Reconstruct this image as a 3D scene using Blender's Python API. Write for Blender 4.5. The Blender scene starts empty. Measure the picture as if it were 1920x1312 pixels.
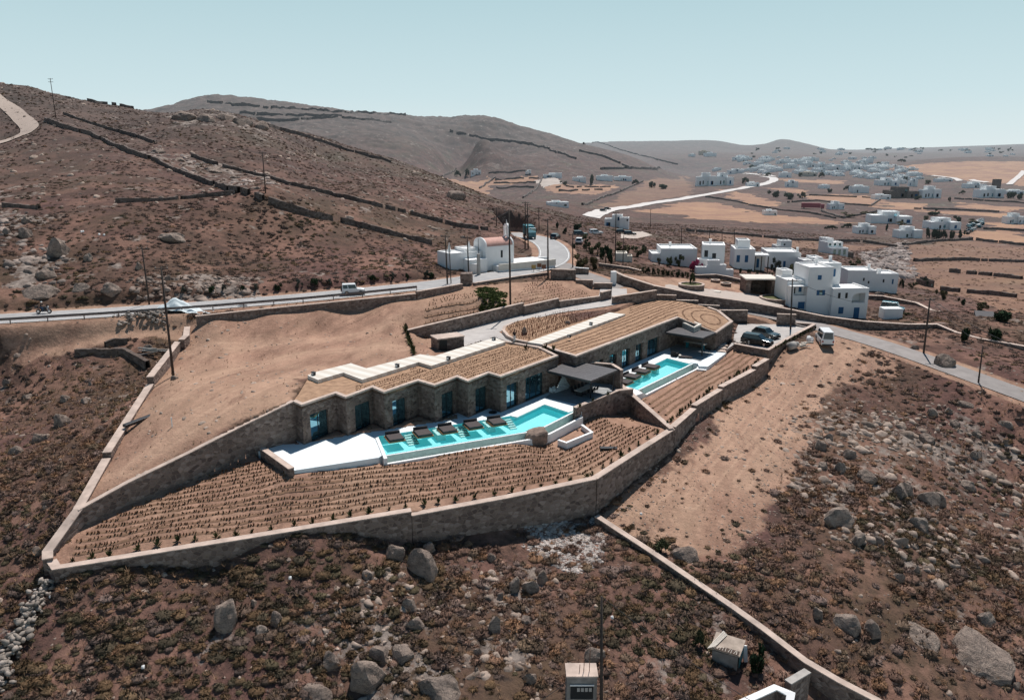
import bpy, bmesh, math, random
import numpy as np
from mathutils import Vector, Matrix
R = math.radians
random.seed(7)
RNG = np.random.default_rng(11)
scn = bpy.context.scene
COL = scn.collection
# ---------------------------------------------------------------- camera model (a drone 30 m above the lower terrace)
H, F, CX, CY, PITCH = 30.0, 1450.0, 960.0, 656.0, R(14.7)
SP, CP = math.sin(PITCH), math.cos(PITCH)
cam_d = bpy.data.cameras.new('camera'); cam = bpy.data.objects.new('camera', cam_d); COL.objects.link(cam)
cam.location = (0, 0, H); cam.rotation_euler = (math.pi/2 - PITCH, 0, 0)
cam_d.sensor_width = 36; cam_d.lens = F/1920*36; cam_d.clip_start = 0.5; cam_d.clip_end = 30000
scn.camera = cam

def P(u, v, z):
    """point at height z seen at photo pixel u, v"""
    x, y = (u-CX)/F, (v-CY)/F
    s = (H-z)/(SP+y*CP)
    return Vector((x*s, s*(CP-y*SP), z))
def P2(u, v, z):
    p = P(u, v, z); return (p.x, p.y)
def proj(x, y, z):
    s = y*CP+(H-z)*SP; yy = (H-z)*CP-y*SP
    return CX+F*x/s, CY+F*yy/s
def Zat(v, Y):
    y = (v-CY)/F; s = Y/(CP-y*SP); return H-s*(SP+y*CP)

# ---------------------------------------------------------------- noise
def _hash(ix, iy, seed):
    h = (ix.astype(np.int64)*374761393 + iy.astype(np.int64)*668265263 + seed*982451653) & 0xffffffff
    h = ((h ^ (h >> 13))*1274126177) & 0xffffffff
    return ((h ^ (h >> 16)) & 0xffff)/65535.0
def vnoise(x, y, seed=0):
    ix, iy = np.floor(x), np.floor(y); fx, fy = x-ix, y-iy
    fx = fx*fx*(3-2*fx); fy = fy*fy*(3-2*fy)
    a = _hash(ix, iy, seed); b = _hash(ix+1, iy, seed); c = _hash(ix, iy+1, seed); d = _hash(ix+1, iy+1, seed)
    return (a*(1-fx)+b*fx)*(1-fy)+(c*(1-fx)+d*fx)*fy
def fbm(x, y, octv=4, seed=0, gain=.5):
    t = 0; a = 1; n = 0
    for i in range(octv):
        t = t+a*(vnoise(x*2**i, y*2**i, seed+i*17)-.5); n += a; a *= gain
    return t/n*2
def sstep(a, b, x):
    t = np.clip((x-a)/(b-a), 0, 1); return t*t*(3-2*t)

class TPS:
    def __init__(s, pts, vals, lam=1e-4):
        p = np.array(pts, float); n = len(p); s.p = p
        K = s.k(p, p)+np.eye(n)*lam
        A = np.zeros((n+3, n+3)); A[:n, :n] = K; A[:n, n] = 1; A[:n, n+1:] = p; A[n, :n] = 1; A[n+1:, :n] = p.T
        b = np.zeros(n+3); b[:n] = vals; s.w = np.linalg.solve(A, b)
    @staticmethod
    def k(a, b):
        d2 = ((a[:, None, :]-b[None])**2).sum(-1)
        return np.where(d2 > 1e-12, .5*d2*np.log(np.maximum(d2, 1e-12)), 0)
    def __call__(s, q):
        q = np.atleast_2d(np.array(q, float)); out = np.empty(len(q)); n = len(s.p)
        for i in range(0, len(q), 20000):
            c = q[i:i+20000]; out[i:i+20000] = s.k(c, s.p) @ s.w[:n]+s.w[n]+c @ s.w[n+1:]
        return out

def in_poly(x, y, poly):
    x = np.asarray(x, float); y = np.asarray(y, float); r = np.zeros(x.shape, bool); n = len(poly)
    for i in range(n):
        x0, y0 = poly[i][:2]; x1, y1 = poly[(i+1) % n][:2]
        if y0 == y1: continue
        c = (y0 > y) != (y1 > y)
        r ^= c & (x < (x1-x0)*(y-y0)/(y1-y0)+x0)
    return r
def line_dist(x, y, pts):
    """distance to a polyline, with the interpolated third value"""
    best = np.full(np.shape(x), 1e9); zz = np.zeros(np.shape(x))
    for a, b in zip(pts[:-1], pts[1:]):
        dx, dy = b[0]-a[0], b[1]-a[1]; L2 = dx*dx+dy*dy+1e-9
        t = np.clip(((x-a[0])*dx+(y-a[1])*dy)/L2, 0, 1)
        d = np.hypot(x-(a[0]+t*dx), y-(a[1]+t*dy)); m = d < best
        best = np.where(m, d, best); zz = np.where(m, a[2]+t*(b[2]-a[2]), zz)
    return best, zz

# ---------------------------------------------------------------- levels read off the photograph: pixel -> height
CTRL = [ # open ground
 (960,1900,-14),(200,1900,-12),(1700,1900,-18),(-600,1312,-7),(-300,1900,-11),(2500,1312,-18),
 (0,1312,-8),(300,1312,-8.5),(640,1312,-9),(960,1312,-9),(1300,1312,-10),(1600,1312,-12),(1920,1312,-14),
 (0,1100,-4.6),(90,1087,-4.3),(400,1060,-4.6),(430,1160,-6),(770,1010,-4.8),(770,1150,-7),(1000,985,-5.4),(1115,968,-5.6),
 (1130,1000,-6),(1100,1150,-7.8),(1250,1100,-7.6),(1300,960,-5.6),(1260,853,-3.4),(1440,692,-1.9),(1350,775,-2.8),
 (1540,650,0.1),(1480,680,-1),(1400,800,-3.2),(1500,950,-6.4),(1700,900,-7),(1920,900,-9),(1700,750,-3.4),(1920,790,-4.4),
 (1920,1100,-12),(1600,1150,-9.6),(1400,1150,-8.6),
 (1560,622,.3),(1640,640,-.1),(1740,675,-.9),(1830,708,-1.6),(1920,741,-2.4),(2300,880,-5.5),
 (1720,650,-.3),(1800,620,-.4),(1920,670,-1.5),(1920,600,-1.8),(1760,560,-3),(1850,585,-2.2),(2300,700,-5),
 (0,840,-1),(0,700,.8),(100,780,-.4),(250,700,1.6),(50,930,-2),(-400,800,-1),
 (-500,650,4),(-400,600,6.6),(0,599,6.5),(200,587,6.5),(400,573,6.7),(663,550,7),(830,532,6.8),(930,516,6.6),
 (0,625,5.2),(200,625,4.8),(330,625,4.4),(300,650,3.6),
 # inside the boundary wall
 (345,640,3.7),(325,705,2.9),(280,730,2.4),(200,860,.6),(150,945,-.7),(350,843,1.8),(548,757,4.2),(560,730,4.2),
 (450,800,3.1),(450,700,3.6),(600,690,4.1),(600,640,3.8),(600,624,3.9),(460,640,3.8),(700,660,4.2),(690,612,4.3),(400,600,6.0),(500,592,6.1),
 (600,582,6.3),(720,567,6.4),(800,556,6.4),(850,545,6.4),(760,610,5.2),(850,580,5.9),(930,560,6.0),
 (770,640,4.4),(775,662,4.3),(1000,545,6.1),(1060,530,6.1),(1110,545,5.7),(1000,530,6.4),
 (820,632,3.8),(880,625,3.9),(850,650,3.7),(930,620,4.0),(1000,590,4.3),(1060,570,4.6),(1140,560,4.9),(963,641,4.2),
 (980,615,4.4),(1080,595,4.6),(1130,580,4.6),
 (1113,522,5.9),(1080,512,6.2),(1150,545,5.1),(1210,552,4.2),(1290,566,2.9),(1370,580,1.9),(1450,592,1.2),(1500,605,.7),
 (1420,620,.5),(1420,645,.45),(1385,620,.5),
 # houses and their gardens
 (1060,487,6.3),(1030,500,6.5),(1040,470,6.2),(1013,450,6.1),(1000,444,6.0),(925,500,6.6),(860,500,7),(985,480,6.3),
 (1090,490,5.8),(1150,470,4.5),(1200,541,5.2),(1230,515,4.2),(1300,540,3.2),(1400,560,2.0),(1460,575,1.2),(1560,598,-1.3),(1640,605,-1.3),
 (1260,493,3.0),(1340,515,2.2),(1395,505,.8),(1480,505,-1),(1470,470,-5),(1570,478,-6),(1640,560,-2.6),(1700,560,-3.4),
 (1660,545,-3.4),(1680,500,-12),(1640,470,-14),
 (1750,540,-11),(1870,480,-15),(1870,430,-15),(1920,520,-12),(2400,520,-14),(1720,440,-14),(1620,435,-14),
 (1700,400,-14),(1850,400,-14),(1700,370,-13),(1870,365,-11),(1600,380,-13),(1500,380,-13),(1500,430,-13),(1400,430,-11),(1300,430,-8),
 (1200,430,-3),(1240,455,0),(1350,450,-5),(1420,460,-6),(1400,400,-12.5),(1300,400,-12),(2300,420,-14),
 (1110,409,-9),(1200,386,-12),(1300,365,-12),(1440,345,-9),(1475,336,-8),(1450,328,-6),(1330,345,-9),(1400,330,-7),
 (1250,350,-10),(1190,345,-9),(1100,345,-8),(1050,352,-9),(1050,385,-10),(1140,372,-11),(950,345,-8),(900,330,-5),(860,330,-3),
 (1600,340,-9),(1750,340,-9),(1700,315,2),(1900,340,-6),(1900,310,6),(1750,300,11),(1900,295,14),(1600,315,-4),(1530,310,-2),
 (1480,315,-3),(1620,298,2),(2400,310,3),
 # hillside left of the road
 (0,500,11.2),(0,545,8.7),(80,560,7.7),(250,570,7.2),(250,535,8.9),(500,545,7.8),(700,525,8),(800,505,8),(0,400,17.6),(0,300,26.7),(0,222,39.4),(0,250,34.2),
 (105,225,38.4),(-500,300,27),(-500,200,46),(250,300,26.7),(250,400,17.6),(250,500,10.8),(500,362,20.5),(500,450,12.5),
 (200,250,34.4),(200,300,26.7),(380,350,20.6),(380,300,26.4),(380,250,34.4),(500,300,26.2),(500,262,32.5),(620,350,18.8),(620,300,25.1),(700,350,18.9),(800,400,12.5),(800,470,8.6),(650,430,13),(940,430,8.2),(1010,432,6.6),
]
# crests: (pixel, depth); the ground falls away behind each
CREST = [(-500, 120, 330), (0, 167.0, 340), (60, 169.3, 342), (140, 197.7, 345), (200, 202.1, 340), (270, 211.9, 340), (330, 215.8, 330), (380, 208.0, 340), (450, 218.3, 335), (520, 240.0, 342), (600, 256.3, 360), (680, 283.2, 366), (740, 300.9, 368), (800, 322.0, 368), (860, 343.3, 368), (950, 381, 380), (1050, 401, 400), (1085, 412, 395)]
MOUNT = [(180, 217.3, 1250), (300, 213.3, 1250), (345, 192.6, 1250), (390, 176.7, 1250), (420, 177.9, 1250), (480, 195.7, 1270), (560, 203.5, 1280), (640, 210.6, 1300), (740, 213.6, 1300), (820, 222.6, 1300), (900, 218.0, 1240), (930, 223.2, 1230), (1000, 249.6, 1220), (1100, 273.7, 1200), (1200, 300.8, 1150), (1280, 343.3, 1100)]
MMID = [(420,215,1000),(560,225,1000),(740,250,1000),(900,262,980),(1000,290,960),(820,285,940),(1100,312,960),(950,320,900)]
HILLS = [(1120,270,2900),(1200,271,2900),(1330,266,2800),(1365,271,2800),(1400,282,2800),(1430,275,2700),(1460,261,2700),(1490,268,2700),(1520,279,2700),(1550,285,2700),(1640,279.5,3300),(1700,278.5,3300),(1750,277,3300),(1800,276.5,3300),(1850,274,3200),(1920,272,3200),(2300,268,3200),(1403,284,2350),(1403,281,3300),(1550,287,2300),(1550,283,3200),(1300,276,2350),(1460,277,2300)]
HMID = [(1150,300,1900),(1330,292,1800),(1500,292,1700),(1640,289,2100),(1760,288,2100),(1900,286,2100),(1260,300,1700)]
AZ = 2.0
def lp(x, y):
    return (math.atan2(x, y)*AZ, math.log(math.hypot(x, y)))
_p, _z = [], []
for u, v, z in CTRL:
    q = P(u, v, z); _p.append(lp(q.x, q.y)); _z.append(z)
def _c(lst, fall, fz):
    for u, v, Y in lst:
        y = (v-CY)/F; s = Y/(CP-y*SP); x = (u-CX)/F*s; z = H-s*(SP+y*CP)
        _p.append(lp(x, Y)); _z.append(z)
        if fall: _p.append(lp(x*fall, Y*fall)); _z.append(fz(z))
_c(CREST, 1.35, lambda z: z*.35-6)
_c(MOUNT, 1.5, lambda z: z*.45-8)
_c(MMID, 0, None)
_c(HMID, 0, None)
_c(HILLS, 1.35, lambda z: z*.3-25)
for a in (-45, -30, -20):
    for rr, zz in ((620, -2), (800, 0)):
        _p.append((R(a)*AZ, math.log(rr))); _z.append(zz)
for a in range(-60, 61, 15):
    _p.append((R(a)*AZ, math.log(14000))); _z.append(-60)
_tps = TPS(_p, _z, 2e-4)
GA = np.linspace(R(-62), R(62), 497); GL = np.linspace(math.log(15), math.log(14500), 760)
_ga, _gl = np.meshgrid(GA*AZ, GL, indexing='ij')
GZ = _tps(np.stack([_ga.ravel(), _gl.ravel()], 1)).reshape(_ga.shape)
def base_z(x, y):
    a = np.arctan2(x, y); l = np.log(np.maximum(np.hypot(x, y), 15.01))
    fa = np.clip((a-GA[0])/(GA[1]-GA[0]), 0, len(GA)-1.001); fl = np.clip((l-GL[0])/(GL[1]-GL[0]), 0, len(GL)-1.001)
    i = fa.astype(int); j = fl.astype(int); fa = fa-i; fl = fl-j
    return (GZ[i, j]*(1-fa)+GZ[i+1, j]*fa)*(1-fl)+(GZ[i, j+1]*(1-fa)+GZ[i+1, j+1]*fa)*fl

# ---------------------------------------------------------------- roads (centre line, half width)
def L3(*pts): return [tuple(P(*p)) for p in pts]
ROAD_MAIN = L3((-900,650,6.4),(-400,616,6.5),(-150,606,6.5),(0,598,6.5),(200,586,6.5),(400,572,6.7),(560,559,6.9),(663,549,7.0),(760,539,6.9),(830,531.5,6.8),(900,521,6.7),
  (955,513,6.6),(990,506,6.5),(1018,498,6.4),(1036,488,6.4),(1041,477,6.3),(1036,464,6.2),(1024,454,6.1),(1008,447.5,6.0),(994,443.5,5.7))
ROAD_MAIN.append((ROAD_MAIN[-1][0]-6, ROAD_MAIN[-1][1]+40, 2.5))
ROAD_SIDE = L3((1046,494,6.4),(1072,509,6.2),(1113,522,5.9),(1150,540,5.2),(1190,549,4.5),(1290,563,3.1),(1370,577,1.9),(1450,592,1.1),(1520,608,.6),(1570,622,.3),(1640,641,-.1),(1740,675,-.9),(1830,708,-1.6),(1920,741,-2.4),(2100,806,-3.8),(2400,915,-6))
DRIVE = L3((1150,541,5.15),(1150,556,5.0),(1143,566,4.9),(1100,573,4.8),(1040,580,4.6),(990,591,4.4),(950,604,4.2),(915,617,4.0),(880,630,3.85),(845,640,3.75))
APRON = [P2(u, v, z) for u, v, z in ((770,617,4.0),(900,588,4.1),(960,600,4.2),(935,622,4.0),(968,644,4.2),(1000,652,4.3),(1014,656,4.3),(930,634,4.0),(868,652,3.7),(845,645,3.7),(815,633,3.7))]
PARK = [P2(u, v, .5) for u, v in ((1362,655),(1375,638),(1380,606),(1500,607),(1524,611),(1440,653),(1377,645))]
ROADS = [(ROAD_MAIN, 4.0), (ROAD_SIDE, 2.7), (DRIVE, 2.6)]

# ---------------------------------------------------------------- the villa's outline (roof edge of the saw-tooth front, and so on)
ZR = 4.4
FACE = [P(u, v, ZR) for u, v in ((548.3,750.8),(565,758.3),(629,736.7),(648,744),(698,725.5),(720,734.7),(783.5,713),(815,722),(857,706),(877,714),(916,698.7),(938.5,705.4),(1046.8,666))]
ROOF_BACK = [P(u, v, ZR) for u, v in ((928,635.5),(860,656),(814.5,670.5),(788,667),(687,693.5),(658,684),(588,701.5),(577,707))]
LOWER_PIT = [(p.x, p.y) for p in FACE]+[(p.x, p.y) for p in ROOF_BACK]
UPR = dict(N=P(1080,667.3,4.4), Q=P(1272,594.5,4.4), Rr=P(1343,623.3,2.8), S=P(1374.5,602,3.5), T=P(1348.5,581.5,4.1))
UP_BACK = [P(u, v, z) for u, v, z in ((1309,569.5,4.4),(1265,561.5,4.6),(1227.5,560.5,4.7),(1201,566,4.6),(1173,576,4.5),(1143,586.5,4.4),(1060,612,4.4),(988,642,4.4),(1016.7,646.5,4.4),(1044,657,4.4))]
UPPER_ROOF = [UPR['N'], UPR['Q'], UPR['Rr'], UPR['S'], UPR['T']]+UP_BACK
UPPER_PIT = [(p.x, p.y) for p in UPPER_ROOF]
ZU = 0.0
def _front(a, b, w=1.1):
    d = (b-a).normalized(); return Vector((d.y, -d.x, 0))*w
_k = [P(717,853,0), P(984,809,0), P(1016.5,800,0), P(1076.5,770,0)]
_f = [_k[0]+_front(_k[0],_k[1]), _k[1]+_front(_k[0],_k[1]), _k[2]+_front(_k[2],_k[3]), _k[3]+_front(_k[2],_k[3])]
_ku = [P(1196,729.5,0), P(1297.8,680.3,0)]
_fu = [p+_front(_ku[0],_ku[1]) for p in _ku]
TERR_L = [P2(u, v, 0) for u, v in ((478,848),(570,832),(654,816.7),(723,806.7),(817,792),(880,782.6),(940,773),(1044,729),(1078,706),(1120,706),(1158,728),(1157,735),(1084,766))]+[(p.x, p.y) for p in _f[::-1]]+[P2(u, v, 0) for u, v in ((710,857.5),(551,881.7))]
TERR_U = [P2(u, v, ZU) for u, v in ((1082,735),(1160,694),(1236,660),(1272,640),(1344,662),(1362,661),(1327,687),(1310,686))]+[(p.x, p.y) for p in _fu[::-1]]+[P2(u, v, ZU) for u, v in ((1192,740),(1165,728))]
PERIM = L3((92,1042,-2.6),(105,1062.5,-3.1),(440,1009,-2.3),(770,955,-1.7),(771,963,-2.15),(950,930,-1.9),(1115,895,-1.6),(1190,847,-1.1),(1260,803,-.6),(1261,799,-.5),(1300,765,-.6),(1301,759,-.4),(1350,729,-.4),(1351,724,-.2),(1413,692,-.2),(1414,686,.1),(1438,672,.1))
WALL_A = [P(548.3,750.8,ZR), P(452,797,3.1), P(350,849,1.75), P(240,902,.5), P(145.5,954,-.5)]
LG = [P2(92,1042,-2.6), P2(145.5,954,-.5)]+[(p.x, p.y) for p in WALL_A[::-1][1:]]+[(p.x, p.y) for p in FACE]+[P2(1078,706,0), P2(1160,718,ZU), P2(1258,803,-.5)]+[(p[0], p[1]) for p in PERIM[:9][::-1]]
UG = [P2(1160,718,ZU), P2(1206,735,ZU), P2(1310,684,ZU), P2(1362,660,ZU), P2(1378,644,.4), P2(1440,655,.5), P2(1438,672,.1), P2(1414,688,-.1), P2(1350,729,-.4), P2(1300,765,-.5), P2(1260,801,-.5)]
LGC = [(150,990,-2.2),(95,1048,-2.9),(110,1058,-3.3),(440,1003,-2.55),(765,950,-1.95),(480,852,-.3),(520,872,-.5),(551,886,-.3),(640,874,-.45),(710,868,-.62),(720,876,-.68),(860,859,-.70),(985,842,-.85),
  (1020,840,-1.5),(1065,830,-1.6),(1110,810,-1.6),(1132,781,-1.6),(1100,850,-1.75),(1115,889,-1.85),(950,924,-2.1),(1235,815,-.95),(1252,805,-.8),(1160,787,-2.2),(1190,797,-1.7),(300,940,-1.6),(400,890,-.9),(300,1000,-2.3),(600,930,-1.5),(800,900,-1.4),(1000,880,-1.6),(1180,840,-1.3)]
UGC = [(1170,728,-.7),(1195,742,-.8),(1210,742,-.8),(1260,715,-.7),(1312,688,-.6),(1328,690,-.5),(1362,666,-.3),(1385,650,-.1),(1432,662,-.1),(1436,670,-.15),(1412,688,-.35),(1350,726,-.6),(1300,761,-.75),(1262,796,-.75),(1250,782,-.7),(1215,757,-.75),(1300,730,-.6),(1380,690,-.4)]
def _mk(c):
    q = [P(*k) for k in c]; return TPS([(a.x/20, a.y/20) for a in q], [a.z for a in q], 1e-3)
_lg, _ug = _mk(LGC), _mk(UGC)
DIRT_LAWN = [P2(u, v, z) for u, v, z in ((350,618,4.4),(280,722,2.8),(200,858,.8),(146,953,-.5))]+[(p.x, p.y) for p in WALL_A[::-1]]+[P2(u, v, z) for u, v, z in ((577,708,4.3),(700,692,4.3),(800,668,4.3),(850,655,4.2),(800,627,4.5),(765,616,5.4),(960,575,6),(1140,552,5.8),(1110,530,6),(1040,527,6.2),(880,540,6.4),(700,568,6.3),(370,598,6.1))]
TRACK = [P2(u, v, z) for u, v, z in ((1527,616,.2),(1440,680,-1.5),(1414,696,-2),(1300,800,-3),(1262,850,-3.6),(1180,920,-5),(1118,968,-5.6),(1150,1000,-6),(1280,1040,-6.6),(1400,1030,-6.8),(1440,960,-6.2),(1480,880,-5),(1500,800,-3.4),(1560,740,-2.8),(1660,690,-1.6),(1640,655,-.5),(1570,632,.1))]
RUBBLE = [P2(u, v, z) for u, v, z in ((905,998,-5.3),(1110,968,-5.6),(1140,1010,-6),(1125,1060,-6.8),(1080,1085,-7.2),(1000,1050,-6.6),(960,1020,-6))]
LEFT_DIRT = [P2(u, v, z) for u, v, z in ((0,612,5.5),(240,605,5.2),(350,606,5),(345,640,3.8),(250,640,4),(120,640,4.4),(0,660,3.6))]
GARDEN_E = [P2(u, v, z) for u, v, z in ((1160,515,5.2),(1200,520,4.4),(1300,520,3.0),(1390,530,2.2),(1460,560,1.3),(1470,577,1.0),(1330,560,2.8),(1230,540,4.4),(1180,530,5.2))]
PAVE_E = [P2(u, v, z) for u, v, z in ((1240,542,4.2),(1250,532,4.0),(1320,540,3.0),(1400,548,2.2),(1465,550,1.6),(1470,577,1.0),(1330,560,2.8))]

def region(x, y):
    """1 lower garden, 2 upper garden, 3 under buildings and pools"""
    r = np.zeros(np.shape(x), int)
    r[in_poly(x, y, LG)] = 1
    r[in_poly(x, y, UG)] = 2
    for pit in (TERR_L, TERR_U, LOWER_PIT, UPPER_PIT): r[in_poly(x, y, pit)] = 3
    return r
def smooth_mask(x, y, poly, soft=1.5):
    m = in_poly(x, y, poly); d, _ = line_dist(x, y, [(a[0], a[1], 0) for a in list(poly)+[poly[0]]])
    return np.where(m, .5+.5*np.clip(d/soft, 0, 1), .5-.5*np.clip(d/soft, 0, 1))
FLAT = []   # (x, y, z, radius) level pads under houses
def T(x, y, fine=True):
    x = np.atleast_1d(np.asarray(x, float)); y = np.atleast_1d(np.asarray(y, float))
    z = base_z(x, y); r = np.hypot(x, y)
    near = r < 260
    w = np.zeros_like(x); calm = np.zeros_like(x)
    if near.any():
        xn, yn = x[near], y[near]
        c = np.zeros_like(xn)
        for poly in (DIRT_LAWN, TRACK, PAVE_E, GARDEN_E, LEFT_DIRT): c = np.maximum(c, smooth_mask(xn, yn, poly, 3))
        calm[near] = c
    amp = np.where(r < 120, .5, np.where(r < 260, .5+(r-120)*.006, np.minimum(1.35+(r-260)*.004, 6)))
    hilly = 1-.75*sstep(0, 1, np.clip((x/np.maximum(y, 1)-.02)*6, 0, 1))*(r > 180)
    n = fbm(x/9, y/9, 5, 3)*amp*.55+fbm(x/60, y/60, 4, 9)*amp*.9
    n = n+np.where(r > 600, fbm(x/160, y/160, 6, 31)*np.minimum((r-600)*.012, 9)*np.where(r > 1500, .5, 1), 0)
    z = z+n*hilly*(1-.92*calm)
    if near.any():
        reg = region(x[near], y[near]); zn = z[near]; xn, yn = x[near], y[near]
        for k, f in ((1, _lg), (2, _ug)):
            m = reg == k
            if m.any(): zn[m] = f(np.stack([xn[m]/20, yn[m]/20], 1))+fbm(xn[m]/1.2, yn[m]/1.2, 3, 5)*.06
        zn[reg == 3] = -4.5
        z[near] = zn; ok = np.zeros_like(x, bool); ok[near] = reg == 0
    else: ok = np.zeros_like(x, bool)
    for rd, hw in ROADS:
        m = r < 330
        if not m.any(): continue
        d, zz = line_dist(x[m], y[m], rd); f = 1-sstep(hw+.6, hw+3.2, d)
        o = ok[m] | (r[m] >= 260); f = np.where(o, f, 0)
        z[m] = z[m]*(1-f)+(zz-.06)*f
    m = ok.copy()
    if m.any():
        f = smooth_mask(x[m], y[m], PARK, 1.5); f = np.clip((f-.15)*2, 0, 1); z[m] = z[m]*(1-f)+.42*f
        f = smooth_mask(x[m], y[m], APRON, 3.0); f = np.clip(f*2, 0, 1)
        zz = 3.75+.5*np.clip((x[m]+9)/12, 0, 1); z[m] = z[m]*(1-f)+(zz-.06)*f
    for fx, fy, fz, fr in FLAT:
        d = np.hypot(x-fx, y-fy); f = 1-sstep(fr, fr*1.7, d); z = z*(1-f)+fz*f
    return z
def Tz(x, y): return float(T(x, y)[0])
def G(u, v, lo=35, hi=9000):
    """where the line of sight through photo pixel u, v meets the ground"""
    xx, yy = (u-CX)/F, (v-CY)/F
    s = np.exp(np.linspace(math.log(lo), math.log(hi), 1400))
    px, py, pz = xx*s, s*(CP-yy*SP), H-s*(SP+yy*CP)
    d = pz-T(px, py); c = (d[1:] < 0) & (d[:-1] >= 0); i = int(np.argmax(c))+1
    if not c.any(): i = int(np.argmin(np.where(d >= 0, d, 1e9))); px_, py_ = px[i], py[i]; return Vector((px_, py_, Tz(px_, py_)))
    a, b = s[max(i-1, 0)], s[i]
    s2 = np.linspace(a, b, 40); d2 = (H-s2*(SP+yy*CP))-T(xx*s2, s2*(CP-yy*SP)); k = np.argmax(d2 < 0); t = s2[k] if d2[k] < 0 else b
    x, y = xx*t, t*(CP-yy*SP)
    return Vector((x, y, Tz(x, y)))
def depth(p): return p[1]*CP+(H-p[2])*SP
def px(n, p): return n*depth(p)/F     # n photo pixels at point p, in metres
# ---------------------------------------------------------------- objects and properties
def tag(o, label=None, cat=None, group=None, kind=None):
    if label: o['label'] = label
    if cat: o['category'] = cat
    if group: o['group'] = group
    if kind: o['kind'] = kind
    return o
def empty(name, loc, rz=0.0, label=None, cat=None, group=None):
    o = bpy.data.objects.new(name, None); COL.objects.link(o); o.empty_display_size = .3
    o.location = loc; o.rotation_euler = (0, 0, rz); return tag(o, label, cat, group)
class MB:
    def __init__(s): s.v = []; s.f = []; s.m = []
    def add(s, vs, fs, m=0):
        n = len(s.v); s.v += [tuple(p) for p in vs]; s.f += [tuple(n+i for i in f) for f in fs]; s.m += [m]*len(fs); return s
    def box(s, x0, x1, y0, y1, z0, z1, m=0):
        return s.add([(x0,y0,z0),(x1,y0,z0),(x1,y1,z0),(x0,y1,z0),(x0,y0,z1),(x1,y0,z1),(x1,y1,z1),(x0,y1,z1)],
                     [(0,3,2,1),(4,5,6,7),(0,1,5,4),(1,2,6,5),(2,3,7,6),(3,0,4,7)], m)
    def prism(s, top, zb, m=0, cap=True):
        """top: list of points with heights; zb: base height(s)"""
        n = len(top); ar = sum(top[i][0]*top[(i+1) % n][1]-top[(i+1) % n][0]*top[i][1] for i in range(n))
        zb = zb if hasattr(zb, '__len__') else [zb]*n
        if ar < 0: top = top[::-1]; zb = list(zb)[::-1]
        vs = [(p[0], p[1], p[2]) for p in top]+[(p[0], p[1], zb[i]) for i, p in enumerate(top)]
        fs = [(n+i, n+(i+1) % n, (i+1) % n, i) for i in range(n)]
        if cap: fs += [tuple(range(n)), tuple(range(2*n-1, n-1, -1))]
        return s.add(vs, fs, m)
    def tube(s, a, b, r0, r1=None, n=8, m=0):
        a, b = Vector(a), Vector(b); r1 = r0 if r1 is None else r1; d = (b-a).normalized()
        e = d.orthogonal().normalized(); g = d.cross(e)
        vs = [tuple(a+(e*math.cos(2*math.pi*i/n)+g*math.sin(2*math.pi*i/n))*r0) for i in range(n)]
        vs += [tuple(b+(e*math.cos(2*math.pi*i/n)+g*math.sin(2*math.pi*i/n))*r1) for i in range(n)]
        fs = [(i, (i+1) % n, n+(i+1) % n, n+i) for i in range(n)]+[tuple(range(n-1, -1, -1)), tuple(range(n, 2*n))]
        return s.add(vs, fs, m)
    def quadface(s, p, m=0): return s.add(p, [tuple(range(len(p)))], m)
    def build(s, name, mats, parent=None, smooth=False, loc=None, bevel=0):
        me = bpy.data.meshes.new(name); me.from_pydata(s.v, [], s.f)
        mats = mats if isinstance(mats, (list, tuple)) else [mats]
        for k in mats: me.materials.append(k)
        if len(mats) > 1: me.polygons.foreach_set('material_index', s.m)
        if smooth: me.polygons.foreach_set('use_smooth', [True]*len(s.f))
        me.update()
        o = bpy.data.objects.new(name, me); COL.objects.link(o)
        if parent is not None: o.parent = parent
        if loc is not None: o.location = loc
        if bevel:
            b = o.modifiers.new('bevel', 'BEVEL'); b.width = bevel; b.segments = 2; b.limit_method = 'ANGLE'
        return o
def np_mesh(name, V, Fc, mat, tint=None, smooth=False):
    """one mesh object from arrays: V (n,3), Fc (m,3 or 4), tint (n,3)"""
    me = bpy.data.meshes.new(name); n, k = Fc.shape
    me.vertices.add(len(V)); me.vertices.foreach_set('co', V.astype(np.float32).ravel())
    me.loops.add(n*k); me.loops.foreach_set('vertex_index', Fc.astype(np.int32).ravel())
    me.polygons.add(n); me.polygons.foreach_set('loop_start', np.arange(0, n*k, k, dtype=np.int32))
    if smooth: me.polygons.foreach_set('use_smooth', np.ones(n, bool))
    if tint is not None:
        a = me.attributes.new('tint', 'FLOAT_COLOR', 'POINT')
        a.data.foreach_set('color', np.concatenate([tint, np.ones((len(V), 1))], 1).astype(np.float32).ravel() if tint.shape[1] == 3 else tint.astype(np.float32).ravel())
    me.update(calc_edges=True); me.materials.append(mat)
    o = bpy.data.objects.new(name, me); COL.objects.link(o); return o
def copy_tree(o, parent=None):
    c = o.copy(); COL.objects.link(c)
    if parent is not None: c.parent = parent
    for ch in list(o.children): copy_tree(ch, c)
    return c
def scatter(name, proto, pos, scale, rot, tint, mat, smooth=False, tilt=None):
    """many copies of one small shape as ONE ground-cover object. proto (V,F); scale (n,3)"""
    V, Fc = proto; n = len(pos); c, s = np.cos(rot), np.sin(rot)
    W = V[None]*scale[:, None, :]
    X = W[..., 0]*c[:, None]-W[..., 1]*s[:, None]+pos[:, None, 0]
    Y = W[..., 0]*s[:, None]+W[..., 1]*c[:, None]+pos[:, None, 1]
    Z = W[..., 2]+pos[:, None, 2]
    VV = np.stack([X, Y, Z], -1).reshape(-1, 3)
    FF = (Fc[None]+(np.arange(n)*len(V))[:, None, None]).reshape(-1, Fc.shape[1])
    return VV, FF, np.repeat(tint, len(V), 0)
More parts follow.
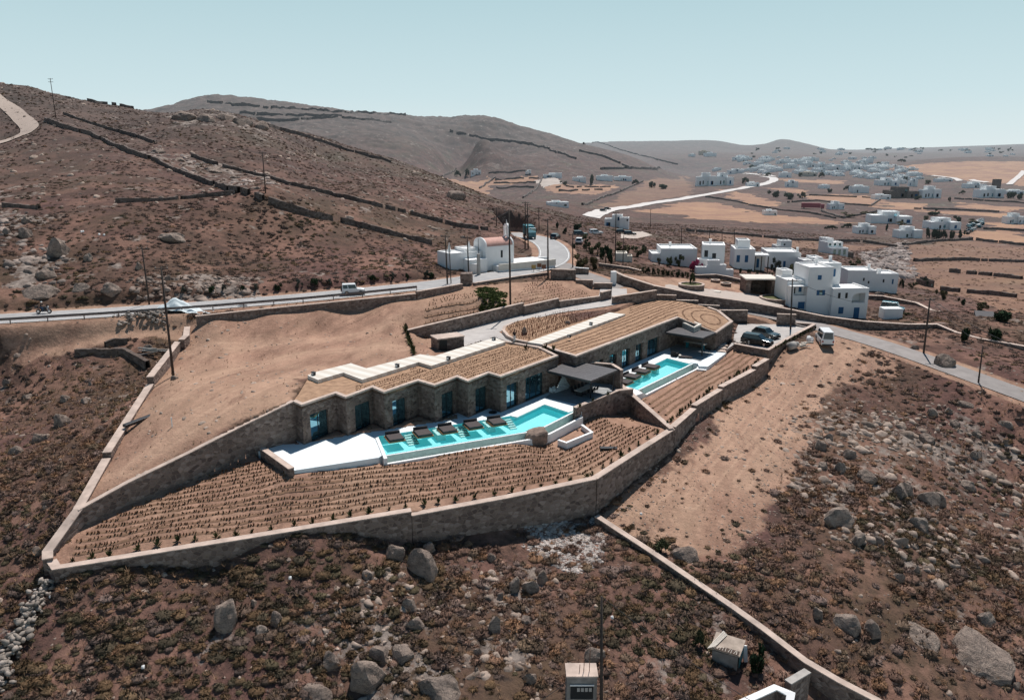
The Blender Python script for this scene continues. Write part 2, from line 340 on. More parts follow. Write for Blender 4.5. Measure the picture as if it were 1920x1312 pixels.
def merge(parts):
    o = 0; Vs, Fs, Ts = [], [], []
    for V, Fc, t in parts: Vs.append(V); Fs.append(Fc+o); Ts.append(t); o += len(V)
    return np.concatenate(Vs), np.concatenate(Fs), np.concatenate(Ts)
def ico(sub):
    bm = bmesh.new(); bmesh.ops.create_icosphere(bm, subdivisions=sub, radius=1)
    V = np.array([v.co[:] for v in bm.verts]); Fc = np.array([[v.index for v in f.verts] for f in bm.faces]); bm.free(); return V, Fc

# ---------------------------------------------------------------- materials
class NT:
    def __init__(s, name):
        s.m = bpy.data.materials.new(name); s.m.use_nodes = True; s.t = s.m.node_tree; s.n = s.t.nodes; s.l = s.t.links
        s.b = s.n['Principled BSDF']; s.b.inputs['Roughness'].default_value = .9
        s.b.inputs['Specular IOR Level'].default_value = .25
        s.pos = None
    def new(s, t, **k):
        o = s.n.new(t)
        for a, b in k.items():
            if a[0] == '_': o.inputs[a[1:]].default_value = b
            else: setattr(o, a, b)
        return o
    def link(s, a, b): s.l.new(a, b)
    def P(s):
        if s.pos is None: s.pos = s.n.new('ShaderNodeNewGeometry').outputs['Position']
        return s.pos
    def scaled(s, v):
        n = s.new('ShaderNodeVectorMath', operation='MULTIPLY'); s.link(s.P(), n.inputs[0]); n.inputs[1].default_value = v; return n.outputs[0]
    def noise(s, sc, det=6, rough=.6, vec=None, dist=0):
        n = s.new('ShaderNodeTexNoise'); n.inputs['Scale'].default_value = sc; n.inputs['Detail'].default_value = det
        n.inputs['Roughness'].default_value = rough; n.inputs['Distortion'].default_value = dist
        s.link(vec or s.P(), n.inputs['Vector']); return n.outputs['Fac']
    def vor(s, sc, feat='F1', out='Distance', vec=None, rnd=1):
        n = s.new('ShaderNodeTexVoronoi', feature=feat); n.inputs['Scale'].default_value = sc; n.inputs['Randomness'].default_value = rnd
        s.link(vec or s.P(), n.inputs['Vector']); return n.outputs[out]
    def ramp(s, x, *stops, mode='LINEAR'):
        n = s.new('ShaderNodeValToRGB'); n.color_ramp.interpolation = mode; e = n.color_ramp.elements
        while len(e) < len(stops): e.new(.5)
        for i, (p, c) in enumerate(stops):
            e[i].position = p; e[i].color = (c, c, c, 1) if not hasattr(c, '__len__') else (*c, 1)
        s.link(x, n.inputs[0]); return n.outputs[0]
    def mix(s, f, a, b, mode='MIX'):
        n = s.new('ShaderNodeMix', data_type='RGBA', blend_type=mode)
        for x, i in ((f, 0), (a, 6), (b, 7)):
            if hasattr(x, 'is_output'): s.link(x, n.inputs[i])
            elif i == 0: n.inputs[0].default_value = x
            else: n.inputs[i].default_value = (*x, 1)
        return n.outputs[2]
    def math(s, op, a, b=0.0, clamp=False):
        n = s.new('ShaderNodeMath', operation=op, use_clamp=clamp)
        for x, i in ((a, 0), (b, 1)):
            if hasattr(x, 'is_output'): s.link(x, n.inputs[i])
            else: n.inputs[i].default_value = x
        return n.outputs[0]
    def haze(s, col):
        """haze painted into the surface colour, with a faint glow, by distance from the origin"""
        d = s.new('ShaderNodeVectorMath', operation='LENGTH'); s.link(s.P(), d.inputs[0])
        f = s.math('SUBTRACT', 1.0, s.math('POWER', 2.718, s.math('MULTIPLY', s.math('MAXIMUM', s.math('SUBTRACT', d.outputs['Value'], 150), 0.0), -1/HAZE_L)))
        s.link(s.math('MULTIPLY', f, .34), s.b.inputs['Emission Strength']); s.b.inputs['Emission Color'].default_value = (*HAZE_C, 1)  # painted haze: surface emits the haze colour, stronger with distance
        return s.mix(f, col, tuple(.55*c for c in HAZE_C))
    def base(s, col, haze=False):
        if haze: col = s.haze(col)
        if hasattr(col, 'is_output'): s.link(col, s.b.inputs['Base Color'])
        else: s.b.inputs['Base Color'].default_value = (*col, 1)
    def bump(s, h, dist=.05, strength=1.0):
        n = s.new('ShaderNodeBump'); n.inputs['Distance'].default_value = dist; n.inputs['Strength'].default_value = strength
        s.link(h, n.inputs['Height']); s.link(n.outputs[0], s.b.inputs['Normal'])
    def attr(s, name):
        n = s.new('ShaderNodeAttribute', attribute_name=name); return n
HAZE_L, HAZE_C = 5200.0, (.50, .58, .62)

def plain(name, col, rough=.8, metal=0, var=.12, sc=1.5, bump=0, spec=.3, haze=False):
    t = NT(name); c = t.mix(t.ramp(t.noise(sc, 5), (.3, 0), (.7, 1)), tuple(x*(1-var) for x in col), tuple(min(1, x*(1+var)) for x in col))
    t.base(c, haze); t.b.inputs['Roughness'].default_value = rough; t.b.inputs['Metallic'].default_value = metal
    t.b.inputs['Specular IOR Level'].default_value = spec
    if bump: t.bump(t.noise(sc*12, 4), bump)
    return t.m
def m_ground():
    t = NT('hillside_ground'); at = t.attr('tint'); sep = t.new('ShaderNodeSeparateColor'); t.link(at.outputs['Color'], sep.inputs[0])
    dirt, field, rock, pave = sep.outputs[0], sep.outputs[1], sep.outputs[2], at.outputs['Alpha']
    big = t.noise(.035, 9, .62); mid = t.noise(.22, 8, .68); fine = t.noise(1.3, 6, .7)
    scr = t.mix(t.ramp(mid, (.36, 0), (.62, 1)), (.090, .050, .044), (.182, .097, .078))
    scr = t.mix(t.ramp(big, (.40, 0), (.62, .75)), scr, (.098, .070, .042))
    scr = t.mix(t.ramp(fine, (.30, .85), (.52, 0)), scr, (.042, .032, .028))
    dl = t.new('ShaderNodeVectorMath', operation='LENGTH'); t.link(t.P(), dl.inputs[0]); farf = t.ramp(t.math('MULTIPLY', dl.outputs['Value'], .001), (.11, 0), (.30, 1))
    soil = t.mix(t.ramp(fine, (.3, 0), (.7, 1)), (.225, .120, .088), (.36, .204, .150))
    sf = t.ramp(t.noise(.10, 9, .66), (.50, 0), (.60, 1))
    c = t.mix(t.math('MULTIPLY', sf, .62), scr, soil)
    # far slopes: scrub closes up, contour terraces and rock sheets show
    fm = t.noise(.055, 10, .72); fs = t.mix(t.ramp(fm, (.36, 0), (.62, 1)), (.072, .043, .037), (.150, .083, .066)); fs = t.mix(t.ramp(t.noise(.02, 8, .7), (.52, 0), (.66, .8)), fs, (.105, .098, .062))
    sx = t.new('ShaderNodeSeparateXYZ'); t.link(t.P(), sx.inputs[0]); cz = t.math('FRACT', t.math('ADD', t.math('MULTIPLY', sx.outputs['Z'], .13), t.math('MULTIPLY', t.noise(.006, 4), 2.5)))
    cl = t.math('MULTIPLY', t.ramp(cz, (.0, 1), (.10, 0)), t.ramp(t.noise(.012, 3), (.48, 0), (.55, .8))); fs = t.mix(t.math('MULTIPLY', cl, t.ramp(t.math('MULTIPLY', dl.outputs['Value'], .001), (.5, 0), (.7, 1))), fs, (.045, .038, .034))
    fs = t.mix(t.ramp(t.noise(.035, 10, .8), (.60, 0), (.66, .7)), fs, (.27, .215, .18))
    gr = t.noise(.35, 6, .8); fs = t.mix(t.ramp(gr, (.40, .8), (.52, 0)), fs, (.045, .036, .030)); sy = t.ramp(t.math('MULTIPLY', sx.outputs['Z'], .01), (.12, 0), (.45, .95)); fs = t.mix(sy, fs, t.mix(t.ramp(fm, (.4, 0), (.6, 1)), (.054, .044, .037), (.120, .085, .070)))
    c = t.mix(t.math('MULTIPLY', farf, .85), c, fs)
    # rock showing through
    rk = t.vor(.35, 'F1', 'Distance', None); rn = t.noise(.16, 9, .7)
    rcol = t.mix(t.ramp(t.noise(.9, 8, .7), (.35, 0), (.62, 1)), (.12, .096, .083), (.33, .27, .23))
    rf = t.math('ADD', t.math('MULTIPLY', rock, .14), rn)
    c = t.mix(t.ramp(rf, (.60, 0), (.66, 1)), c, rcol)
    # bare earth with wheel tracks
    w = t.noise(.5, 7, .65, t.scaled((1.0, .35, 1.0))); w2 = t.noise(3.2, 6, .7); w3 = t.noise(.08, 4)
    d = t.mix(t.ramp(w, (.32, 0), (.68, 1)), (.24, .138, .098), (.45, .272, .192))
    d = t.mix(t.ramp(w2, (.33, .6), (.5, 0)), d, (.175, .106, .078)); stv = t.new('ShaderNodeVectorRotate', rotation_type='Z_AXIS'); t.link(t.P(), stv.inputs['Vector']); stv.inputs['Angle'].default_value = R(24)
    stm = t.new('ShaderNodeVectorMath', operation='MULTIPLY'); t.link(stv.outputs[0], stm.inputs[0]); stm.inputs[1].default_value = (1.0, .07, 1.0); d = t.mix(t.ramp(t.noise(1.1, 5, .65, stm.outputs[0]), (.40, .45), (.54, 0)), d, (.215, .132, .093)); d = t.mix(t.ramp(w3, (.45, 0), (.7, .5)), d, (.46, .315, .215))
    peb = t.ramp(t.vor(3.2, 'F1', 'Distance'), (.06, 1), (.13, 0)); d = t.mix(t.math('MULTIPLY', peb, .5), d, (.47, .39, .33))
    ru = t.attr('rut').outputs['Fac']; d = t.mix(t.math('MULTIPLY', ru, t.ramp(t.noise(.9, 5), (.3, .35), (.6, .85))), d, (.50, .325, .228)); er = t.noise(.22, 9, .75, t.scaled((1.6, .5, 1))); d = t.mix(t.ramp(er, (.56, 0), (.66, .7)), d, (.185, .105, .075))
    dn = t.math('ADD', dirt, t.math('MULTIPLY', t.math('SUBTRACT', t.noise(.45, 6, .7), .5), .55))
    c = t.mix(t.ramp(dn, (.44, 0), (.56, 1)), c, d)
    fcol = t.mix(t.ramp(t.noise(.05, 9, .7), (.35, 0), (.62, 1)), (.27, .148, .105), (.40, .235, .142))
    fcol = t.mix(t.ramp(t.noise(.3, 6, .7), (.3, .5), (.45, 0)), fcol, (.15, .095, .065))
    c = t.mix(t.ramp(field, (.35, 0), (.6, 1)), c, fcol)
    pc = t.mix(t.noise(.9, 5), (.40, .33, .28), (.56, .48, .42)); c = t.mix(t.ramp(pave, (.4, 0), (.6, 1)), c, pc)
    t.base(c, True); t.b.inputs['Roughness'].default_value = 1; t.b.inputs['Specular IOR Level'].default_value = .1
    hh = t.math('ADD', t.math('MULTIPLY', mid, .9), t.math('MULTIPLY', fine, .35)); t.bump(hh, .9, .55)
    return t.m
def m_stone(name='rubble_masonry', tone=1.0, sc=2.1, haze=False):
    t = NT(name); v = t.scaled((1, 1, 1.45))
    n = t.new('ShaderNodeTexVoronoi'); n.inputs['Scale'].default_value = sc; t.link(v, n.inputs['Vector'])
    sp = t.new('ShaderNodeSeparateColor'); t.link(n.outputs['Color'], sp.inputs[0])
    c = t.ramp(sp.outputs[0], (0, (.13*tone, .095*tone, .085*tone)), (.35, (.24*tone, .175*tone, .148*tone)), (.65, (.33*tone, .250*tone, .215*tone)), (1, (.50*tone, .40*tone, .35*tone)))
    c = t.mix(t.math('MULTIPLY', t.noise(6, 6, .7), .6), c, (.17*tone, .13*tone, .11*tone))
    e = t.vor(sc, 'DISTANCE_TO_EDGE', 'Distance', v); c = t.mix(t.ramp(e, (.02, 1), (.09, 0)), c, (.30*tone, .225*tone, .18*tone))
    t.base(c, haze); t.b.inputs['Roughness'].default_value = .95; t.bump(t.math('ADD', t.ramp(e, (0, 0), (.2, 1)), t.math('MULTIPLY', t.noise(9, 5), .5)), .06, .8)
    return t.m
def m_tint(name, sc=5, rough=1.0, lo=.55, hi=1.35, bump=0, haze=False):
    t = NT(name); a = t.attr('tint').outputs['Color']; f = t.ramp(t.noise(sc, 6, .75), (.32, lo), (.68, hi))
    c = t.mix(1.0, a, f, 'MULTIPLY'); t.base(c, haze); t.b.inputs['Roughness'].default_value = rough; t.b.inputs['Specular IOR Level'].default_value = .1
    if bump: t.bump(t.noise(sc*1.6, 6, .7), bump)
    return t.m
def m_rock(name='granite', haze=False):
    t = NT(name); oi = t.new('ShaderNodeObjectInfo')
    c = t.mix(t.ramp(t.noise(.9, 9, .72), (.33, 0), (.66, 1)), (.18, .138, .113), (.48, .375, .305))
    c = t.mix(t.ramp(t.noise(2.6, 7, .7), (.52, 0), (.66, .7)), c, (.10, .085, .078))
    c = t.mix(t.ramp(t.noise(.5, 5), (.5, 0), (.7, .5)), c, (.42, .30, .23))
    c = t.mix(t.math('MULTIPLY', oi.outputs['Random'], .45), c, (.25, .185, .15)); cv = t.noise(.55, 7, .72, t.scaled((1.0, .7, 2.6)), 1.2); c = t.mix(t.ramp(cv, (.485, 0), (.5, .8)), c, t.mix(t.ramp(cv, (.5, 0), (.53, 1)), (.05, .04, .035), c))
    t.base(c, haze); t.b.inputs['Roughness'].default_value = .95; t.bump(t.noise(1.7, 9, .75), .4, 1.0)
    return t.m
def m_glass():
    t = NT('tinted_window_glass'); t.base((.20, .42, .50)); t.b.inputs['Roughness'].default_value = .03
    t.b.inputs['Metallic'].default_value = .92; t.b.inputs['Specular IOR Level'].default_value = .9; t.b.inputs['IOR'].default_value = 2.1
    return t.m
def m_water():
    t = NT('pool_water'); n = t.n; tr = n.new('ShaderNodeBsdfTransparent'); tr.inputs[0].default_value = (.90, .995, .99, 1)
    gl = n.new('ShaderNodeBsdfGlossy'); gl.inputs['Roughness'].default_value = .06; gl.inputs['Color'].default_value = (.8, .95, 1, 1)
    fr = n.new('ShaderNodeFresnel'); fr.inputs['IOR'].default_value = 1.33; mx = n.new('ShaderNodeMixShader')
    b = n.new('ShaderNodeBump'); b.inputs['Distance'].default_value = .03; t.link(t.noise(2.2, 3), b.inputs['Height'])
    t.link(b.outputs[0], gl.inputs['Normal']); t.link(b.outputs[0], fr.inputs['Normal'])
    t.link(fr.outputs[0], mx.inputs[0]); t.link(tr.outputs[0], mx.inputs[1]); t.link(gl.outputs[0], mx.inputs[2])
    t.link(mx.outputs[0], n['Material Output'].inputs['Surface']); return t.m
def m_asphalt(name, a, b, sc=.6):
    t = NT(name); c = t.mix(t.ramp(t.noise(sc, 8, .65), (.3, 0), (.7, 1)), a, b)
    c = t.mix(t.ramp(t.noise(.12, 3, .5, t.scaled((1, .4, 1))), (.45, 0), (.7, .35)), c, tuple(x*.75 for x in a)); t.base(c, True); t.b.inputs['Roughness'].default_value = .9
    t.bump(t.noise(25, 3), .01); return t.m
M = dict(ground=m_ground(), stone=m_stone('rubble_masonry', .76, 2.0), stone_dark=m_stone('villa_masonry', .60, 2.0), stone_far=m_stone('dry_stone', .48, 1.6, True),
  cope=plain('coping_stone', (.50, .39, .325), .9, var=.25, sc=.8), plaster=plain('white_render', (.80, .78, .75), .8, var=.06, sc=.4, bump=.01),
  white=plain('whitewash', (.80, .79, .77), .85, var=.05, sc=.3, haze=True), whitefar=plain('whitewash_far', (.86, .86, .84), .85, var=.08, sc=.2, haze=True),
  terrace=plain('terrace_screed', (.72, .775, .785), .6, var=.03, sc=.5), deck=plain('dark_deck_stripe', (.16, .17, .17), .8),
  basin=plain('glowing_pool_plaster', (.27, .58, .60), .6, var=.05, sc=.6), ledge=plain('pool_ledge', (.50, .76, .74), .6, var=.04),
  wet=plain('wet_pool_wall', (.46, .57, .53), .35, var=.12, sc=2), glass=m_glass(), water=m_water(), carglass=plain('car_window_glass', (.012, .022, .026), .05, spec=.8), frame=plain('dark_aluminium', (.018, .022, .024), .4),
  steel=plain('grey_roof_sheet', (.085, .078, .080), .55, var=.18, sc=1.2), dark=plain('charcoal_metal', (.03, .03, .032), .5),
  cushion=plain('charcoal_cushion', (.075, .062, .060), .9, var=.15, sc=3), bolster=plain('black_bolster', (.022, .022, .025), .9), teak=plain('teak_board', (.42, .19, .085), .6, var=.2, sc=3),
  soil=plain('garden_soil', (.36, .228, .148), 1, var=.28, sc=1.4, bump=.03, spec=.1), slab=plain('cream_slab', (.66, .60, .52), .8, var=.07, sc=.9),
  asphalt=m_asphalt('pale_asphalt', (.31, .30, .295), (.43, .415, .40)), asphalt2=m_asphalt('grey_asphalt', (.24, .215, .20), (.335, .30, .28)), drive=m_asphalt('pale_paving', (.40, .365, .34), (.53, .49, .455)),
  farroad=plain('pale_road', (.62, .57, .53), .9, haze=True), line=plain('road_paint', (.72, .71, .68), .7), rock=m_rock(), rockfar=m_rock('granite_far', True),
  blue=plain('blue_paint', (.022, .105, .22), .5, var=.1), teal=plain('teal_paint', (.02, .17, .20), .5), wood=plain('weathered_timber', (.075, .052, .040), .9, var=.3, sc=4),
  pole=plain('pole_timber', (.055, .042, .036), .9, var=.3, sc=3), tile=plain('terracotta_roof', (.58, .33, .27), .8, var=.14, sc=1.5), concrete=plain('raw_concrete', (.38, .35, .32), .9, var=.2, sc=1.2),
  black=plain('black_paint', (.010, .013, .014), .18, spec=.6), carblack=plain('black_car_paint', (.012, .020, .022), .15, spec=.7), cargrey=plain('dark_grey_car_paint', (.05, .075, .08), .2, spec=.7), carwhite=plain('white_car_paint', (.78, .77, .75), .25, spec=.5, var=.03),
  carblue=plain('petrol_blue_car_paint', (.012, .12, .15), .25, spec=.6), rubber=plain('tyre_rubber', (.014, .014, .014), .9), chrome=plain('bright_metal', (.6, .6, .6), .25, metal=1), red=plain('red_lens', (.30, .02, .02), .3),
  lamp=plain('headlamp_lens', (.75, .78, .78), .15, spec=.8), skin=plain('skin', (.45, .27, .19), .6), hair=plain('dark_hair', (.02, .015, .012), .8), cloth_black=plain('black_cotton', (.02, .02, .022), .9), cloth_white=plain('white_cotton', (.75, .75, .73), .9), denim=plain('blue_denim', (.05, .08, .14), .9),
  tarp=plain('pale_tarpaulin', (.60, .66, .67), .6, var=.08, sc=1.5), plant=m_tint('planted_tufts', 4, lo=.7, hi=1.3), scrub=m_tint('phrygana_scrub', 3.2, lo=.45, hi=1.55, bump=.12), stones=m_tint('field_stones', 1.6, lo=.55, hi=1.3, bump=.06),
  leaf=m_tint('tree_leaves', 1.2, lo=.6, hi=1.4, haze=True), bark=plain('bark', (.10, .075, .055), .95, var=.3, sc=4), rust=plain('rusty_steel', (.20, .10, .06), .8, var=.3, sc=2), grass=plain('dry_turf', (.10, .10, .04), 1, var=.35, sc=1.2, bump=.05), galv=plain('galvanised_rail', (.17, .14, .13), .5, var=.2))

_b = M['basin'].node_tree.nodes['Principled BSDF']; _b.inputs['Emission Color'].default_value = (.06, .62, .70, 1); _b.inputs['Emission Strength'].default_value = .5   # turquoise glow added to the plaster, in place of light scattered in water

# ---------------------------------------------------------------- light
SUN_EL, SUN_AZ = R(59), math.atan2(.6, 2.2)          # azimuth measured from +Y towards +X
sd = Vector((math.sin(SUN_AZ)*math.cos(SUN_EL), math.cos(SUN_AZ)*math.cos(SUN_EL), math.sin(SUN_EL)))
sl = bpy.data.lights.new('sun', 'SUN'); sl.energy = 5.0; sl.angle = R(.53); sl.color = (1.0, .95, .91)
so = bpy.data.objects.new('sun', sl); COL.objects.link(so); so.rotation_euler = (-sd).to_track_quat('-Z', 'Y').to_euler(); so.location = (40, 120, 200)
w = bpy.data.worlds.new('World'); scn.world = w; w.use_nodes = True; wn, wl = w.node_tree.nodes, w.node_tree.links
sky = wn.new('ShaderNodeTexSky'); sky.sky_type = 'NISHITA'; sky.sun_disc = False; sky.sun_elevation = SUN_EL; sky.sun_rotation = SUN_AZ
sky.altitude = 100; sky.air_density = 1.0; sky.dust_density = .6; sky.ozone_density = 2.0
hs = wn.new('ShaderNodeMix'); hs.data_type = 'RGBA'; hs.blend_type = 'MULTIPLY'; hs.inputs[0].default_value = 1; hs.inputs[7].default_value = (.42, .74, .82, 1); wl.new(sky.outputs[0], hs.inputs[6])
tc_ = wn.new('ShaderNodeTexCoord'); sz = wn.new('ShaderNodeSeparateXYZ'); wl.new(tc_.outputs['Generated'], sz.inputs[0])
rp = wn.new('ShaderNodeValToRGB'); e = rp.color_ramp.elements; e[0].position = 0; e[0].color = (.95, .95, .95, 1); e[1].position = .34; e[1].color = (0, 0, 0, 1); e.new(.17).color = (.9, .9, .9, 1); wl.new(sz.outputs['Z'], rp.inputs[0])
cr = wn.new('ShaderNodeValToRGB'); e = cr.color_ramp.elements; e[0].position = 0; e[0].color = (.76, .85, .87, 1); e[1].position = .18; e[1].color = (.50, .685, .73, 1); e.new(.06).color = (.64, .79, .83, 1); wl.new(sz.outputs['Z'], cr.inputs[0])
sc__ = wn.new('ShaderNodeVectorMath'); sc__.operation = 'SCALE'; sc__.inputs['Scale'].default_value = 1/.075; wl.new(cr.outputs[0], sc__.inputs[0])
hm = wn.new('ShaderNodeMix'); hm.data_type = 'RGBA'; wl.new(rp.outputs[0], hm.inputs[0]); wl.new(hs.outputs[2], hm.inputs[6]); wl.new(sc__.outputs[0], hm.inputs[7])
bg = wn['Background']; wl.new(hm.outputs[2], bg.inputs[0]); bg.inputs[1].default_value = .075
scn.view_settings.view_transform = 'Standard'; scn.view_settings.look = 'None'; scn.view_settings.exposure = 0
cy = scn.cycles; cy.use_denoising = True; cy.max_bounces = 6; cy.diffuse_bounces = 3; cy.glossy_bounces = 3; cy.transparent_max_bounces = 8; cy.caustics_reflective = False; cy.caustics_refractive = False

# ---------------------------------------------------------------- fields seen on the plain, as plan polygons
def gp(*uv): return [(lambda g: (g.x, g.y))(G(u, v)) for u, v in uv]
def zz(s, u0, v0, *pts): return gp(*[(u0+a/s, v0+b/s) for a, b in pts])
FIELDS = [zz(5.647,1280,250,(0,735),(480,755),(720,835),(1000,870),(1400,890),(1800,950),(900,950),(0,900)), zz(5.647,1280,250,(400,650),(700,680),(1100,760),(900,785),(560,700)),
  zz(5.647,1280,250,(800,570),(1340,600),(1320,650),(1000,600)), zz(5.647,1280,250,(1330,670),(1600,642),(1990,665),(2110,700),(2000,770),(1550,712),(1400,700)),
  zz(5.647,1280,250,(1000,480),(1700,500),(1680,540),(1250,522)), zz(5.647,1580,300,(400,440),(880,470),(850,520),(380,512)), zz(5.647,1580,300,(1200,450),(2000,512),(1700,552),(1250,502)),
  zz(5.647,1580,300,(700,525),(1740,572),(1730,612),(1100,572)), zz(5.647,1580,300,(1480,642),(2000,700),(2000,742),(1480,722)), zz(5.647,1580,300,(1350,792),(1480,742),(2000,772),(2000,892),(1400,852)),
  zz(5.647,1580,300,(400,82),(1100,25),(2000,22),(2000,290),(1200,212),(900,152)), zz(3.4286,800,240,(1380,540),(1640,475),(1920,480),(1920,575)), zz(3.4286,800,240,(330,345),(720,310),(730,330),(350,375)),
  zz(3.4286,800,240,(740,375),(1250,372),(1100,430),(830,420)), zz(3.4286,800,240,(100,320),(420,300),(400,330),(150,330)), zz(5.647,1280,250,(330,590),(560,660),(760,760),(1090,770),(700,640))]
FIELDS2 = [gp((1690,462),(1820,452),(1960,462),(1960,600),(1850,575),(1760,548),(1700,530)), gp((1380,432),(1480,448),(1680,460),(1600,470),(1400,462),(1290,440)), gp((1100,392),(1190,350),(1290,330),(1300,362),(1200,382))]
PALE = [gp((1000,340),(1045,335),(1055,345),(1020,352)), gp((1165,447),(1165,437),(1205,434),(1222,441),(1195,447))]
ROCKY = [gp((1440,800),(1560,740),(1800,760),(1930,860),(1930,1120),(1750,1120),(1560,1020),(1430,930)), gp((310,225),(420,208),(520,240),(470,245),(340,240)), gp((1610,475),(1700,450),(1720,520),(1640,520)), gp((0,395),(80,400),(130,480),(120,540),(0,540)), gp((230,520),(500,520),(480,560),(260,560)), gp((600,1120),(740,1040),(1000,1080),(1000,1250),(700,1330),(560,1330)),
  gp((260,290),(300,275),(520,330),(500,350),(330,315))]

# ---------------------------------------------------------------- the ground, one sheet out to the horizon
def make_ground():
    rs = [26.0]
    while rs[-1] < 13500: rs.append(rs[-1]+max(.30, .0042*rs[-1]))
    rs = np.array(rs); az = np.linspace(R(-56), R(56), 900); nr, na = len(rs), len(az)
    rr, aa = np.meshgrid(rs, az, indexing='ij'); x = (rr*np.sin(aa)).ravel(); y = (rr*np.cos(aa)).ravel(); z = T(x, y)
    i, j = np.meshgrid(np.arange(nr-1), np.arange(na-1), indexing='ij'); a = (i*na+j).ravel()
    Fc = np.stack([a, a+1, a+na+1, a+na], 1)
    tint = np.zeros((len(x), 4)); jx = fbm(x/5, y/5, 4, 50)*2.2+fbm(x/17, y/17, 3, 52)*3.5; jy = fbm(x/5, y/5, 4, 51)*2.2+fbm(x/17, y/17, 3, 53)*3.5; r = np.hypot(x, y); near = r < 320
    xn, yn = x[near], y[near]
    d = np.zeros_like(xn)
    for poly, jj in ((DIRT_LAWN, .3), (TRACK, 1.3), (LEFT_DIRT, 1), (GARDEN_E, .6)): d = np.maximum(d, smooth_mask(xn+jj*jx[near], yn+jj*jy[near], poly, 3.5))
    reg = region(xn, yn); d[(reg == 1) | (reg == 2)] = 1
    for rd, hw in ROADS:
        q, _ = line_dist(xn, yn, rd); d = np.maximum(d, 1-sstep(hw, hw+2.5, q))
    tint[near, 0] = d
    j2 = np.where(r > 250, 3.0, 1.0)
    for poly in FIELDS: m = in_poly(x+jx*j2, y+jy*j2, poly); tint[m, 1] = 1
    for poly in FIELDS2: m = in_poly(x+jx*j2, y+jy*j2, poly); tint[m, 1] = np.maximum(tint[m, 1], .46)
    for poly in ROCKY: m = in_poly(x+jx, y+jy, poly); tint[m, 2] = .7
    mt = (r > 900) & (z > 18); tint[mt, 2] = np.maximum(tint[mt, 2], .10); hl = (r < 500) & (z > 14); tint[hl, 2] = np.maximum(tint[hl, 2], .12)
    for poly in PALE+[PAVE_E]: m = in_poly(x, y, poly); tint[m, 3] = 1
    o = np_mesh('ground', np.stack([x, y, z], 1), Fc, M['ground'], tint, True)
    rut = np.zeros(len(x), np.float32)
    for k, ln in enumerate(TYRES):
        q, _ = line_dist(xn+jx[near]*.12, yn+jy[near]*.12, ln); rut[near] = np.maximum(rut[near], np.maximum(1-np.abs(q-.85)/.42, .55*(1-q/2.6)).clip(0, 1))
    a = o.data.attributes.new('rut', 'FLOAT', 'POINT'); a.data.foreach_set('value', rut); return tag(o, kind='structure')

def resample(pts, step):
    out = [Vector(pts[0])]
    for a, b in zip(pts[:-1], pts[1:]):
        a, b = Vector(a), Vector(b); n = max(1, int((b-a).length/step)); out += [a.lerp(b, k/n) for k in range(1, n+1)]
    return out
def smooth_line(pts, it=2):
    pts = [Vector(p) for p in pts]
    for _ in range(it):
        q = [pts[0]]
        for a, b in zip(pts[:-1], pts[1:]): q += [a.lerp(b, .25), a.lerp(b, .75)]
        pts = q+[pts[-1]]
    return pts
TYRES = [smooth_line([P(u, v, z) for u, v, z in ln], 3) for ln in (((1545,655,0),(1500,700,-1.3),(1450,760,-2.4),(1400,815,-3.3),(1345,880,-4.4),(1290,945,-5.4)), ((1530,652,0),(1470,690,-1.4),(1400,760,-2.6),(1330,840,-3.8),(1260,910,-4.8),(1200,955,-5.5)), ((1600,655,-.3),(1560,700,-1.6),(1510,760,-2.8),(1440,830,-3.9),(1390,910,-5.2)),
  ((340,760,2.2),(420,700,3.3),(520,668,3.9),(620,655,4.0),(700,650,4.2),(760,655,4.3)), ((300,850,1.2),(420,780,3.0),(520,720,4.0),(600,690,4.1)), ((360,660,3.3),(470,645,3.8),(580,640,3.9),(690,625,4.0),(745,600,5)), ((250,880,.6),(350,800,2.3),(470,735,3.7),(540,715,4.1)))]
make_ground()
def ribbon(name, pts, hw, mat, lift=.03, step=3.0, drape=False, off=0.0, kind='structure', cross=4):
    pts = resample(smooth_line(pts), step); mb = MB(); n = len(pts); row = []
    for i, p in enumerate(pts):
        d = (pts[min(i+1, n-1)]-pts[max(i-1, 0)]); d.z = 0; d.normalize(); s = Vector((d.y, -d.x, 0)); r = []
        for k in range(cross+1):
            q = p+s*(off-hw+2*hw*k/cross); z = (Tz(q.x, q.y) if drape else q.z)+lift; r.append((q.x, q.y, z))
        row.append(r)
    vs = [q for r in row for q in r]; c = cross+1
    mb.add(vs, [(i*c+k, i*c+k+1, (i+1)*c+k+1, (i+1)*c+k) for i in range(n-1) for k in range(cross)])
    return tag(mb.build(name, mat, smooth=True), kind=kind)
ribbon('main_road', ROAD_MAIN, 3.6, M['asphalt'], .03)
ribbon('side_road', ROAD_SIDE, 2.5, M['asphalt2'], .034)
ribbon('driveway', DRIVE, 2.4, M['drive'], .038)
ribbon('road_marking', ROAD_MAIN[3:], .07, M['line'], .045, off=3.2, cross=1)
ribbon('road_marking', ROAD_MAIN[3:], .07, M['line'], .045, off=-3.2, cross=1)
def sheet(name, poly, z, mat):
    mb = MB(); mb.prism([(p[0], p[1], z if not callable(z) else z(p[0], p[1])) for p in poly], -4 if False else (z if not callable(z) else 3.0)-.4, 0); return tag(mb.build(name, mat), kind='structure')
sheet('parking_area', PARK, .47, M['drive'])
mb = MB(); mb.prism([(x, y, 3.75+.5*min(1, max(0, (x+9)/12))+.02) for x, y in APRON], 3.2); tag(mb.build('driveway_apron', M['drive']), kind='structure')
FAR_ROAD = [(lambda g: (g.x, g.y, g.z))(G(u, v)) for u, v in ((1108,408),(1118,401),(1150,392),(1200,385),(1260,376),(1320,366),(1380,356),(1425,348),(1445,342),(1453,337),(1447,333),(1430,331))]
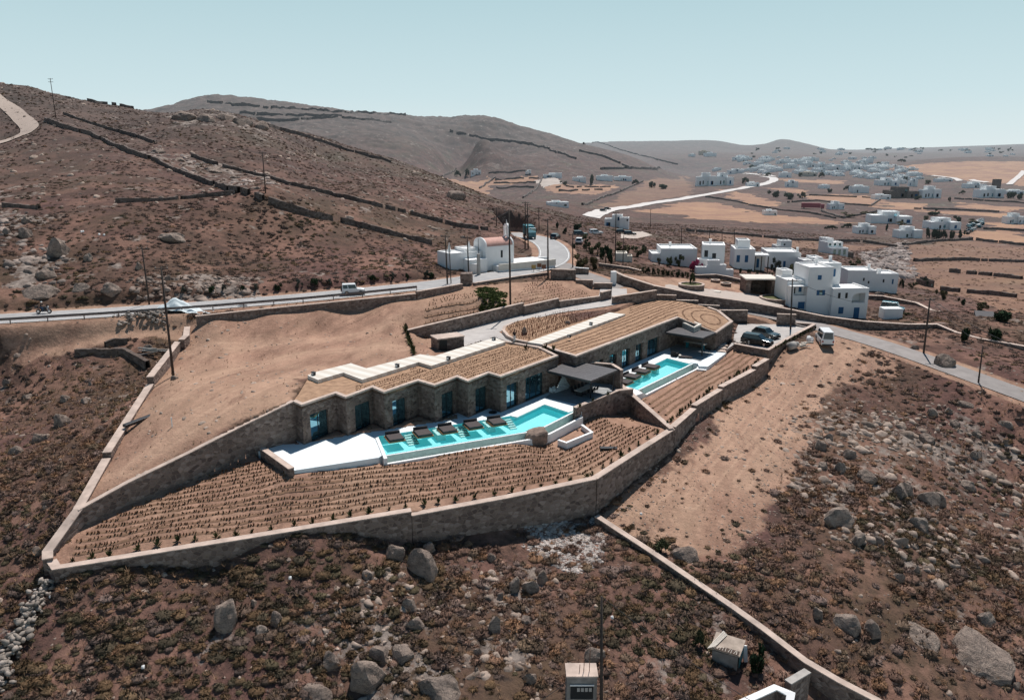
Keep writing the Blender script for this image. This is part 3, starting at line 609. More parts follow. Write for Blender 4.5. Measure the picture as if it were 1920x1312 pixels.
ribbon('valley_road', FAR_ROAD, 5.0, M['farroad'], .35, step=8, drape=True)
RIDGE_TRACK = [(lambda g: (g.x, g.y, g.z))(G(u, v)) for u, v in ((-60,150),(-10,182),(20,203),(46,226),(58,240),(50,250),(20,262),(-40,276))]
ribbon('hillside_track', RIDGE_TRACK, 2.6, plain('track_dust', (.43, .34, .28), 1, haze=True), .25, step=4, drape=True)
for pts in (((1892,347),(1905,336),(1920,321)), ((1748,330),(1790,334),(1800,340)), ((1820,338),(1850,343)), ((1452,332),(1420,328),(1395,326))):
    ribbon('field_track', [(lambda g: (g.x, g.y, g.z))(G(u, v)) for u, v in pts], 3, M['farroad'], .6, step=8, drape=True)
# ================================================================ the stone villa
def V2(p): return Vector((p[0], p[1], 0))
def t_at_u(p0, p1, z, u):
    """how far along p0-p1 (at height z) the photo column u falls"""
    lo, hi = 0.0, 1.0
    for _ in range(40):
        m = (lo+hi)/2; q = Vector(p0).lerp(Vector(p1), m)
        if proj(q.x, q.y, z)[0] < u: lo = m
        else: hi = m
    return (lo+hi)/2
def facade(mb, p0, p1, zb, z0, z1, holes=(), depth_=.38, m=0):
    """one stretch of masonry from p0 to p1 with openings (t0, t1, sill, head); returns each opening's frame corners"""
    a, b = V2(p0), V2(p1); d = (b-a); L = d.length; d.normalize(); nrm = Vector((d.y, -d.x, 0))   # towards the camera
    if nrm.y > 0 and abs(nrm.y) > .2: nrm = -nrm
    q = lambda t, z, o=0: tuple(a+d*(t*L)-nrm*o+Vector((0, 0, z)))
    zt = (lambda t: z1[0]+(z1[1]-z1[0])*t) if hasattr(z1, '__len__') else (lambda t: z1)
    xs = 0.0; out = []
    for t0, t1, s, h in sorted(holes):
        mb.quadface([q(xs, zb), q(t0, zb), q(t0, zt(t0)), q(xs, zt(xs))], m)
        mb.quadface([q(t0, h), q(t1, h), q(t1, zt(t1)), q(t0, zt(t0))], m)
        mb.quadface([q(t0, zb), q(t1, zb), q(t1, s), q(t0, s)], m)
        mb.quadface([q(t0, s), q(t0, s, depth_), q(t0, h, depth_), q(t0, h)], m); mb.quadface([q(t1, s, depth_), q(t1, s), q(t1, h), q(t1, h, depth_)], m)
        mb.quadface([q(t0, h, depth_), q(t1, h, depth_), q(t1, h), q(t0, h)], m); mb.quadface([q(t0, s), q(t1, s), q(t1, s, depth_), q(t0, s, depth_)], m)
        out.append((a+d*(t0*L)-nrm*(depth_-.06), a+d*(t1*L)-nrm*(depth_-.06), s, h, nrm)); xs = t1
    mb.quadface([q(xs, zb), q(1, zb), q(1, zt(1)), q(xs, zt(xs))], m)
    return out
def glazed_door(parent, hole, leaves=2):
    p, q, s, h, nrm = hole; d = q-p; L = d.length; d.normalize(); bar = .075
    fr = MB(); up = Vector((0, 0, 1))
    def bx(mb, a, b, z0, z1, o0, o1):
        c = [p+d*a+nrm*o0, p+d*b+nrm*o0, p+d*b+nrm*o1, p+d*a+nrm*o1]
        mb.add([(k.x, k.y, z0) for k in c]+[(k.x, k.y, z1) for k in c], [(0,1,2,3),(4,7,6,5),(0,4,5,1),(1,5,6,2),(2,6,7,3),(3,7,4,0)])
    bx(fr, .01, bar, s, h, -.03, .05); bx(fr, L-bar, L-.01, s, h, -.03, .05); bx(fr, bar, L-bar, h-bar, h-.01, -.03, .05); bx(fr, bar, L-bar, s, s+.05, -.03, .05)
    for k in range(1, leaves): bx(fr, L*k/leaves-.04, L*k/leaves+.04, s+.05, h-bar, -.03, .045)
    door = fr.build('glazed_door', M['frame'], parent)
    for k in range(leaves):
        g = MB(); bx(g, max(bar, L*k/leaves+.04*(k > 0)), L*(k+1)/leaves-(.04 if k < leaves-1 else bar), s+.05, h-bar, -.02, .0); g.build('pane', M['glass'], door)
    hd = MB(); bx(hd, L/leaves+.06 if leaves > 1 else L-.15, L/leaves+.09 if leaves > 1 else L-.12, s+.9, s+1.25, .045, .09); hd.build('handle', M['frame'], door)
def coping(name, pts, w, th, mat, parent=None, side=0, over=.03):
    """flat stone cap along a wall top; pts carry the height; side 0 = centred, +1/-1 = all to one side"""
    pts = [Vector(p) for p in pts]; n = len(pts); A, B = [], []
    for i in range(n):
        d0 = (pts[i]-pts[i-1]) if i else (pts[1]-pts[0]); d1 = (pts[i+1]-pts[i]) if i < n-1 else (pts[i]-pts[i-1])
        d0.z = d1.z = 0; d0.normalize(); d1.normalize(); n0 = Vector((d0.y, -d0.x, 0)); n1 = Vector((d1.y, -d1.x, 0)); b = (n0+n1)
        b = b/max(b.length_squared, .25)*2 if b.length > .1 else n0
        o0, o1 = (w/2, -w/2) if side == 0 else ((over, -w) if side > 0 else (w, -over))
        A.append(pts[i]+b*o0); B.append(pts[i]+b*o1)
    mb = MB()
    vs = [tuple(p) for p in A]+[tuple(p) for p in B]+[(p.x, p.y, p.z-th) for p in A]+[(p.x, p.y, p.z-th) for p in B]
    fs = []
    for i in range(n-1):
        fs += [(i, i+1, n+i+1, n+i), (2*n+i, 3*n+i, 3*n+i+1, 2*n+i+1), (i, 2*n+i, 2*n+i+1, i+1), (n+i, n+i+1, 3*n+i+1, 3*n+i)]
    fs += [(0, n, 3*n, 2*n), (n-1, 3*n-1, 4*n-1, 2*n-1)]
    mb.add(vs, fs); return mb.build(name, mat, parent) if name else (vs, fs)

def stone_wall(label, segs, thick=.55, mat='stone', name='stone_wall', cope=True, low=None, side=0, capmat='cope'):
    """segs: polylines of points whose z is the wall top; each runs down into the ground"""
    root = None; body = MB(); caps = MB()
    for pts in segs:
        pts = resample(pts, 2.5); n = len(pts); A, B = [], []
        for i in range(n):
            d = pts[min(i+1, n-1)]-pts[max(i-1, 0)]; d.z = 0; d.normalize(); nn = Vector((d.y, -d.x, 0))
            A.append(pts[i]+nn*(thick/2 if not side else (0 if side > 0 else thick))); B.append(pts[i]-nn*(thick/2 if not side else (thick if side > 0 else 0)))
        lo = T(np.array([p.x for p in pts]+[p.x for p in A]+[p.x for p in B]), np.array([p.y for p in pts]+[p.y for p in A]+[p.y for p in B])).reshape(3, n).min(0)
        lo = np.minimum(lo, np.array([p.z for p in pts])-.3)-.9
        if low is not None: lo = np.minimum(lo, low)
        vs = [(p.x, p.y, p.z-.09) for p in A]+[(p.x, p.y, p.z-.09) for p in B]+[(p.x, p.y, lo[i]) for i, p in enumerate(A)]+[(p.x, p.y, lo[i]) for i, p in enumerate(B)]
        fs = []
        for i in range(n-1): fs += [(i, i+1, n+i+1, n+i), (i, 2*n+i, 2*n+i+1, i+1), (n+i, n+i+1, 3*n+i+1, 3*n+i)]
        fs += [(0, n, 3*n, 2*n), (n-1, 3*n-1, 4*n-1, 2*n-1)]
        body.add(vs, fs)
        if cope:
            pp = [(a+b)/2 for a, b in zip(A, B)]; pp[0] = pp[0]+(pp[0]-pp[1]).normalized()*.03; pp[-1] = pp[-1]+(pp[-1]-pp[-2]).normalized()*.03
            v2, f2 = coping(None, pp, thick+.06, .09, None); caps.add(v2, f2)
    o = body.build(name, M[mat]); tag(o, label, 'wall')
    if cope: caps.build('coping', M[capmat], o)
    return o

# ---------------------------------------------------------------- lower wing: the saw-tooth front
def tuft_rows(rows, spacing, hgt, wid, cols, jitter=.25, ridge=.0, rw=.18, zf=None):
    """planted rows: leaf tufts (and a low soil mound) following each polyline of (x, y, z)"""
    pos = []; parts = []
    for row in rows:
        row = [Vector(p) for p in row]
        L = sum((b-a).length for a, b in zip(row[:-1], row[1:])); s = random.random()*spacing; acc = 0
        for a, b in zip(row[:-1], row[1:]):
            l = (b-a).length
            while s < acc+l:
                if random.random() < .10: s += spacing; continue
                p = a.lerp(b, (s-acc)/l); pos.append((p.x+random.gauss(0, .05), p.y+random.gauss(0, .05), p.z)); s += spacing*random.uniform(1-jitter, 1+jitter)
            acc += l
        if ridge and L > .8:
            rr = resample(row, .45); n = len(rr); V = []; Fq = []
            for i, p in enumerate(rr):
                d = rr[min(i+1, n-1)]-rr[max(i-1, 0)]; d.z = 0; d.normalize(); nn = Vector((d.y, -d.x, 0)); k = random.uniform(.6, 1.3); o = nn*random.gauss(0, .035)
                V += [p+o+nn*rw-Vector((0, 0, .05)), p+o+Vector((0, 0, ridge*k)), p+o-nn*rw-Vector((0, 0, .05))]
            for i in range(n-1): Fq += [(3*i, 3*i+1, 3*i+4), (3*i, 3*i+4, 3*i+3), (3*i+1, 3*i+2, 3*i+5), (3*i+1, 3*i+5, 3*i+4)]
            parts.append((np.array([v[:] for v in V]), np.array(Fq), np.tile(np.array([[.20, .12, .078]]), (len(V), 1))))
    pos = np.array(pos); n = len(pos)
    V = []; Fc = []
    for k in range(7):
        a = k*2.4; r = .5; w2 = .22; lean = .35+.3*((k*37) % 5)/5
        V += [(math.cos(a)*.05-math.sin(a)*w2, math.sin(a)*.05+math.cos(a)*w2, 0), (math.cos(a)*.05+math.sin(a)*w2, math.sin(a)*.05-math.cos(a)*w2, 0), (math.cos(a)*r*lean, math.sin(a)*r*lean, .75+.25*((k*3) % 4)/3)]
        Fc.append((3*k, 3*k+1, 3*k+2))
    sc = np.stack([RNG.uniform(.7, 1.25, n)*wid, RNG.uniform(.7, 1.25, n)*wid, RNG.uniform(.6, 1.3, n)*hgt], 1)
    c = np.array(cols)[RNG.integers(0, len(cols), n)]*RNG.uniform(.75, 1.25, (n, 1))
    parts.append(scatter('', (np.array(V), np.array(Fc)), pos, sc, RNG.uniform(0, 6.3, n), c, None))
    return merge(parts)
def clip_rows(rows, poly, holes=(), step=.5, zf=None, margin=.3):
    out = []
    edge = [(a[0], a[1], 0) for a in list(poly)+[poly[0]]]
    for row in rows:
        rr = resample(row, step); x = np.array([p.x for p in rr]); y = np.array([p.y for p in rr])
        ok = in_poly(x, y, poly) & (line_dist(x, y, edge)[0] > margin)
        for h in holes: ok &= ~in_poly(x, y, h) & (line_dist(x, y, [(a[0], a[1], 0) for a in list(h)+[h[0]]])[0] > .35)
        cur = []
        z = zf(x, y) if zf else [p.z for p in rr]
        for i, k in enumerate(ok):
            if k: cur.append((x[i], y[i], z[i]))
            elif cur:
                if len(cur) > 1: out.append(cur)
                cur = []
        if len(cur) > 1: out.append(cur)
    return out
def par_rows(p0, d, n0, n1, gap, length=90, wob=.12):
    d = V2(d).normalized(); nn = Vector((-d.y, d.x, 0)); rows = []
    for k in range(n0, n1):
        o = V2(p0)+nn*(k*gap); ph = random.random()*9
        rows.append([o+d*s+nn*(wob*math.sin(s*.25+ph)+.04*math.sin(s*1.7+ph)) for s in np.arange(-length, length, 1.0)])
    return rows
DRY = [(.17, .080, .045), (.135, .068, .040), (.20, .105, .055), (.115, .070, .038)]
RED = [(.23, .078, .045), (.27, .10, .058), (.20, .072, .048), (.17, .085, .052)]

lower_villa = empty('stone_villa', (0, 0, 0), 0, 'long flat stone villa wing with a saw-tooth front of glass doors behind the nearer pool', 'villa')
mb = MB(); doors = []
HD = 3.0
specs = {1: [(583, 617, 2)], 3: [(666.7, 696.7, 2)], 5: [(736.7, 763, 2)], 7: [(828.6, 852, 2)], 9: [(891.5, 914, 2)], 11: [(950, 971.5, 2), (985.4, 1019.8, 3)]}
for i in range(len(FACE)-1):
    p0, p1 = FACE[i], FACE[i+1]
    hs = [(t_at_u(p0, p1, 1.3, a), t_at_u(p0, p1, 1.3, b), .02, HD) for a, b, n in specs.get(i, [])]
    for hole, sp in zip(facade(mb, p0, p1, -1.2, .02, ZR-.08, hs), specs.get(i, [])): doors.append((hole, sp[2]))
# right-hand return of the wing, back towards the stair
Mend = FACE[-1]; Mback = P(1014, 650, ZR)
facade(mb, Mend, Mback, -1.2, 0, ZR-.08)
mb.build('wall', M['stone_dark'], lower_villa)
for h, n in doors: glazed_door(lower_villa, h, n)
coping('parapet_coping', [Vector((p.x, p.y, ZR)) for p in FACE]+[Vector((Mback.x, Mback.y, ZR)), Vector(P(928, 635.5, ZR))], .45, .2, M['cope'], lower_villa, side=1)
WALK_IN = [P(u, v, ZR) for u, v in ((948,643.6),(809,689),(785,682),(679.5,715),(644,701.5),(596.5,715.5))]
mb = MB(); mb.prism([(p.x, p.y, ZR-.2) for p in FACE]+[(Mback.x, Mback.y, ZR-.2), (P(930,637,ZR).x, P(930,637,ZR).y, ZR-.2)]+[(p.x, p.y, ZR-.2) for p in ROOF_BACK[1:]]+[(P(560,735,ZR).x, P(560,735,ZR).y, ZR-.2)], ZR-.5)
mb.build('roof_soil', M['soil'], lower_villa)
def m_slab():
    t = NT('roof_walk_slabs'); d = (FACE[12]-FACE[11]); d.z = 0; d.normalize()
    dp = t.new('ShaderNodeVectorMath', operation='DOT_PRODUCT'); t.link(t.P(), dp.inputs[0]); dp.inputs[1].default_value = d
    fr = t.math('FRACT', t.math('MULTIPLY', dp.outputs['Value'], .62)); c = t.mix(t.ramp(fr, (.46, 0), (.5, 1)), (.62, .56, .48), (.72, .68, .61))
    c = t.mix(t.ramp(fr, (0.0, 1), (.035, 0)), c, (.34, .29, .25)); c = t.mix(t.ramp(t.noise(.7, 5), (.35, 0), (.7, .3)), c, (.55, .47, .39)); t.base(c); t.b.inputs['Roughness'].default_value = .8; return t.m
M['walk'] = m_slab()
mb = MB(); mb.prism([(p.x, p.y, ZR+.22) for p in ROOF_BACK]+[(p.x, p.y, ZR+.22) for p in WALK_IN[::-1]], ZR-.6); mb.build('roof_walkway', M['walk'], lower_villa)
ROOF_SOIL = [(p.x, p.y) for p in FACE[3:]]+[(Mback.x, Mback.y)]+[(p.x, p.y) for p in WALK_IN[:5]]+[P2(655,728,ZR)]
dv = FACE[12]-FACE[11]
rows = clip_rows(par_rows(FACE[11], dv, -14, 40, .62), ROOF_SOIL, margin=.55)
rows = [[(x, y, ZR-.2) for x, y, z in r] for r in rows]
V, Fc, tt = tuft_rows(rows, .24, .14, .24, DRY, ridge=.05, rw=.13)
o = np_mesh('roof_planting', V, Fc, M['plant'], tt); o.parent = lower_villa; o['kind'] = 'stuff'
for u, v in ((590,701),(745,688.5),(841,673.5),(925,637)):
    pass
def spot(u, v, z, label):
    mb = MB(); mb.box(-.22,.22,-.16,.16,0,.34); mb.box(-.26,.26,-.2,.2,.34,.40); r = tag(mb.build('floodlight', M['dark'], None, loc=P(u, v, z), bevel=.02), label, 'floodlight')
    k = MB(); k.box(-.15,.15,-.175,-.16,.08,.28); k.build('lens', M['lamp'], r); r.rotation_euler.z = R(-35)
spot(588, 703, ZR+.22, 'small dark floodlight at the left end of the cream roof walkway'); spot(745, 688, ZR+.22, 'small dark floodlight midway along the stepped cream roof walkway')
spot(841, 674, ZR+.22, 'small dark floodlight on the cream walkway below the little stone hut'); spot(926, 637.5, ZR+.22, 'small dark floodlight at the driveway end of the cream roof walkway')
spot(1067, 633, ZR+.1, 'small grey floodlight halfway along the upper white roof walkway'); spot(1108, 609, ZR+.1, 'small grey floodlight near the far end of the upper white roof walkway')

# ---------------------------------------------------------------- upper wing
upper_villa = empty('stone_villa', (0, 0, 0), 0, 'flat stone villa wing with a furrowed roof garden behind the farther pool', 'villa')
N_, Q_, R_, S_, T_ = (UPR[k] for k in ('N', 'Q', 'Rr', 'S', 'T'))
mb = MB(); udoors = []
sp = [(1115.7, 1130.6, 2), (1142, 1156, 2), (1166.5, 1180.6, 2), (1192, 1204.5, 2), (1214, 1235, 3)]
hs = [(t_at_u(N_, Q_, 1.2, a), t_at_u(N_, Q_, 1.2, b), .02, 2.6) for a, b, n in sp]
for hole, s_ in zip(facade(mb, N_, Q_, -1.2, .02, ZR-.08, hs), sp): udoors.append((hole, s_[2]))
facade(mb, Q_, R_, -1.2, 0, (Q_.z-.08, R_.z-.08)); facade(mb, R_, S_, -1.2, 0, (R_.z-.08, S_.z-.08)); facade(mb, S_, T_, -1.2, 0, (S_.z-.08, T_.z-.08))
NB = P(1044, 657.5, ZR); facade(mb, NB, N_, -1.2, 0, ZR-.08)
mb.build('wall', M['stone_dark'], upper_villa)
for h, n in udoors: glazed_door(upper_villa, h, n)
LEFTE = [P(u, v, ZR) for u, v in ((988,642),(1016.7,646.5),(1044,657))]
coping('parapet_coping', LEFTE[1:]+[N_, Q_, R_, S_, T_, P(1330,575,4.3)], .5, .2, M['cope'], upper_villa, side=1)
_ur = TPS([(p.x/20, p.y/20) for p in UPPER_ROOF], [p.z-.2 for p in UPPER_ROOF], 1e-2)
def zroof(x, y): return _ur(np.stack([np.atleast_1d(x)/20, np.atleast_1d(y)/20], 1))
def grid_sheet(name, poly, zf, step, mat, parent=None):
    bm = bmesh.new(); f = bm.faces.new([bm.verts.new((p[0], p[1], 0)) for p in poly]); f.normal_update(); bmesh.ops.triangulate(bm, faces=[f], ngon_method='EAR_CLIP')
    for ax in (0, 1):
        lo, hi = min(p[ax] for p in poly), max(p[ax] for p in poly)
        for c in np.arange(lo+step, hi, step):
            co = [0, 0, 0]; no = [0, 0, 0]; co[ax] = c; no[ax] = 1
            bmesh.ops.bisect_plane(bm, geom=bm.verts[:]+bm.edges[:]+bm.faces[:], plane_co=co, plane_no=no)
    vs = bm.verts[:]; z = zf(np.array([v.co.x for v in vs]), np.array([v.co.y for v in vs]))
    for v, k in zip(vs, z): v.co.z = k
    bmesh.ops.recalc_face_normals(bm, faces=bm.faces[:])
    me = bpy.data.meshes.new(name); bm.to_mesh(me); bm.free(); me.materials.append(mat)
    if me.polygons and sum(p.normal.z for p in me.polygons) < 0: me.flip_normals()
    for p in me.polygons: p.use_smooth = True
    o = bpy.data.objects.new(name, me); COL.objects.link(o); o.parent = parent; return o
grid_sheet('roof_soil', UPPER_PIT, zroof, 1.5, M['soil'], upper_villa)
UW = [P(u, v, ZR) for u, v in ((989,642.5),(1016,646.5),(1173,590),(1143,586.8))]
mb = MB(); mb.prism([(p.x, p.y, ZR+.1) for p in UW], ZR-.5); mb.build('roof_walkway', M['walk'], upper_villa)
US = [(N_.x, N_.y), (Q_.x, Q_.y), (R_.x, R_.y), (S_.x, S_.y), (T_.x, T_.y)]+[(p.x, p.y) for p in UP_BACK[:5]]+[(UW[2].x, UW[2].y), (UW[1].x, UW[1].y), (UP_BACK[-1].x, UP_BACK[-1].y)]
du = Q_-N_
ring_c = P(1332, 592, 4.2)
RG = [(ring_c.x+math.cos(a)*4.6*1.0, ring_c.y+math.sin(a)*7.0) for a in np.linspace(0, 2*math.pi, 24, endpoint=False)]
SKYL = [P2(u, v, 4.3) for u, v in ((1280,597.5),(1296,594),(1316,600.5),(1302,607))]
rows = clip_rows(par_rows(N_, du, -16, 40, .95), US, [RG, SKYL], zf=zroof, margin=.5)
for k in (.35, .68, 1.0):
    ring = [[(ring_c.x+math.cos(a)*4.2*k, ring_c.y+math.sin(a)*6.4*k, 0) for a in np.linspace(0, 2*math.pi, 40)]]
    rows += clip_rows(ring, US, zf=zroof, margin=.5)
V, Fc, tt = tuft_rows(rows, .36, .13, .24, [(.12, .075, .045), (.15, .09, .05), (.10, .07, .04)], ridge=.10, rw=.2)
o = np_mesh('roof_planting', V, Fc, M['plant'], tt); o.parent = upper_villa; o['kind'] = 'stuff'
mb = MB(); sk = [Vector((x, y, 0)) for x, y in SKYL]
def quad_ring(mb, q, w_, z0, z1):
    c = sum(q, Vector())/4; inn = [p+(c-p).normalized()*w_ for p in q]
    for i in range(4):
        j = (i+1) % 4; mb.prism([(q[i].x, q[i].y, z1), (q[j].x, q[j].y, z1), (inn[j].x, inn[j].y, z1), (inn[i].x, inn[i].y, z1)], z0)
zs_k = float(zroof(np.array([np.mean([p.x for p in sk])]), np.array([np.mean([p.y for p in sk])]))[0])+.12; quad_ring(mb, sk, .5, zs_k-1, zs_k)
mb.build('skylight_frame', M['slab'], upper_villa)
mb = MB(); mb.prism([(p.x, p.y, zs_k-.3) for p in sk], zs_k-.5); mb.build('skylight_pane', M['glass'], upper_villa)

# the planted bed between driveway and roof walkway
BED = [P(u, v, 4.3) for u, v in ((987.5,643.5),(967,639.5),(950,631.5),(941.5,621),(944,614),(960,606.5),(1015,591.5),(1084,577),(1148,571),(1150,585),(1141,588))]
BEDP = [(p.x, p.y) for p in BED]
mb = MB(); mb.prism([(p.x, p.y, 4.42) for p in BED], 3.5); bed = mb.build('planting_bed', M['soil']); tag(bed, 'crescent planting bed of reddish tufts between the driveway and the white roof walkway', 'planting bed')
coping('kerb', [Vector((p.x, p.y, 4.52)) for p in BED[:6]], .4, .6, M['cope'], bed, side=-1)
rows = clip_rows(par_rows(BED[0], UW[3]-UW[0], -3, 22, .60), BEDP, zf=lambda x, y: np.full(len(x), 4.42), margin=.5)
V, Fc, tt = tuft_rows(rows, .42, .38, .24, RED, ridge=.06)
o = np_mesh('bed_planting', V, Fc, M['plant'], tt); o.parent = bed; o['kind'] = 'stuff'

# ---------------------------------------------------------------- terraces
def slab(name, poly, z0, z1, mat, kind='structure', parent=None):
    mb = MB(); mb.prism([(p[0], p[1], z1) for p in poly], z0); o = mb.build(name, mat, parent)
    return tag(o, kind=kind) if parent is None else o
K = [P(u, v, 0) for u, v in ((703,818.5),(957,779.5),(1019,751),(1076.5,770),(1016.5,800),(984,809),(717,853))]    # lower pool water outline
KU = [P(u, v, 0) for u, v in ((1162,708),(1247.8,667.8),(1297.8,680.3),(1196,729.5),(1176,723))]                     # upper pool water outline
def minus(poly_front, pts): return poly_front
TL = [P(484,846,0)]+[Vector((p.x, p.y+.02, 0)) for p in FACE]+[P(u, v, 0) for u, v in ((1078,704),(1120,704),(1165,728),(1158,736),(1083,767))]
slab('terrace', [(p.x, p.y) for p in TL]+[(K[3].x+.9, K[3].y-.3), (K[3].x, K[3].y), (K[2].x, K[2].y), (K[1].x, K[1].y), (K[0].x, K[0].y), (K[6].x, K[6].y)]+[P2(710,857.5,0), P2(551,881.7,0)], -1.6, 0, M['terrace'])
TU = [P(u, v, 0) for u, v in ((1120,722),(1163,692),(1236,658),(1275,638),(1347,655),(1362,661.5),(1327,687),(1310,686))]
slab('terrace', [(p.x, p.y) for p in TU]+[(KU[2].x+.75, KU[2].y-.35), (KU[2].x, KU[2].y), (KU[1].x, KU[1].y), (KU[0].x, KU[0].y)]+[P2(1156,712,0)], -1.6, 0, M['terrace'])
slab('terrace_deck', [P2(u, v, .006) for u, v in ((1047,727),(1079,706),(1118,706),(1158,730),(1090,760),(1022,745))], -.05, .012, plain('grey_decking', (.33, .335, .335), .75, var=.12, sc=1.5))
slab('terrace_deck', [P2(u, v, .006) for u, v in ((1256,648),(1276,640),(1342,656),(1313,678),(1258,662))], -.05, .012, bpy.data.materials['grey_decking'])
mb = MB(); dd = (P(1090,760,0)-P(1022,745,0)).normalized();  # dark strips laid across the grey decking
for k in range(9):
    a = P(1022,745,0).lerp(P(1047,727,0), k/9+.05)+Vector((.1,0,0)); b = P(1090,760,0).lerp(P(1158,730,0), k/9+.05); mb.tube((a.x,a.y,.0), (b.x,b.y,.0), .045, n=4)
for k in range(7):
    a = P(1258,662,0).lerp(P(1256,648,0), k/7+.07); b = P(1313,678,0).lerp(P(1342,656,0), k/7+.07); mb.tube((a.x,a.y,.0), (b.x,b.y,.0), .045, n=4)
tag(mb.build('deck_stripe', M['deck']), kind='structure')
# ---------------------------------------------------------------- pools
def off_poly(pts, w):
    """offset an open polyline to its right-hand side by w"""
    out = []; n = len(pts)
    for i in range(n):
        d0 = (pts[i]-pts[i-1]).normalized() if i else (pts[1]-pts[0]).normalized(); d1 = (pts[i+1]-pts[i]).normalized() if i < n-1 else d0
        n0 = Vector((d0.y, -d0.x, 0)); n1 = Vector((d1.y, -d1.x, 0)); b = n0+n1; out.append(pts[i]+b*(w*2/max(b.length_squared, .5)))
    return out
def strip(mb, A, B, za, zb, m=0):
    n = len(A); mb.add([(p.x, p.y, za) for p in A]+[(p.x, p.y, zb) for p in B], [(i, i+1, n+i+1, n+i) for i in range(n-1)], m)
def pool(poly, front, label, rim_pts, rimw):
    root = empty('swimming_pool', (poly[0].x, poly[0].y, 0), 0, label, 'swimming pool')
    def loc(o): o.matrix_parent_inverse = root.matrix_basis.inverted() if False else Matrix.Translation((-poly[0].x, -poly[0].y, 0)); return o
    n = len(poly); mb = MB(); dp = -.9
    for i in range(n):
        a, b = poly[i], poly[(i+1) % n]; mb.quadface([(a.x,a.y,.0-.002), (b.x,b.y,-.002), (b.x,b.y,dp), (a.x,a.y,dp)])
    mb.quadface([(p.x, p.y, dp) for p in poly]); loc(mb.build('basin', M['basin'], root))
    mb = MB(); mb.quadface([(p.x, p.y, -.05) for p in (poly if sum(poly[i].x*poly[(i+1)%n].y-poly[(i+1)%n].x*poly[i].y for i in range(n)) > 0 else poly[::-1])]); loc(mb.build('water', M['water'], root))
    A = front; B = off_poly(front, .22); C = off_poly(front, .95); D = off_poly(front, 1.25)
    mb = MB(); strip(mb, A, B, -.04, -.045); loc(mb.build('overflow_edge', M['white'], root))
    mb = MB(); strip(mb, B, B, -.045, -1.3); strip(mb, B, C, -1.02, -1.02); loc(mb.build('overflow_wall', M['wet'], root))
    mb = MB(); strip(mb, C, D, -.5, -.5); strip(mb, C, C, -.5, -1.3); strip(mb, D, D, -.5, -2.6)
    for k, s in ((0, 1), (-1, -1)):
        q = [A[k], B[k], C[k], D[k]]; mb.quadface([(q[0].x,q[0].y,-.06), (q[1].x,q[1].y,-.06), (q[3].x,q[3].y,-.5), (q[3].x,q[3].y,-2.4), (q[0].x,q[0].y,-2.4)])
    loc(mb.build('channel_wall', M['white'], root))
    cp = coping('rim', [Vector((p.x, p.y, .05)) for p in rim_pts], rimw, .12, M['white'], root, side=-1); loc(cp)
    return root, loc
pl, ploc = pool(K, [K[6], K[5], K[4], K[3]], 'angular turquoise infinity pool with five sunbeds in front of the saw-tooth wing', [K[1], K[2], K[3]], .95)
pu, puloc = pool(KU, [KU[3], KU[2]], 'straight turquoise infinity pool with four sunbeds beside the upper wing', [KU[0], KU[1], KU[2]], .75)
cp = coping('rim', [Vector((p.x, p.y, .10)) for p in off_poly([K[0], K[6], K[6]+(K[6]-K[0]).normalized()*1.2], 0)], .32, 1.2, M['white'], pl, side=1); ploc(cp)
bx_, by_ = (K[1]-K[0]).normalized(), None; by_ = Vector((bx_.y, -bx_.x, 0))
LB = (K[1]-K[0]).length
def ledge(t0, t1, steps, z=-.28, w_=2.0):
    mb = MB()
    for k in range(steps):
        a = K[0]+bx_*(t0*LB)+by_*(w_*k/steps); b = K[0]+bx_*(t1*LB)+by_*(w_*k/steps); c = b+by_*(w_/steps); d = a+by_*(w_/steps); zt = z-k*.13
        mb.prism([(a.x,a.y,zt),(b.x,b.y,zt),(c.x,c.y,zt),(d.x,d.y,zt)], -.89)
    ploc(mb.build('steps' if steps > 1 else 'ledge', M['ledge'], pl))
def tb(u): return t_at_u(K[0], K[1], 0, u)
ledge(tb(756), tb(776), 5); ledge(tb(809), tb(824), 1, -.16); ledge(tb(852), tb(870), 5); ledge(tb(903), tb(916), 1, -.16); ledge(tb(944), tb(956.5), 5)
mb = MB()
def sunbed(c, ang, label, w_=1.62, l_=2.0):
    root = empty('sunbed', c, ang, label, 'sunbed', 'charcoal sunbeds on the pool edges')
    m_ = MB(); m_.box(-w_/2-.1, w_/2+.1, -l_/2-.05, l_/2+.05, -.14, 0); m_.build('platform', M['teak'], root, bevel=.015)
    m_ = MB(); m_.box(-w_/2, w_/2, -l_/2, l_/2, .0, .24); m_.build('mattress', M['cushion'], root, bevel=.06)
    m_ = MB(); m_.tube((-w_/2+.03, l_/2-.14, .35), (w_/2-.03, l_/2-.14, .35), .16, n=12); m_.build('bolster', M['bolster'], root, smooth=True)
    return root
angL = math.atan2(bx_.y, bx_.x)
for (u, v), lb in zip(((740,817.5),(792.6,809),(838.7,802.2),(887,794.5),(931,788)), ('leftmost', 'second from the left', 'middle', 'second from the right', 'rightmost')):
    p = P(u, v, .22); sunbed((p.x, p.y, .02), angL, f'charcoal sunbed with black bolster, {lb} of the five on the nearer pool')
bu = (KU[1]-KU[0]).normalized(); angU = math.atan2(bu.y, bu.x)
for (u, v), lb in zip(((1169,713.5),(1183.5,703.5),(1202,694),(1220,685.3)), ('nearest, half hidden by the wall,', 'second nearest', 'third nearest', 'farthest')):
    p = P(u, v, .22); sunbed((p.x, p.y, .02), angU, f'charcoal sunbed, {lb} of the four on the farther pool', 1.7, 2.1)
mb = MB(); pa, pb = KU[0]+bu*1, KU[0].lerp(KU[1], .60); nn = Vector((bu.y, -bu.x, 0))
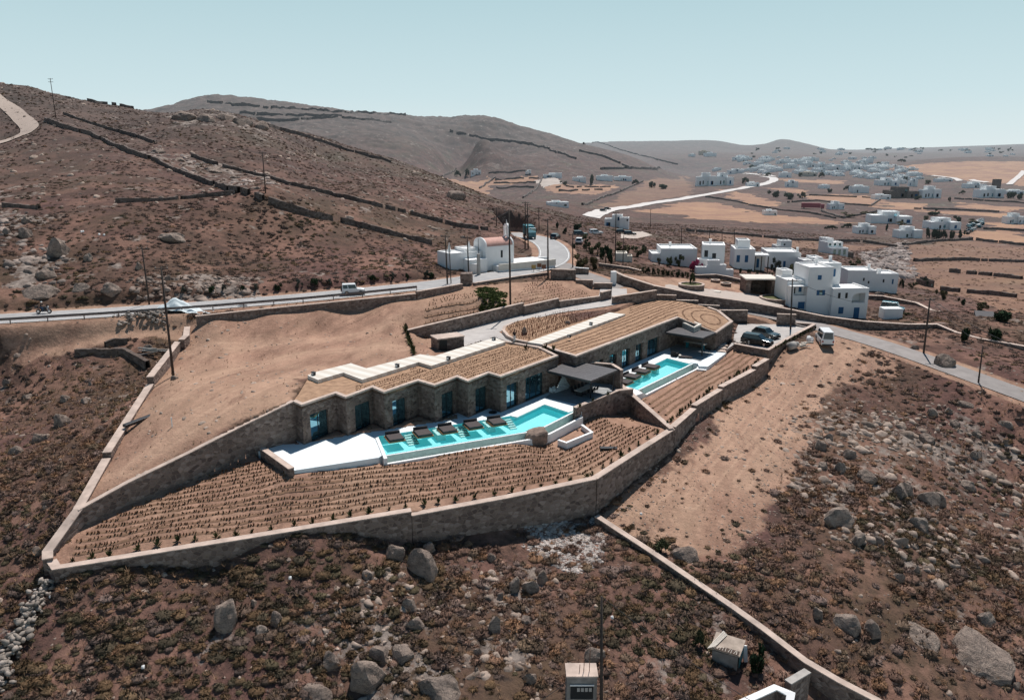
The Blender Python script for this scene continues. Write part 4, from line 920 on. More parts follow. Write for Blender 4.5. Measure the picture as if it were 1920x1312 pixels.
for k in range(6):
    a = pa.lerp(pb, k/6); b = pa.lerp(pb, (k+.62)/6); w_ = 1.5+.45*(k % 2); mb.prism([(a.x,a.y,-.22),(b.x,b.y,-.22),(b.x+nn.x*w_,b.y+nn.y*w_,-.22),(a.x+nn.x*w_,a.y+nn.y*w_,-.22)], -.89)
puloc(mb.build('ledge', M['ledge'], pu))
# small deck slabs at the ends of the upper pool
slab('terrace_step', [P2(u, v, -.35) for u, v in ((1308,685.5),(1327,687.5),(1324,694),(1306,692))], -1.4, -.35, M['white'])
slab('terrace_step', [P2(u, v, -.05) for u, v in ((1174,724),(1196,731),(1205,737),(1192,741),(1172,731))], -1.6, -.05, M['white'])

# ---------------------------------------------------------------- pergolas, tables
def pergola(cor, z, posts, label):
    c0 = cor[0]; root = empty('pergola', (c0.x, c0.y, 0), 0, label, 'pergola'); L = Matrix.Translation((-c0.x, -c0.y, 0))
    mb = MB(); mb.prism([(p.x, p.y, z+.16) for p in cor], z+.03); o = mb.build('roof', M['steel'], root); o.matrix_parent_inverse = L
    mb = MB(); n = 9
    for k in range(1, n):
        a = cor[0].lerp(cor[3], k/n); b = cor[1].lerp(cor[2], k/n); mb.tube((a.x,a.y,z+.165), (b.x,b.y,z+.165), .012, n=4)
    o = mb.build('roof_seam', M['dark'], root); o.matrix_parent_inverse = L
    mb = MB()
    for i in range(4):
        a, b = cor[i], cor[(i+1) % 4]; d = (b-a).normalized(); nn = Vector((-d.y, d.x, 0))
        mb.prism([(a.x,a.y,z+.03),(b.x,b.y,z+.03),(b.x+nn.x*.14,b.y+nn.y*.14,z+.03),(a.x+nn.x*.14,a.y+nn.y*.14,z+.03)], z-.16)
    o = mb.build('beam', M['dark'], root); o.matrix_parent_inverse = L
    for p in posts:
        mb = MB(); mb.box(p.x-.09, p.x+.09, p.y-.09, p.y+.09, 0.01, z-.1); o = mb.build('post', M['dark'], root); o.matrix_parent_inverse = L
    return root
PZ = 2.9
c1 = [P(u, v, PZ+.16) for u, v in ((1026.5,694.3),(1107.8,713.8),(1158,693),(1071,674.9))]
pergola(c1, PZ, [P(1107.5,748,0)+Vector((0,.3,0)), c1[2]+Vector((-.5,-.2,0))], 'dark flat-roofed pergola over the dining deck between the two pools')
c2 = [P(u, v, 2.95) for u, v in ((1248,622.5),(1318,633.4),(1342,623.4),(1269.7,613))]
pergola(c2, 2.8, [P(1316,667,0), P(1256.5,648.5,0)], 'dark flat-roofed pergola against the stone end of the upper wing')
def table(c, ang, l_, w_, label, mat, legm, h=.76, bar=False):
    root = empty('outdoor_table', c, ang, label, 'table')
    mb = MB(); mb.box(-l_/2, l_/2, -w_/2, w_/2, h-.06, h); mb.build('table_top', mat, root, bevel=.015)
    for s in (-1, 1): mb = MB(); mb.box(s*l_*.36-.12, s*l_*.36+.12, -w_*.4, w_*.4, 0, h-.06); mb.build('leg', legm, root, bevel=.02)
    return root
def chair(c, ang, label, group='black dining chairs round the table'):
    root = empty('dining_chair', c, ang, label, 'chair', group)
    mb = MB(); mb.box(-.24,.24,-.24,.24,.42,.49); mb.build('seat', M['bolster'], root, bevel=.03)
    mb = MB(); mb.add([(-.24,.2,.5),(.24,.2,.5),(.21,.32,1.0),(-.21,.32,1.0),(-.24,.26,.5),(.24,.26,.5),(.21,.38,1.0),(-.21,.38,1.0)], [(0,1,2,3),(5,4,7,6),(0,4,5,1),(1,5,6,2),(2,6,7,3),(3,7,4,0)]); mb.build('backrest', M['bolster'], root)
    for sx in (-.2,.2):
        for sy in (-.2,.2): mb = MB(); mb.tube((sx,sy,.43), (sx*1.15,sy*1.15,0), .02, n=6); mb.build('leg', M['dark'], root)
tc = P(1096,738,0); ta = math.atan2(*(c1[2]-c1[1]).yx)
table(tc, ta, 3.2, 1.05, 'long pale dining table under the nearer pergola', M['slab'], M['dark'])
tx, ty = Vector((math.cos(ta), math.sin(ta), 0)), Vector((-math.sin(ta), math.cos(ta), 0))
for k in range(4):
    for s in (-1, 1):
        chair(tc+tx*(-1.2+.8*k)+ty*(s*.85), ta+(0 if s > 0 else math.pi), 'black chair drawn up to the pale dining table under the nearer pergola')
tc2 = P(1303,654,0); table(tc2, math.atan2(*(c2[1]-c2[0]).yx), 3.6, .8, 'long white bar table in the shade of the farther pergola', M['slab'], M['teal'], 1.0)
def armchair(c, ang, label):
    root = empty('armchair', c, ang, label, 'armchair')
    mb = MB(); mb.box(-.5,.5,-.5,.5,.06,.34); mb.box(-.5,-.36,-.5,.5,.34,.58); mb.box(.36,.5,-.5,.5,.34,.58); mb.box(-.36,.36,.34,.5,.34,.8); mb.build('frame', M['bolster'], root, bevel=.03)
    mb = MB(); mb.box(-.35,.35,-.49,.33,.345,.46); mb.build('seat_cushion', M['cushion'], root, bevel=.04)
armchair(P(1265,667.5,0), R(150), 'black square armchair at the corner of the farther pool')
root = empty('low_daybed', P(1285,671,0), R(-15), 'low grey daybed with pale pillow beside the farther pool', 'daybed')
mb = MB(); mb.box(-1.0,1.0,-.35,.35,0,.28); mb.build('mattress', M['cushion'], root, bevel=.05); mb = MB(); mb.box(-.98,-.62,-.3,.3,.285,.44); mb.build('pillow', M['slab'], root, bevel=.06)
mb = MB(); 
for k in range(16):
    a = P(1032,738,0).lerp(P(1040,735.5,0), random.random()); mb.add(*(lambda V, Fc: ([tuple(Vector(v)*.24+Vector((a.x+random.gauss(0,.08), a.y+random.gauss(0,.12), .2+random.random()*.5))) for v in V], [tuple(f) for f in Fc]))(*ico(1)))
tag(mb.build('wrapped_bundle', M['tarp']), 'pale blue plastic-wrapped bundle beside the wide glass door', 'bundle')
mb = MB(); mb.tube((0,0,0), (0,0,.09), .5, .5, 16); mb.tube((0,0,.09), (0,0,.4), .06, .05, 8); tag(mb.build('parasol_base', M['dark'], loc=P(924,773.5,0)), 'round black parasol base on the shaded terrace by the fifth door', 'parasol base')

# white stair rising between the two wings
root = empty('garden_stair', P(1052,732,0), 0, 'white stair climbing between the two villa wings', 'stair'); mb = MB()
sa, sb = P(1040,737,0), P(1066,728,0); sdir = Vector((.35, .94, 0)); 
for k in range(11):
    z = .17*(k+1); a = sa+sdir*(.42*k); b = sb+sdir*(.42*k); c = b+sdir*5; d = a+sdir*5; L0 = root.location
    mb.prism([(q.x-L0.x, q.y-L0.y, z) for q in (a, b, c, d)], -.2)
mb.build('steps', M['terrace'], root)
# steps up to the parking
root = empty('garden_steps', P(1352,657,0), 0, 'short stone steps from the farther pool deck up to the parking', 'steps'); mb = MB(); L0 = root.location
for k in range(3):
    q = [P(1346+k*1.5,660-k*3.6,0), P(1362+k*1.5,661.5-k*3.6,0)]; e = [q[1]+Vector((.3,4,0)), q[0]+Vector((.3,4,0))]
    mb.prism([(p.x-L0.x, p.y-L0.y, .16*(k+1)) for p in q+e], -.5)
mb.build('tread', M['cope'], root)
# ================================================================ walls of the site
def PL(*pts): return [P(*p) for p in pts]
stone_wall('long front boundary wall of rubble stone below the rows of plants, left stretch', [[P(97,1050,-2.9)]+[Vector(p) for p in PERIM[1:4]]], .7)
stone_wall('front boundary wall of rubble stone below the garden, from the step to the corner', [[Vector(p) for p in PERIM[4:7]]], .7)
stone_wall('stepped boundary wall of rubble stone climbing along the earth track', [[Vector(p) for p in PERIM[6:9]], [Vector(p) for p in PERIM[9:11]], [Vector(p) for p in PERIM[11:13]], [Vector(p) for p in PERIM[13:15]], [Vector(p) for p in PERIM[15:17]]], .7)
stone_wall('left boundary wall of rubble stone stepping down the slope in four stretches', [PL((351,612,5.2),(349,628,4.9),(340,636,4.7)), PL((333,640,4.4),(281,706,3.6)), PL((281,720,3.1),(200,847,1.5)), PL((199,859,1.0),(145.5,954,-.5),(89,1032,-2.4),(89,1046,-2.6))], .75)
stone_wall('tall stone wall dropping from the saw-tooth front to the left boundary', [[Vector((p.x, p.y, p.z)) for p in WALL_A]], .5)
stone_wall('low stone wall closing the left end of the white terrace', [PL((492,839,.45),(546,877,.45))], .55)
stone_wall('stone wall between the main road and the bare slope, left of the square pillar', [PL((367,592,6.7),(470,581,7.0),(560,572,7.2),(660,562,7.4),(779,550,7.4)), PL((781,546,7.7),(866,531.5,7.5))], .5)
stone_wall('stone wall along the road bend, right of the square pillar', [PL((888,530,7.2),(930,523.5,7.1),(980,516,7.1),(1027,510,7.1))], .5)
mb = MB(); b0, b1 = P(863,533,7.0), P(890,533,6.9)
mb.prism([(b0.x,b0.y,8.8),(b1.x-.5,b1.y,8.8),(b1.x-.4,b1.y+2,8.8),(b0.x+.1,b0.y+2,8.8)], 4.5); tag(mb.build('stone_pillar', M['stone'], bevel=.05), 'square stone pillar standing in the roadside wall below the chapel', 'pillar')
stone_wall('dark stone entrance wall stepping down beside the villa gate', [PL((1034,504,8.3),(1079,505.5,8.0)), PL((1080,524,6.7),(1112,524.5,6.7)), PL((1113,530,6.2),(1148,530.5,6.2))], .6)
stone_wall('retaining wall of stone along the upper side of the driveway', [PL((764,618,5.2),(800,609,5.5),(880,590.5,5.9),(980.6,567,6.3)), PL((982,573,5.9),(1047,558.5,6.2)), PL((1048,564,5.8),(1126,554.5,5.75)), PL((1127,547.5,6.4),(1145,543,6.5))], .5)
stone_wall('stone wall behind the upper roof garden, nearest the driveway gate', [PL((1149,556,6.1),(1190,549.5,6.2),(1230,543.5,6.2))], .5)
stone_wall('stepped low stone walls between the roof garden and the side road', [PL((1231,552,5.4),(1268,553,5.3)), PL((1268.5,562,4.6),(1309,563,4.6)), PL((1309.5,570.6,4.1),(1349,572.5,4.0))], .45)
stone_wall('free-standing stone screen wall at the left of the parking entrance', [PL((1349,581,2.75),(1401.7,581,2.75))], .5)
stone_wall('square stone screen wall at the right of the parking entrance', [PL((1457.5,588,2.43),(1492.5,589,2.43))], .5)
stone_wall('angled stone parapet round the parking with a strip of seedlings', [PL((1493,604.5,.95),(1527,606.5,1.2)), PL((1527,607,1.3),(1480,632,1.1),(1440,655,.95),(1377,643.5,1.0))], .5)
stone_wall('stone wall running out between the two planted gardens', [PL((1159,716,.15),(1208,758,-.1),(1259,802.5,-.42))], .55, low=-3.5)
stone_wall('dark stone wall behind the dining deck under the pergola', [[Vector((13.9,94.0,2.75)), Vector((13.0,96.8,2.75))], [Vector((13.0,96.8,2.75)), Vector((9.2,98.0,2.75))]], .4, low=-1.0)
stone_wall('stone planter wall in front of the dining deck', [[P(1078,763,.75), P(1120,746,.75), P(1158,731,.75), Vector((15.1,92.6,.75))]], .5, low=-3.6)
wl_ = stone_wall('white parapet of the little sunken stair below the pool corner', [PL((1047,824,-.95),(1062,829,-.95),(1110,809.5,-.95),(1091,795.5,-.95))], .25, mat='white', capmat='white')
stone_wall('long boundary wall of stone running down to the right corner of the photo', [PL((1119,966,-5.0),(1228,1037,-6.2),(1300,1086,-7.0),(1373,1135,-7.8),(1433,1178,-8.4),(1510,1237,-9.2),(1575,1275,-9.8),(1647,1312,-10.4),(1760,1380,-11.8))], .6)
stone_wall('white-coped stone wall corner at the bottom edge of the photo', [PL((1385,1318,-8.4),(1454,1287,-8.2),(1483,1300,-8.4),(1478,1330,-8.8))], .5, capmat='white')
stone_wall('short grey block wall beside the white-coped corner', [PL((1478,1277,-8.6),(1514,1256,-8.6))], .55, capmat='concrete')
stone_wall('long winding stone wall beyond the side road, in front of the white houses', [PL((1150,507,7.6),(1171,517,6.9),(1199,526,6.4),(1227.5,535,5.9),(1265,542.5,5.3),(1321,554,4.4),(1400,565,3.35),(1430,570,3.0),(1480,579,2.5),(1547,592.5,1.7),(1620,601.6,1.1),(1700,607,.5),(1757,607,.3),(1794,622.5,-.2),(1838,634,-.4),(1880,641,-.6),(1920,648,-.7),(2000,662,-1)), ], .7)
stone_wall('second stone wall behind the parked blue van, running off to the right', [PL((1620,553,-1.6),(1653,554,-1.7),(1719,567,-2),(1747,581,-1.7),(1804,591,-1.6),(1871,603,-1.5),(1920,608,-1.5),(2000,616,-1.6))], .7)
stone_wall('stone garden wall with a pale top left of the flowering hedge', [PL((1123,493,6.2),(1180,501,5.2),(1203,507,4.8))], .6)
stone_wall('short stone wall ending in a white pier beside the branching road', [PL((1078,501,7.4),(1104,503,7.2))], .5, capmat='white')
stone_wall('stone wall below the white house with the curved stair', [PL((1303,515,3.4),(1342,514,3.2),(1366,518,2.9),(1391,524,2.4))], .6)
mb = MB(); q = P(1150,531,5.6); mb.box(-.5,.5,-.4,.4,0,2.6); tag(mb.build('gate_pier', M['white'], loc=(q.x,q.y,5.2), bevel=.05), 'white gate pier where the long wall meets the side road', 'pier')

# ---------------------------------------------------------------- dry-stone walls over the hills
def draped(uv, n=3, lo=35, hi=9000):
    out = []
    for a, b in zip(uv[:-1], uv[1:]):
        for k in range(n): out.append((a[0]+(b[0]-a[0])*k/n, a[1]+(b[1]-a[1])*k/n))
    out.append(uv[-1]); return [G(u, v, lo, hi) for u, v in out]
def dry_wall(label, uv, h=1.25, w_=.9, n=3, lo=35, hi=9000):
    pts = draped(uv, n, lo, hi); mb = MB(); step = max(.7, px(3, pts[0])); pts = resample(pts, step); V = []; hn = 1.0
    xs = np.array([p.x for p in pts]); ys = np.array([p.y for p in pts]); zs = T(xs, ys); n = len(pts)
    for i, p in enumerate(pts):
        d = pts[min(i+1, n-1)]-pts[max(i-1, 0)]; d.z = 0
        if d.length < 1e-6: d = Vector((1, 0, 0))
        d.normalize(); s = Vector((d.y, -d.x, 0)); hn = .8*hn+.2*random.uniform(.35, 1.35); hh = h*.68*hn; ww = w_*.8*random.uniform(.85, 1.1)/2; c = p+s*random.gauss(0, .06)
        V += [(c.x+s.x*ww*1.3, c.y+s.y*ww*1.3, zs[i]-1.2), (c.x+s.x*ww*.8, c.y+s.y*ww*.8, zs[i]+hh), (c.x-s.x*ww*.8, c.y-s.y*ww*.8, zs[i]+hh*random.uniform(.9,1.1)), (c.x-s.x*ww*1.3, c.y-s.y*ww*1.3, zs[i]-1.2)]
    F_ = []
    gap = 0
    for i in range(n-1):
        gap = gap-1 if gap > 0 else (random.randint(1, 3) if random.random() < .035 else 0)
        if gap: continue
        a = 4*i; F_ += [(a, a+4, a+5, a+1), (a+1, a+5, a+6, a+2), (a+2, a+6, a+7, a+3)]
    mb.add(V, F_); return tag(mb.build('dry_stone_wall', M['stone_far']), label, 'dry-stone wall')
def zp(s, u0, v0, *p): return [(u0+a/s, v0+b/s) for a, b in p]
h3 = lambda *p: zp(3, 0, 130, *p)
dry_wall('long dark dry-stone wall slanting down the whole left hillside', h3((260,295),(380,335),(520,375),(660,440),(760,480),(865,515),(1000,580),(1160,640),(1290,680),(1400,705),(1600,780),(1760,830),(1920,860),(2160,920),(2430,985)), 1.9, 1.2)
dry_wall('dry-stone wall near the leaning pole high on the left hill', h3((360,255),(500,305),(640,345),(760,380),(880,420)), 1.6)
dry_wall('upper dry-stone wall slanting across the hill towards the chapel', h3((1080,490),(1170,525),(1300,560),(1500,610),(1650,655),(1870,710),(2100,765),(2310,816),(2580,885),(2745,905)), 1.6)
dry_wall('broken level dry-stone wall halfway up the left hillside', h3((650,750),(900,740),(1080,725),(1330,700)), 1.2)
dry_wall('short dry-stone wall at the far left edge below the dusty track', h3((20,770),(120,775),(220,785)), 1.1)
dry_wall('dry-stone wall on the skyline right of the leaning pole', h3((490,176),(620,198),(750,219)), 1.6, hi=420)
dry_wall('dry-stone wall down the right shoulder of the near hill', h3((1510,325),(1700,375),(1920,446),(2200,528)), 1.8, hi=430)
v8 = lambda *p: zp(3.4286, 800, 240, *p)
for lb, pts in (('dry-stone wall climbing from the valley road to the pale villas', v8((1000,495),(1200,430),(1390,345))), ('dry-stone wall up the terraced slope left of the pale villas', v8((620,450),(700,400),(750,320))), ('dry-stone wall across the terraced fields under the mountain', v8((340,390),(440,320))), ('dry-stone wall left of the small house among dark trees', v8((100,315),(190,265))),
  ('top terrace wall under the mountain foot', v8((400,292),(640,278))), ('second terrace wall under the mountain foot', v8((440,330),(720,325))), ('third terrace wall under the mountain foot', v8((430,357),(700,352))), ('lowest terrace wall under the mountain foot', v8((450,385),(690,383))),
  ('upper wall of the small terraces below the pale villas', v8((830,385),(1180,380))), ('lower wall of the small terraces below the pale villas', v8((850,405),(1130,400)))): dry_wall(lb, pts, 2.4, 2.0, 3, 450)
for lb, pts in (('long wall descending the middle of the far mountain', v8((150,20),(400,75),(560,90),(740,125),(960,200))), ('wall descending the right end of the far mountain', v8((980,150),(1150,190),(1310,260))), ('level wall at the right foot of the far mountain', v8((1110,268),(1310,262),(1530,270))), ('wall following the mountain ridge down to the right', v8((1010,60),(1240,140),(1480,205),(1620,238))),
  ('high level wall near the mountain summit', h3((1170,185),(1520,220),(1920,240),(2280,255))), ('second level wall below the mountain summit', h3((1330,245),(1600,263),(1920,266))), ('long level wall on the left flank of the far mountain', h3((1300,275),(1600,290),(1900,270),(2200,300)))): dry_wall(lb, pts, 4.2, 3.2, 4, 620)
q3 = lambda *p: zp(3, 1280, 240, *p)
for lb, pts in (('long dark wall behind the white houses towards the ravine', q3((20,580),(300,600),(600,630),(860,640),(1000,640),(1200,670))), ('wall along the top of the wide brown field at the right', q3((1240,660),(1400,640),(1620,630),(1920,660))), ('wall right of the crowded car yard', q3((1690,570),(1920,580))), ('short wall slanting down from the car yard', q3((1600,600),(1680,540))),
  ('long wall above the golden field beside the valley road', q3((130,390),(300,415),(400,440),(560,465),(720,480),(860,510))), ('wall behind the red truck and the white house', q3((590,420),(760,410),(910,430),(1060,440),(1110,405))), ('wall round the reed bed below the white house', q3((780,470),(900,510),(1100,470))), ('wall above the second golden field', q3((710,380),(1100,395))),
  ('wall across the pale strip field right of the brown stone house', q3((1280,455),(1500,460),(1780,475))), ('wall under the row of dark trees at the right edge', q3((1530,400),(1920,425))), ('upper terrace wall in the wide brown field', q3((1300,750),(1560,745),(1920,755))), ('middle terrace wall in the wide brown field', zp(5.963,1620,480,(950,180),(1400,220),(1760,260))), ('lower terrace wall in the wide brown field', zp(5.963,1620,480,(850,385),(1400,435),(1700,465)))): dry_wall(lb, pts, 2.0, 1.6)
for lb, pts in (('old dry-stone fold wall left of the boundary wall, upper', zp(4,0,380,(790,1090),(860,1060),(960,1050))), ('old dry-stone fold wall left of the boundary wall, lower', zp(4,0,380,(570,1140),(720,1125),(830,1140),(930,1130),(1040,1190),(1110,1240)))): dry_wall(lb, pts, 1.3, .9)

# ---------------------------------------------------------------- rocks
def rock_proto(seed, sub=3, cuts=9, flat=1.0):
    rg = np.random.default_rng(seed); V, Fc = ico(sub)
    for _ in range(cuts):
        nrm = rg.normal(size=3); nrm[2] = abs(nrm[2])*.8+rg.normal()*.2; nrm /= np.linalg.norm(nrm); dd = rg.uniform(.42, .86); s = V@nrm; V = V-np.outer(np.maximum(s-dd, 0)*.93, nrm)
    o = rg.uniform(0, 50, 3); n = fbm(V[:, 0]*1.7+o[0], V[:, 1]*1.7+V[:, 2]*1.3+o[1], 4, seed); n2 = fbm(V[:, 0]*5+o[0], V[:, 1]*5+V[:, 2]*4, 3, seed+1); V = V*(1+.20*n[:, None]+.07*n2[:, None]); V[:, 2] *= flat; return V, Fc
ROCKS = [rock_proto(40+k, 3, 13+k % 5) for k in range(8)]
ROCK_ME = []
for k, (V, Fc) in enumerate(ROCKS):
    for far in (0, 1):
        me = bpy.data.meshes.new('boulder'); me.from_pydata(V.tolist(), [], Fc.tolist()); me.materials.append(M['rockfar' if far else 'rock']); me.polygons.foreach_set('use_smooth', [False]*len(Fc)); ROCK_ME.append(me)
def boulder(u, v, w_, h_, label, group=None, sink=.42, name='boulder'):
    g = G(u, v); r = math.hypot(g.x, g.y); wm = px(w_, g)/2; hm = px(h_, g)/2
    hm = min(max(hm*1.05, wm*.35), wm*1.5)
    o = bpy.data.objects.new(name, ROCK_ME[random.randrange(8)*2+(r > 400)]); COL.objects.link(o)
    o.scale = (wm*1.12, max(wm*.8, hm*.8), hm*1.25); o.location = (g.x, g.y+wm*.4, g.z+hm*(1-sink)-hm*.25); o.rotation_euler = (random.uniform(-.15,.15), random.uniform(-.2,.2), random.uniform(-.5, .5)+random.choice((0, math.pi)))
    if 'slab' in label and w_ > 60: o.scale = (wm*1.15, hm*1.5, wm*.28); o.rotation_euler = (.42, .12, -.45); o.location.z = g.z+wm*.10
    return tag(o, label, 'boulder', group)
BO = [(427,1172,50,62,'big rounded grey boulder casting a deep shadow, alone in the dark scrub at lower left'), (492,1192,32,30,'grey boulder with a flat top just right of the big rounded one'), (475,1135,14,24,'small upright stone above the big rounded boulder'), (520,1170,28,34,'tilted grey stone in pale grass right of the big rounded boulder'),
 (790,1080,78,78,'massive fissured outcrop under the front boundary wall'), (735,1050,44,34,'rounded outcrop left of the massive fissured one'), (800,1036,32,26,'jagged rock against the foot of the front boundary wall'), (692,1288,82,70,'large smooth egg-shaped boulder at the bottom left of centre'), (622,1252,44,44,'rounded boulder left of the large egg-shaped one'), (710,1240,50,46,'cracked boulder behind the large egg-shaped one'), (752,1240,60,40,'layered boulder right of the large egg-shaped one'),
 (825,1310,90,50,'fissured boulder cut by the bottom edge left of the hut'), (600,1318,70,36,'boulder at the very bottom edge left of centre'), (690,1086,34,28,'grey block in the scrub left of the fissured outcrop'), (768,1146,38,34,'pale pointed boulder below the fissured outcrop'), (778,1180,48,30,'flat-sided boulder below the pale pointed one'), (924,1052,24,18,'brown slab at the left end of the rubble heap'),
 (993,1112,36,38,'rounded boulder below the white rubble heap'), (962,1108,26,40,'narrow fissured rock left of the rounded one below the rubble'), (1015,1092,24,30,'grey rock just under the edge of the rubble'), (895,1228,22,20,'pair of pale stones in the middle of the lower scrub'), (893,1260,10,18,'thin upright stone above the hut'), (997,1282,36,30,'rounded rock above the hut roof'), (940,1122,14,16,'small pale block right of centre in the scrub'), (993,1012,18,14,'brown stone lying on the rubble heap'), (1112,1246,50,36,'pale split rock behind the bottom pole'), (985,1170,30,26,'flat pale stones beside the red earth path'),
 (925,1185,30,50,'long tilted ledge of pale rock in the scrub'), (1835,1260,128,96,'huge smooth pale slab at the lower right'), (1735,1215,72,72,'broken slab left of the huge pale one'), (1640,1195,40,40,'upright block of the cluster beside the boundary wall, right'), (1600,1185,60,40,'fissured block of the cluster beside the boundary wall, left'), (1852,1170,44,34,'grey rock above the huge pale slab'), (1908,1292,26,16,'low stone at the bottom right corner'),
 (1285,1050,64,34,'dark outcrop on the earth slope above the long lower wall'), (1583,985,76,46,'dark outcrop at the left of the big rock field'), (1608,1022,30,34,'leaning block below the dark outcrop'), (1741,945,50,34,'boulder high in the rock field, rounded'), (1698,930,56,36,'broad boulder in the rock field, left of the rounded one'), (1690,1025,36,26,'split boulder in the middle of the rock field'), (1726,995,40,38,'leaning slab in the middle of the rock field'), (1647,1022,34,26,'smooth boulder near the middle of the rock field'), (1719,1075,16,26,'thin upright stone below the rock field'), (1686,1090,26,24,'dark-sided block below the rock field'), (1792,1064,24,22,'pale block at the lower right of the rock field'), (1532,1160,22,28,'rounded stone left of the wall cluster'),
 (1757,945,46,36,'dark rounded boulder on the upper right slope'), (1693,935,38,40,'tall boulder on the upper right slope'), (1815,915,36,24,'flat boulder on the upper right slope'), (1630,905,44,34,'cluster boulder at the centre of the upper right slope'), (1597,922,20,18,'small round boulder left on the upper right slope'), (1537,843,26,22,'rounded boulder at the edge of the earth track'), (1557,825,22,18,'small boulder above the one at the track edge'), (1592,860,30,22,'pale flat boulder near the earth track'), (1543,878,24,22,'pinkish boulder near the earth track'), (1575,885,22,30,'fissured boulder right of the pinkish one'),
 (1742,830,36,24,'dark-sided boulder in the right-hand scrub'), (1752,778,28,18,'dark boulder below the right-hand road, left'), (1778,775,16,14,'small boulder below the right-hand road'), (1815,762,40,14,'long low ledge below the right-hand road'), (1793,800,22,18,'black-looking boulder in shadow below the road'), (1830,858,28,22,'pale boulder at right, in open scrub'), (1888,800,34,16,'flat ledge near the right edge'), (1833,818,20,16,'small boulder between the two ledges at right'), (1887,832,14,14,'round stone near the right edge'), (1777,688,44,36,'large pale flat-faced rock beside the right-hand road'), (1718,655,20,14,'pale rock below the winding wall by the road'),
 (117,798,36,30,'pale rounded boulder in the left-hand scrub'), (123,752,22,16,'dark boulder above the pale rounded one'), (160,756,26,14,'leaning slab beside the dark boulder at left'), (50,748,24,12,'flat slab at the left, above the scrub'), (168,722,10,10,'small pale stone at left of the boundary wall'), (14,724,18,20,'grey rock at the left edge below the road'), (67,830,34,20,'broken rocks in the left-hand scrub'), (30,850,30,18,'low rock at the left edge'), (70,1040,24,24,'rounded rock outside the left boundary corner'), (84,954,18,12,'small flat rock beside the left boundary wall'), (326,712,18,13,'boulder at the foot of the tall pole'), (275,656,22,16,'pale rock left of the boundary wall below the tarpaulin'), (30,668,24,10,'flat pale slab below the left-hand road'),
 (100,480,52,56,'tall pale rock face above the left-hand road'), (82,520,46,34,'rock ledge under the tall pale face'), (45,418,26,20,'pale rounded rock high at the left edge'), (45,445,40,26,'broad pale rock at the left edge'), (10,440,24,20,'pale rock cut by the left edge on the hill'), (320,450,60,24,'broad pale outcrop above the roadside scrub'), (258,505,16,22,'upright pale rock near the roadside pole'), (312,525,16,12,'small dome of pale rock near the roadside pole'), (165,488,22,24,'pale rock beside the tall rock face'), (150,545,40,22,'dark rock bank behind the motorcyclist, right'), (60,556,90,24,'shadowed rock bank behind the motorcyclist'), (210,550,44,24,'rock bank left of the roadside pole'), (42,485,12,10,'small pale stone left of the tall rock face'),
 (335,224,56,20,'left crag of the pale crest on the near hill'), (383,228,50,22,'second crag of the pale crest on the near hill'), (417,224,44,20,'middle crag of the pale crest on the near hill'), (450,234,44,20,'fourth crag of the pale crest on the near hill'), (483,241,38,16,'right crag of the pale crest on the near hill'), (337,302,28,10,'smooth pale slab on the hillside, upper'), (397,322,42,12,'smooth pale slab on the hillside, lower'), (296,287,30,10,'pale rock sheet beside the slanting wall, upper'), (437,335,22,8,'pale rock sheet beside the slanting wall, lower'), (480,355,22,7,'pale rock sheet left of the hillside pole'), (848,372,46,22,'broad pale rock sheet above the chapel'), (868,447,14,8,'pale stone on the slope behind the chapel, left'), (950,420,16,8,'pale stone on the slope behind the chapel, right'),
 (1008,838,42,42,'big brown boulder built into the front edge of the nearer pool'), (1588,562,22,14,'pale rock right of the tall white house, upper'), (1640,566,20,14,'pinkish rock beside the parked blue van')]
def pool_rock():
    V, Fc = ico(4); V = np.sign(V)*np.abs(V)**.55; V = V*np.array([1.2, 1.0, .95]); n = fbm(V[:, 0]*1.3+3, V[:, 1]*1.3+V[:, 2]*.7, 4, 77); n2 = fbm(V[:, 0]*6, V[:, 1]*6+V[:, 2]*1.2, 3, 78); V = V*(1+.16*n[:, None]+.05*n2[:, None]); V[:, 2] += .15*V[:, 0]
    me = bpy.data.meshes.new('boulder'); me.from_pydata(V.tolist(), [], Fc.tolist()); me.materials.append(M['pool_rock']); return me
M['pool_rock'] = plain('brown_boulder', (.30, .215, .17), .95, var=.4, sc=1.6, bump=.1)
for b in BO[:-3]: boulder(*b)
q = P(1004,838,-1.5); o = bpy.data.objects.new('boulder', ROCK_ME[4]); COL.objects.link(o); o.data = pool_rock(); o.location = (q.x, q.y+.9, -.75); o.rotation_euler = (0, 0, .35); tag(o, BO[-3][4], 'boulder')
q = P(1001,829,-.9)
boulder(1650,556,20,14,BO[-1][4])
q = P(984,627,4.4); o = bpy.data.objects.new('boulder', ROCK_ME[6]); COL.objects.link(o); o.scale = (.55,.45,.8); o.location = (q.x,q.y,4.9); tag(o, 'pale upright stone standing among the reddish tufts', 'boulder')
q = P(1066,607,4.4); o = bpy.data.objects.new('boulder', ROCK_ME[8]); COL.objects.link(o); o.scale = (.6,.5,.35); o.location = (q.x,q.y,4.6); tag(o, 'flat white stone lying among the reddish tufts', 'boulder')

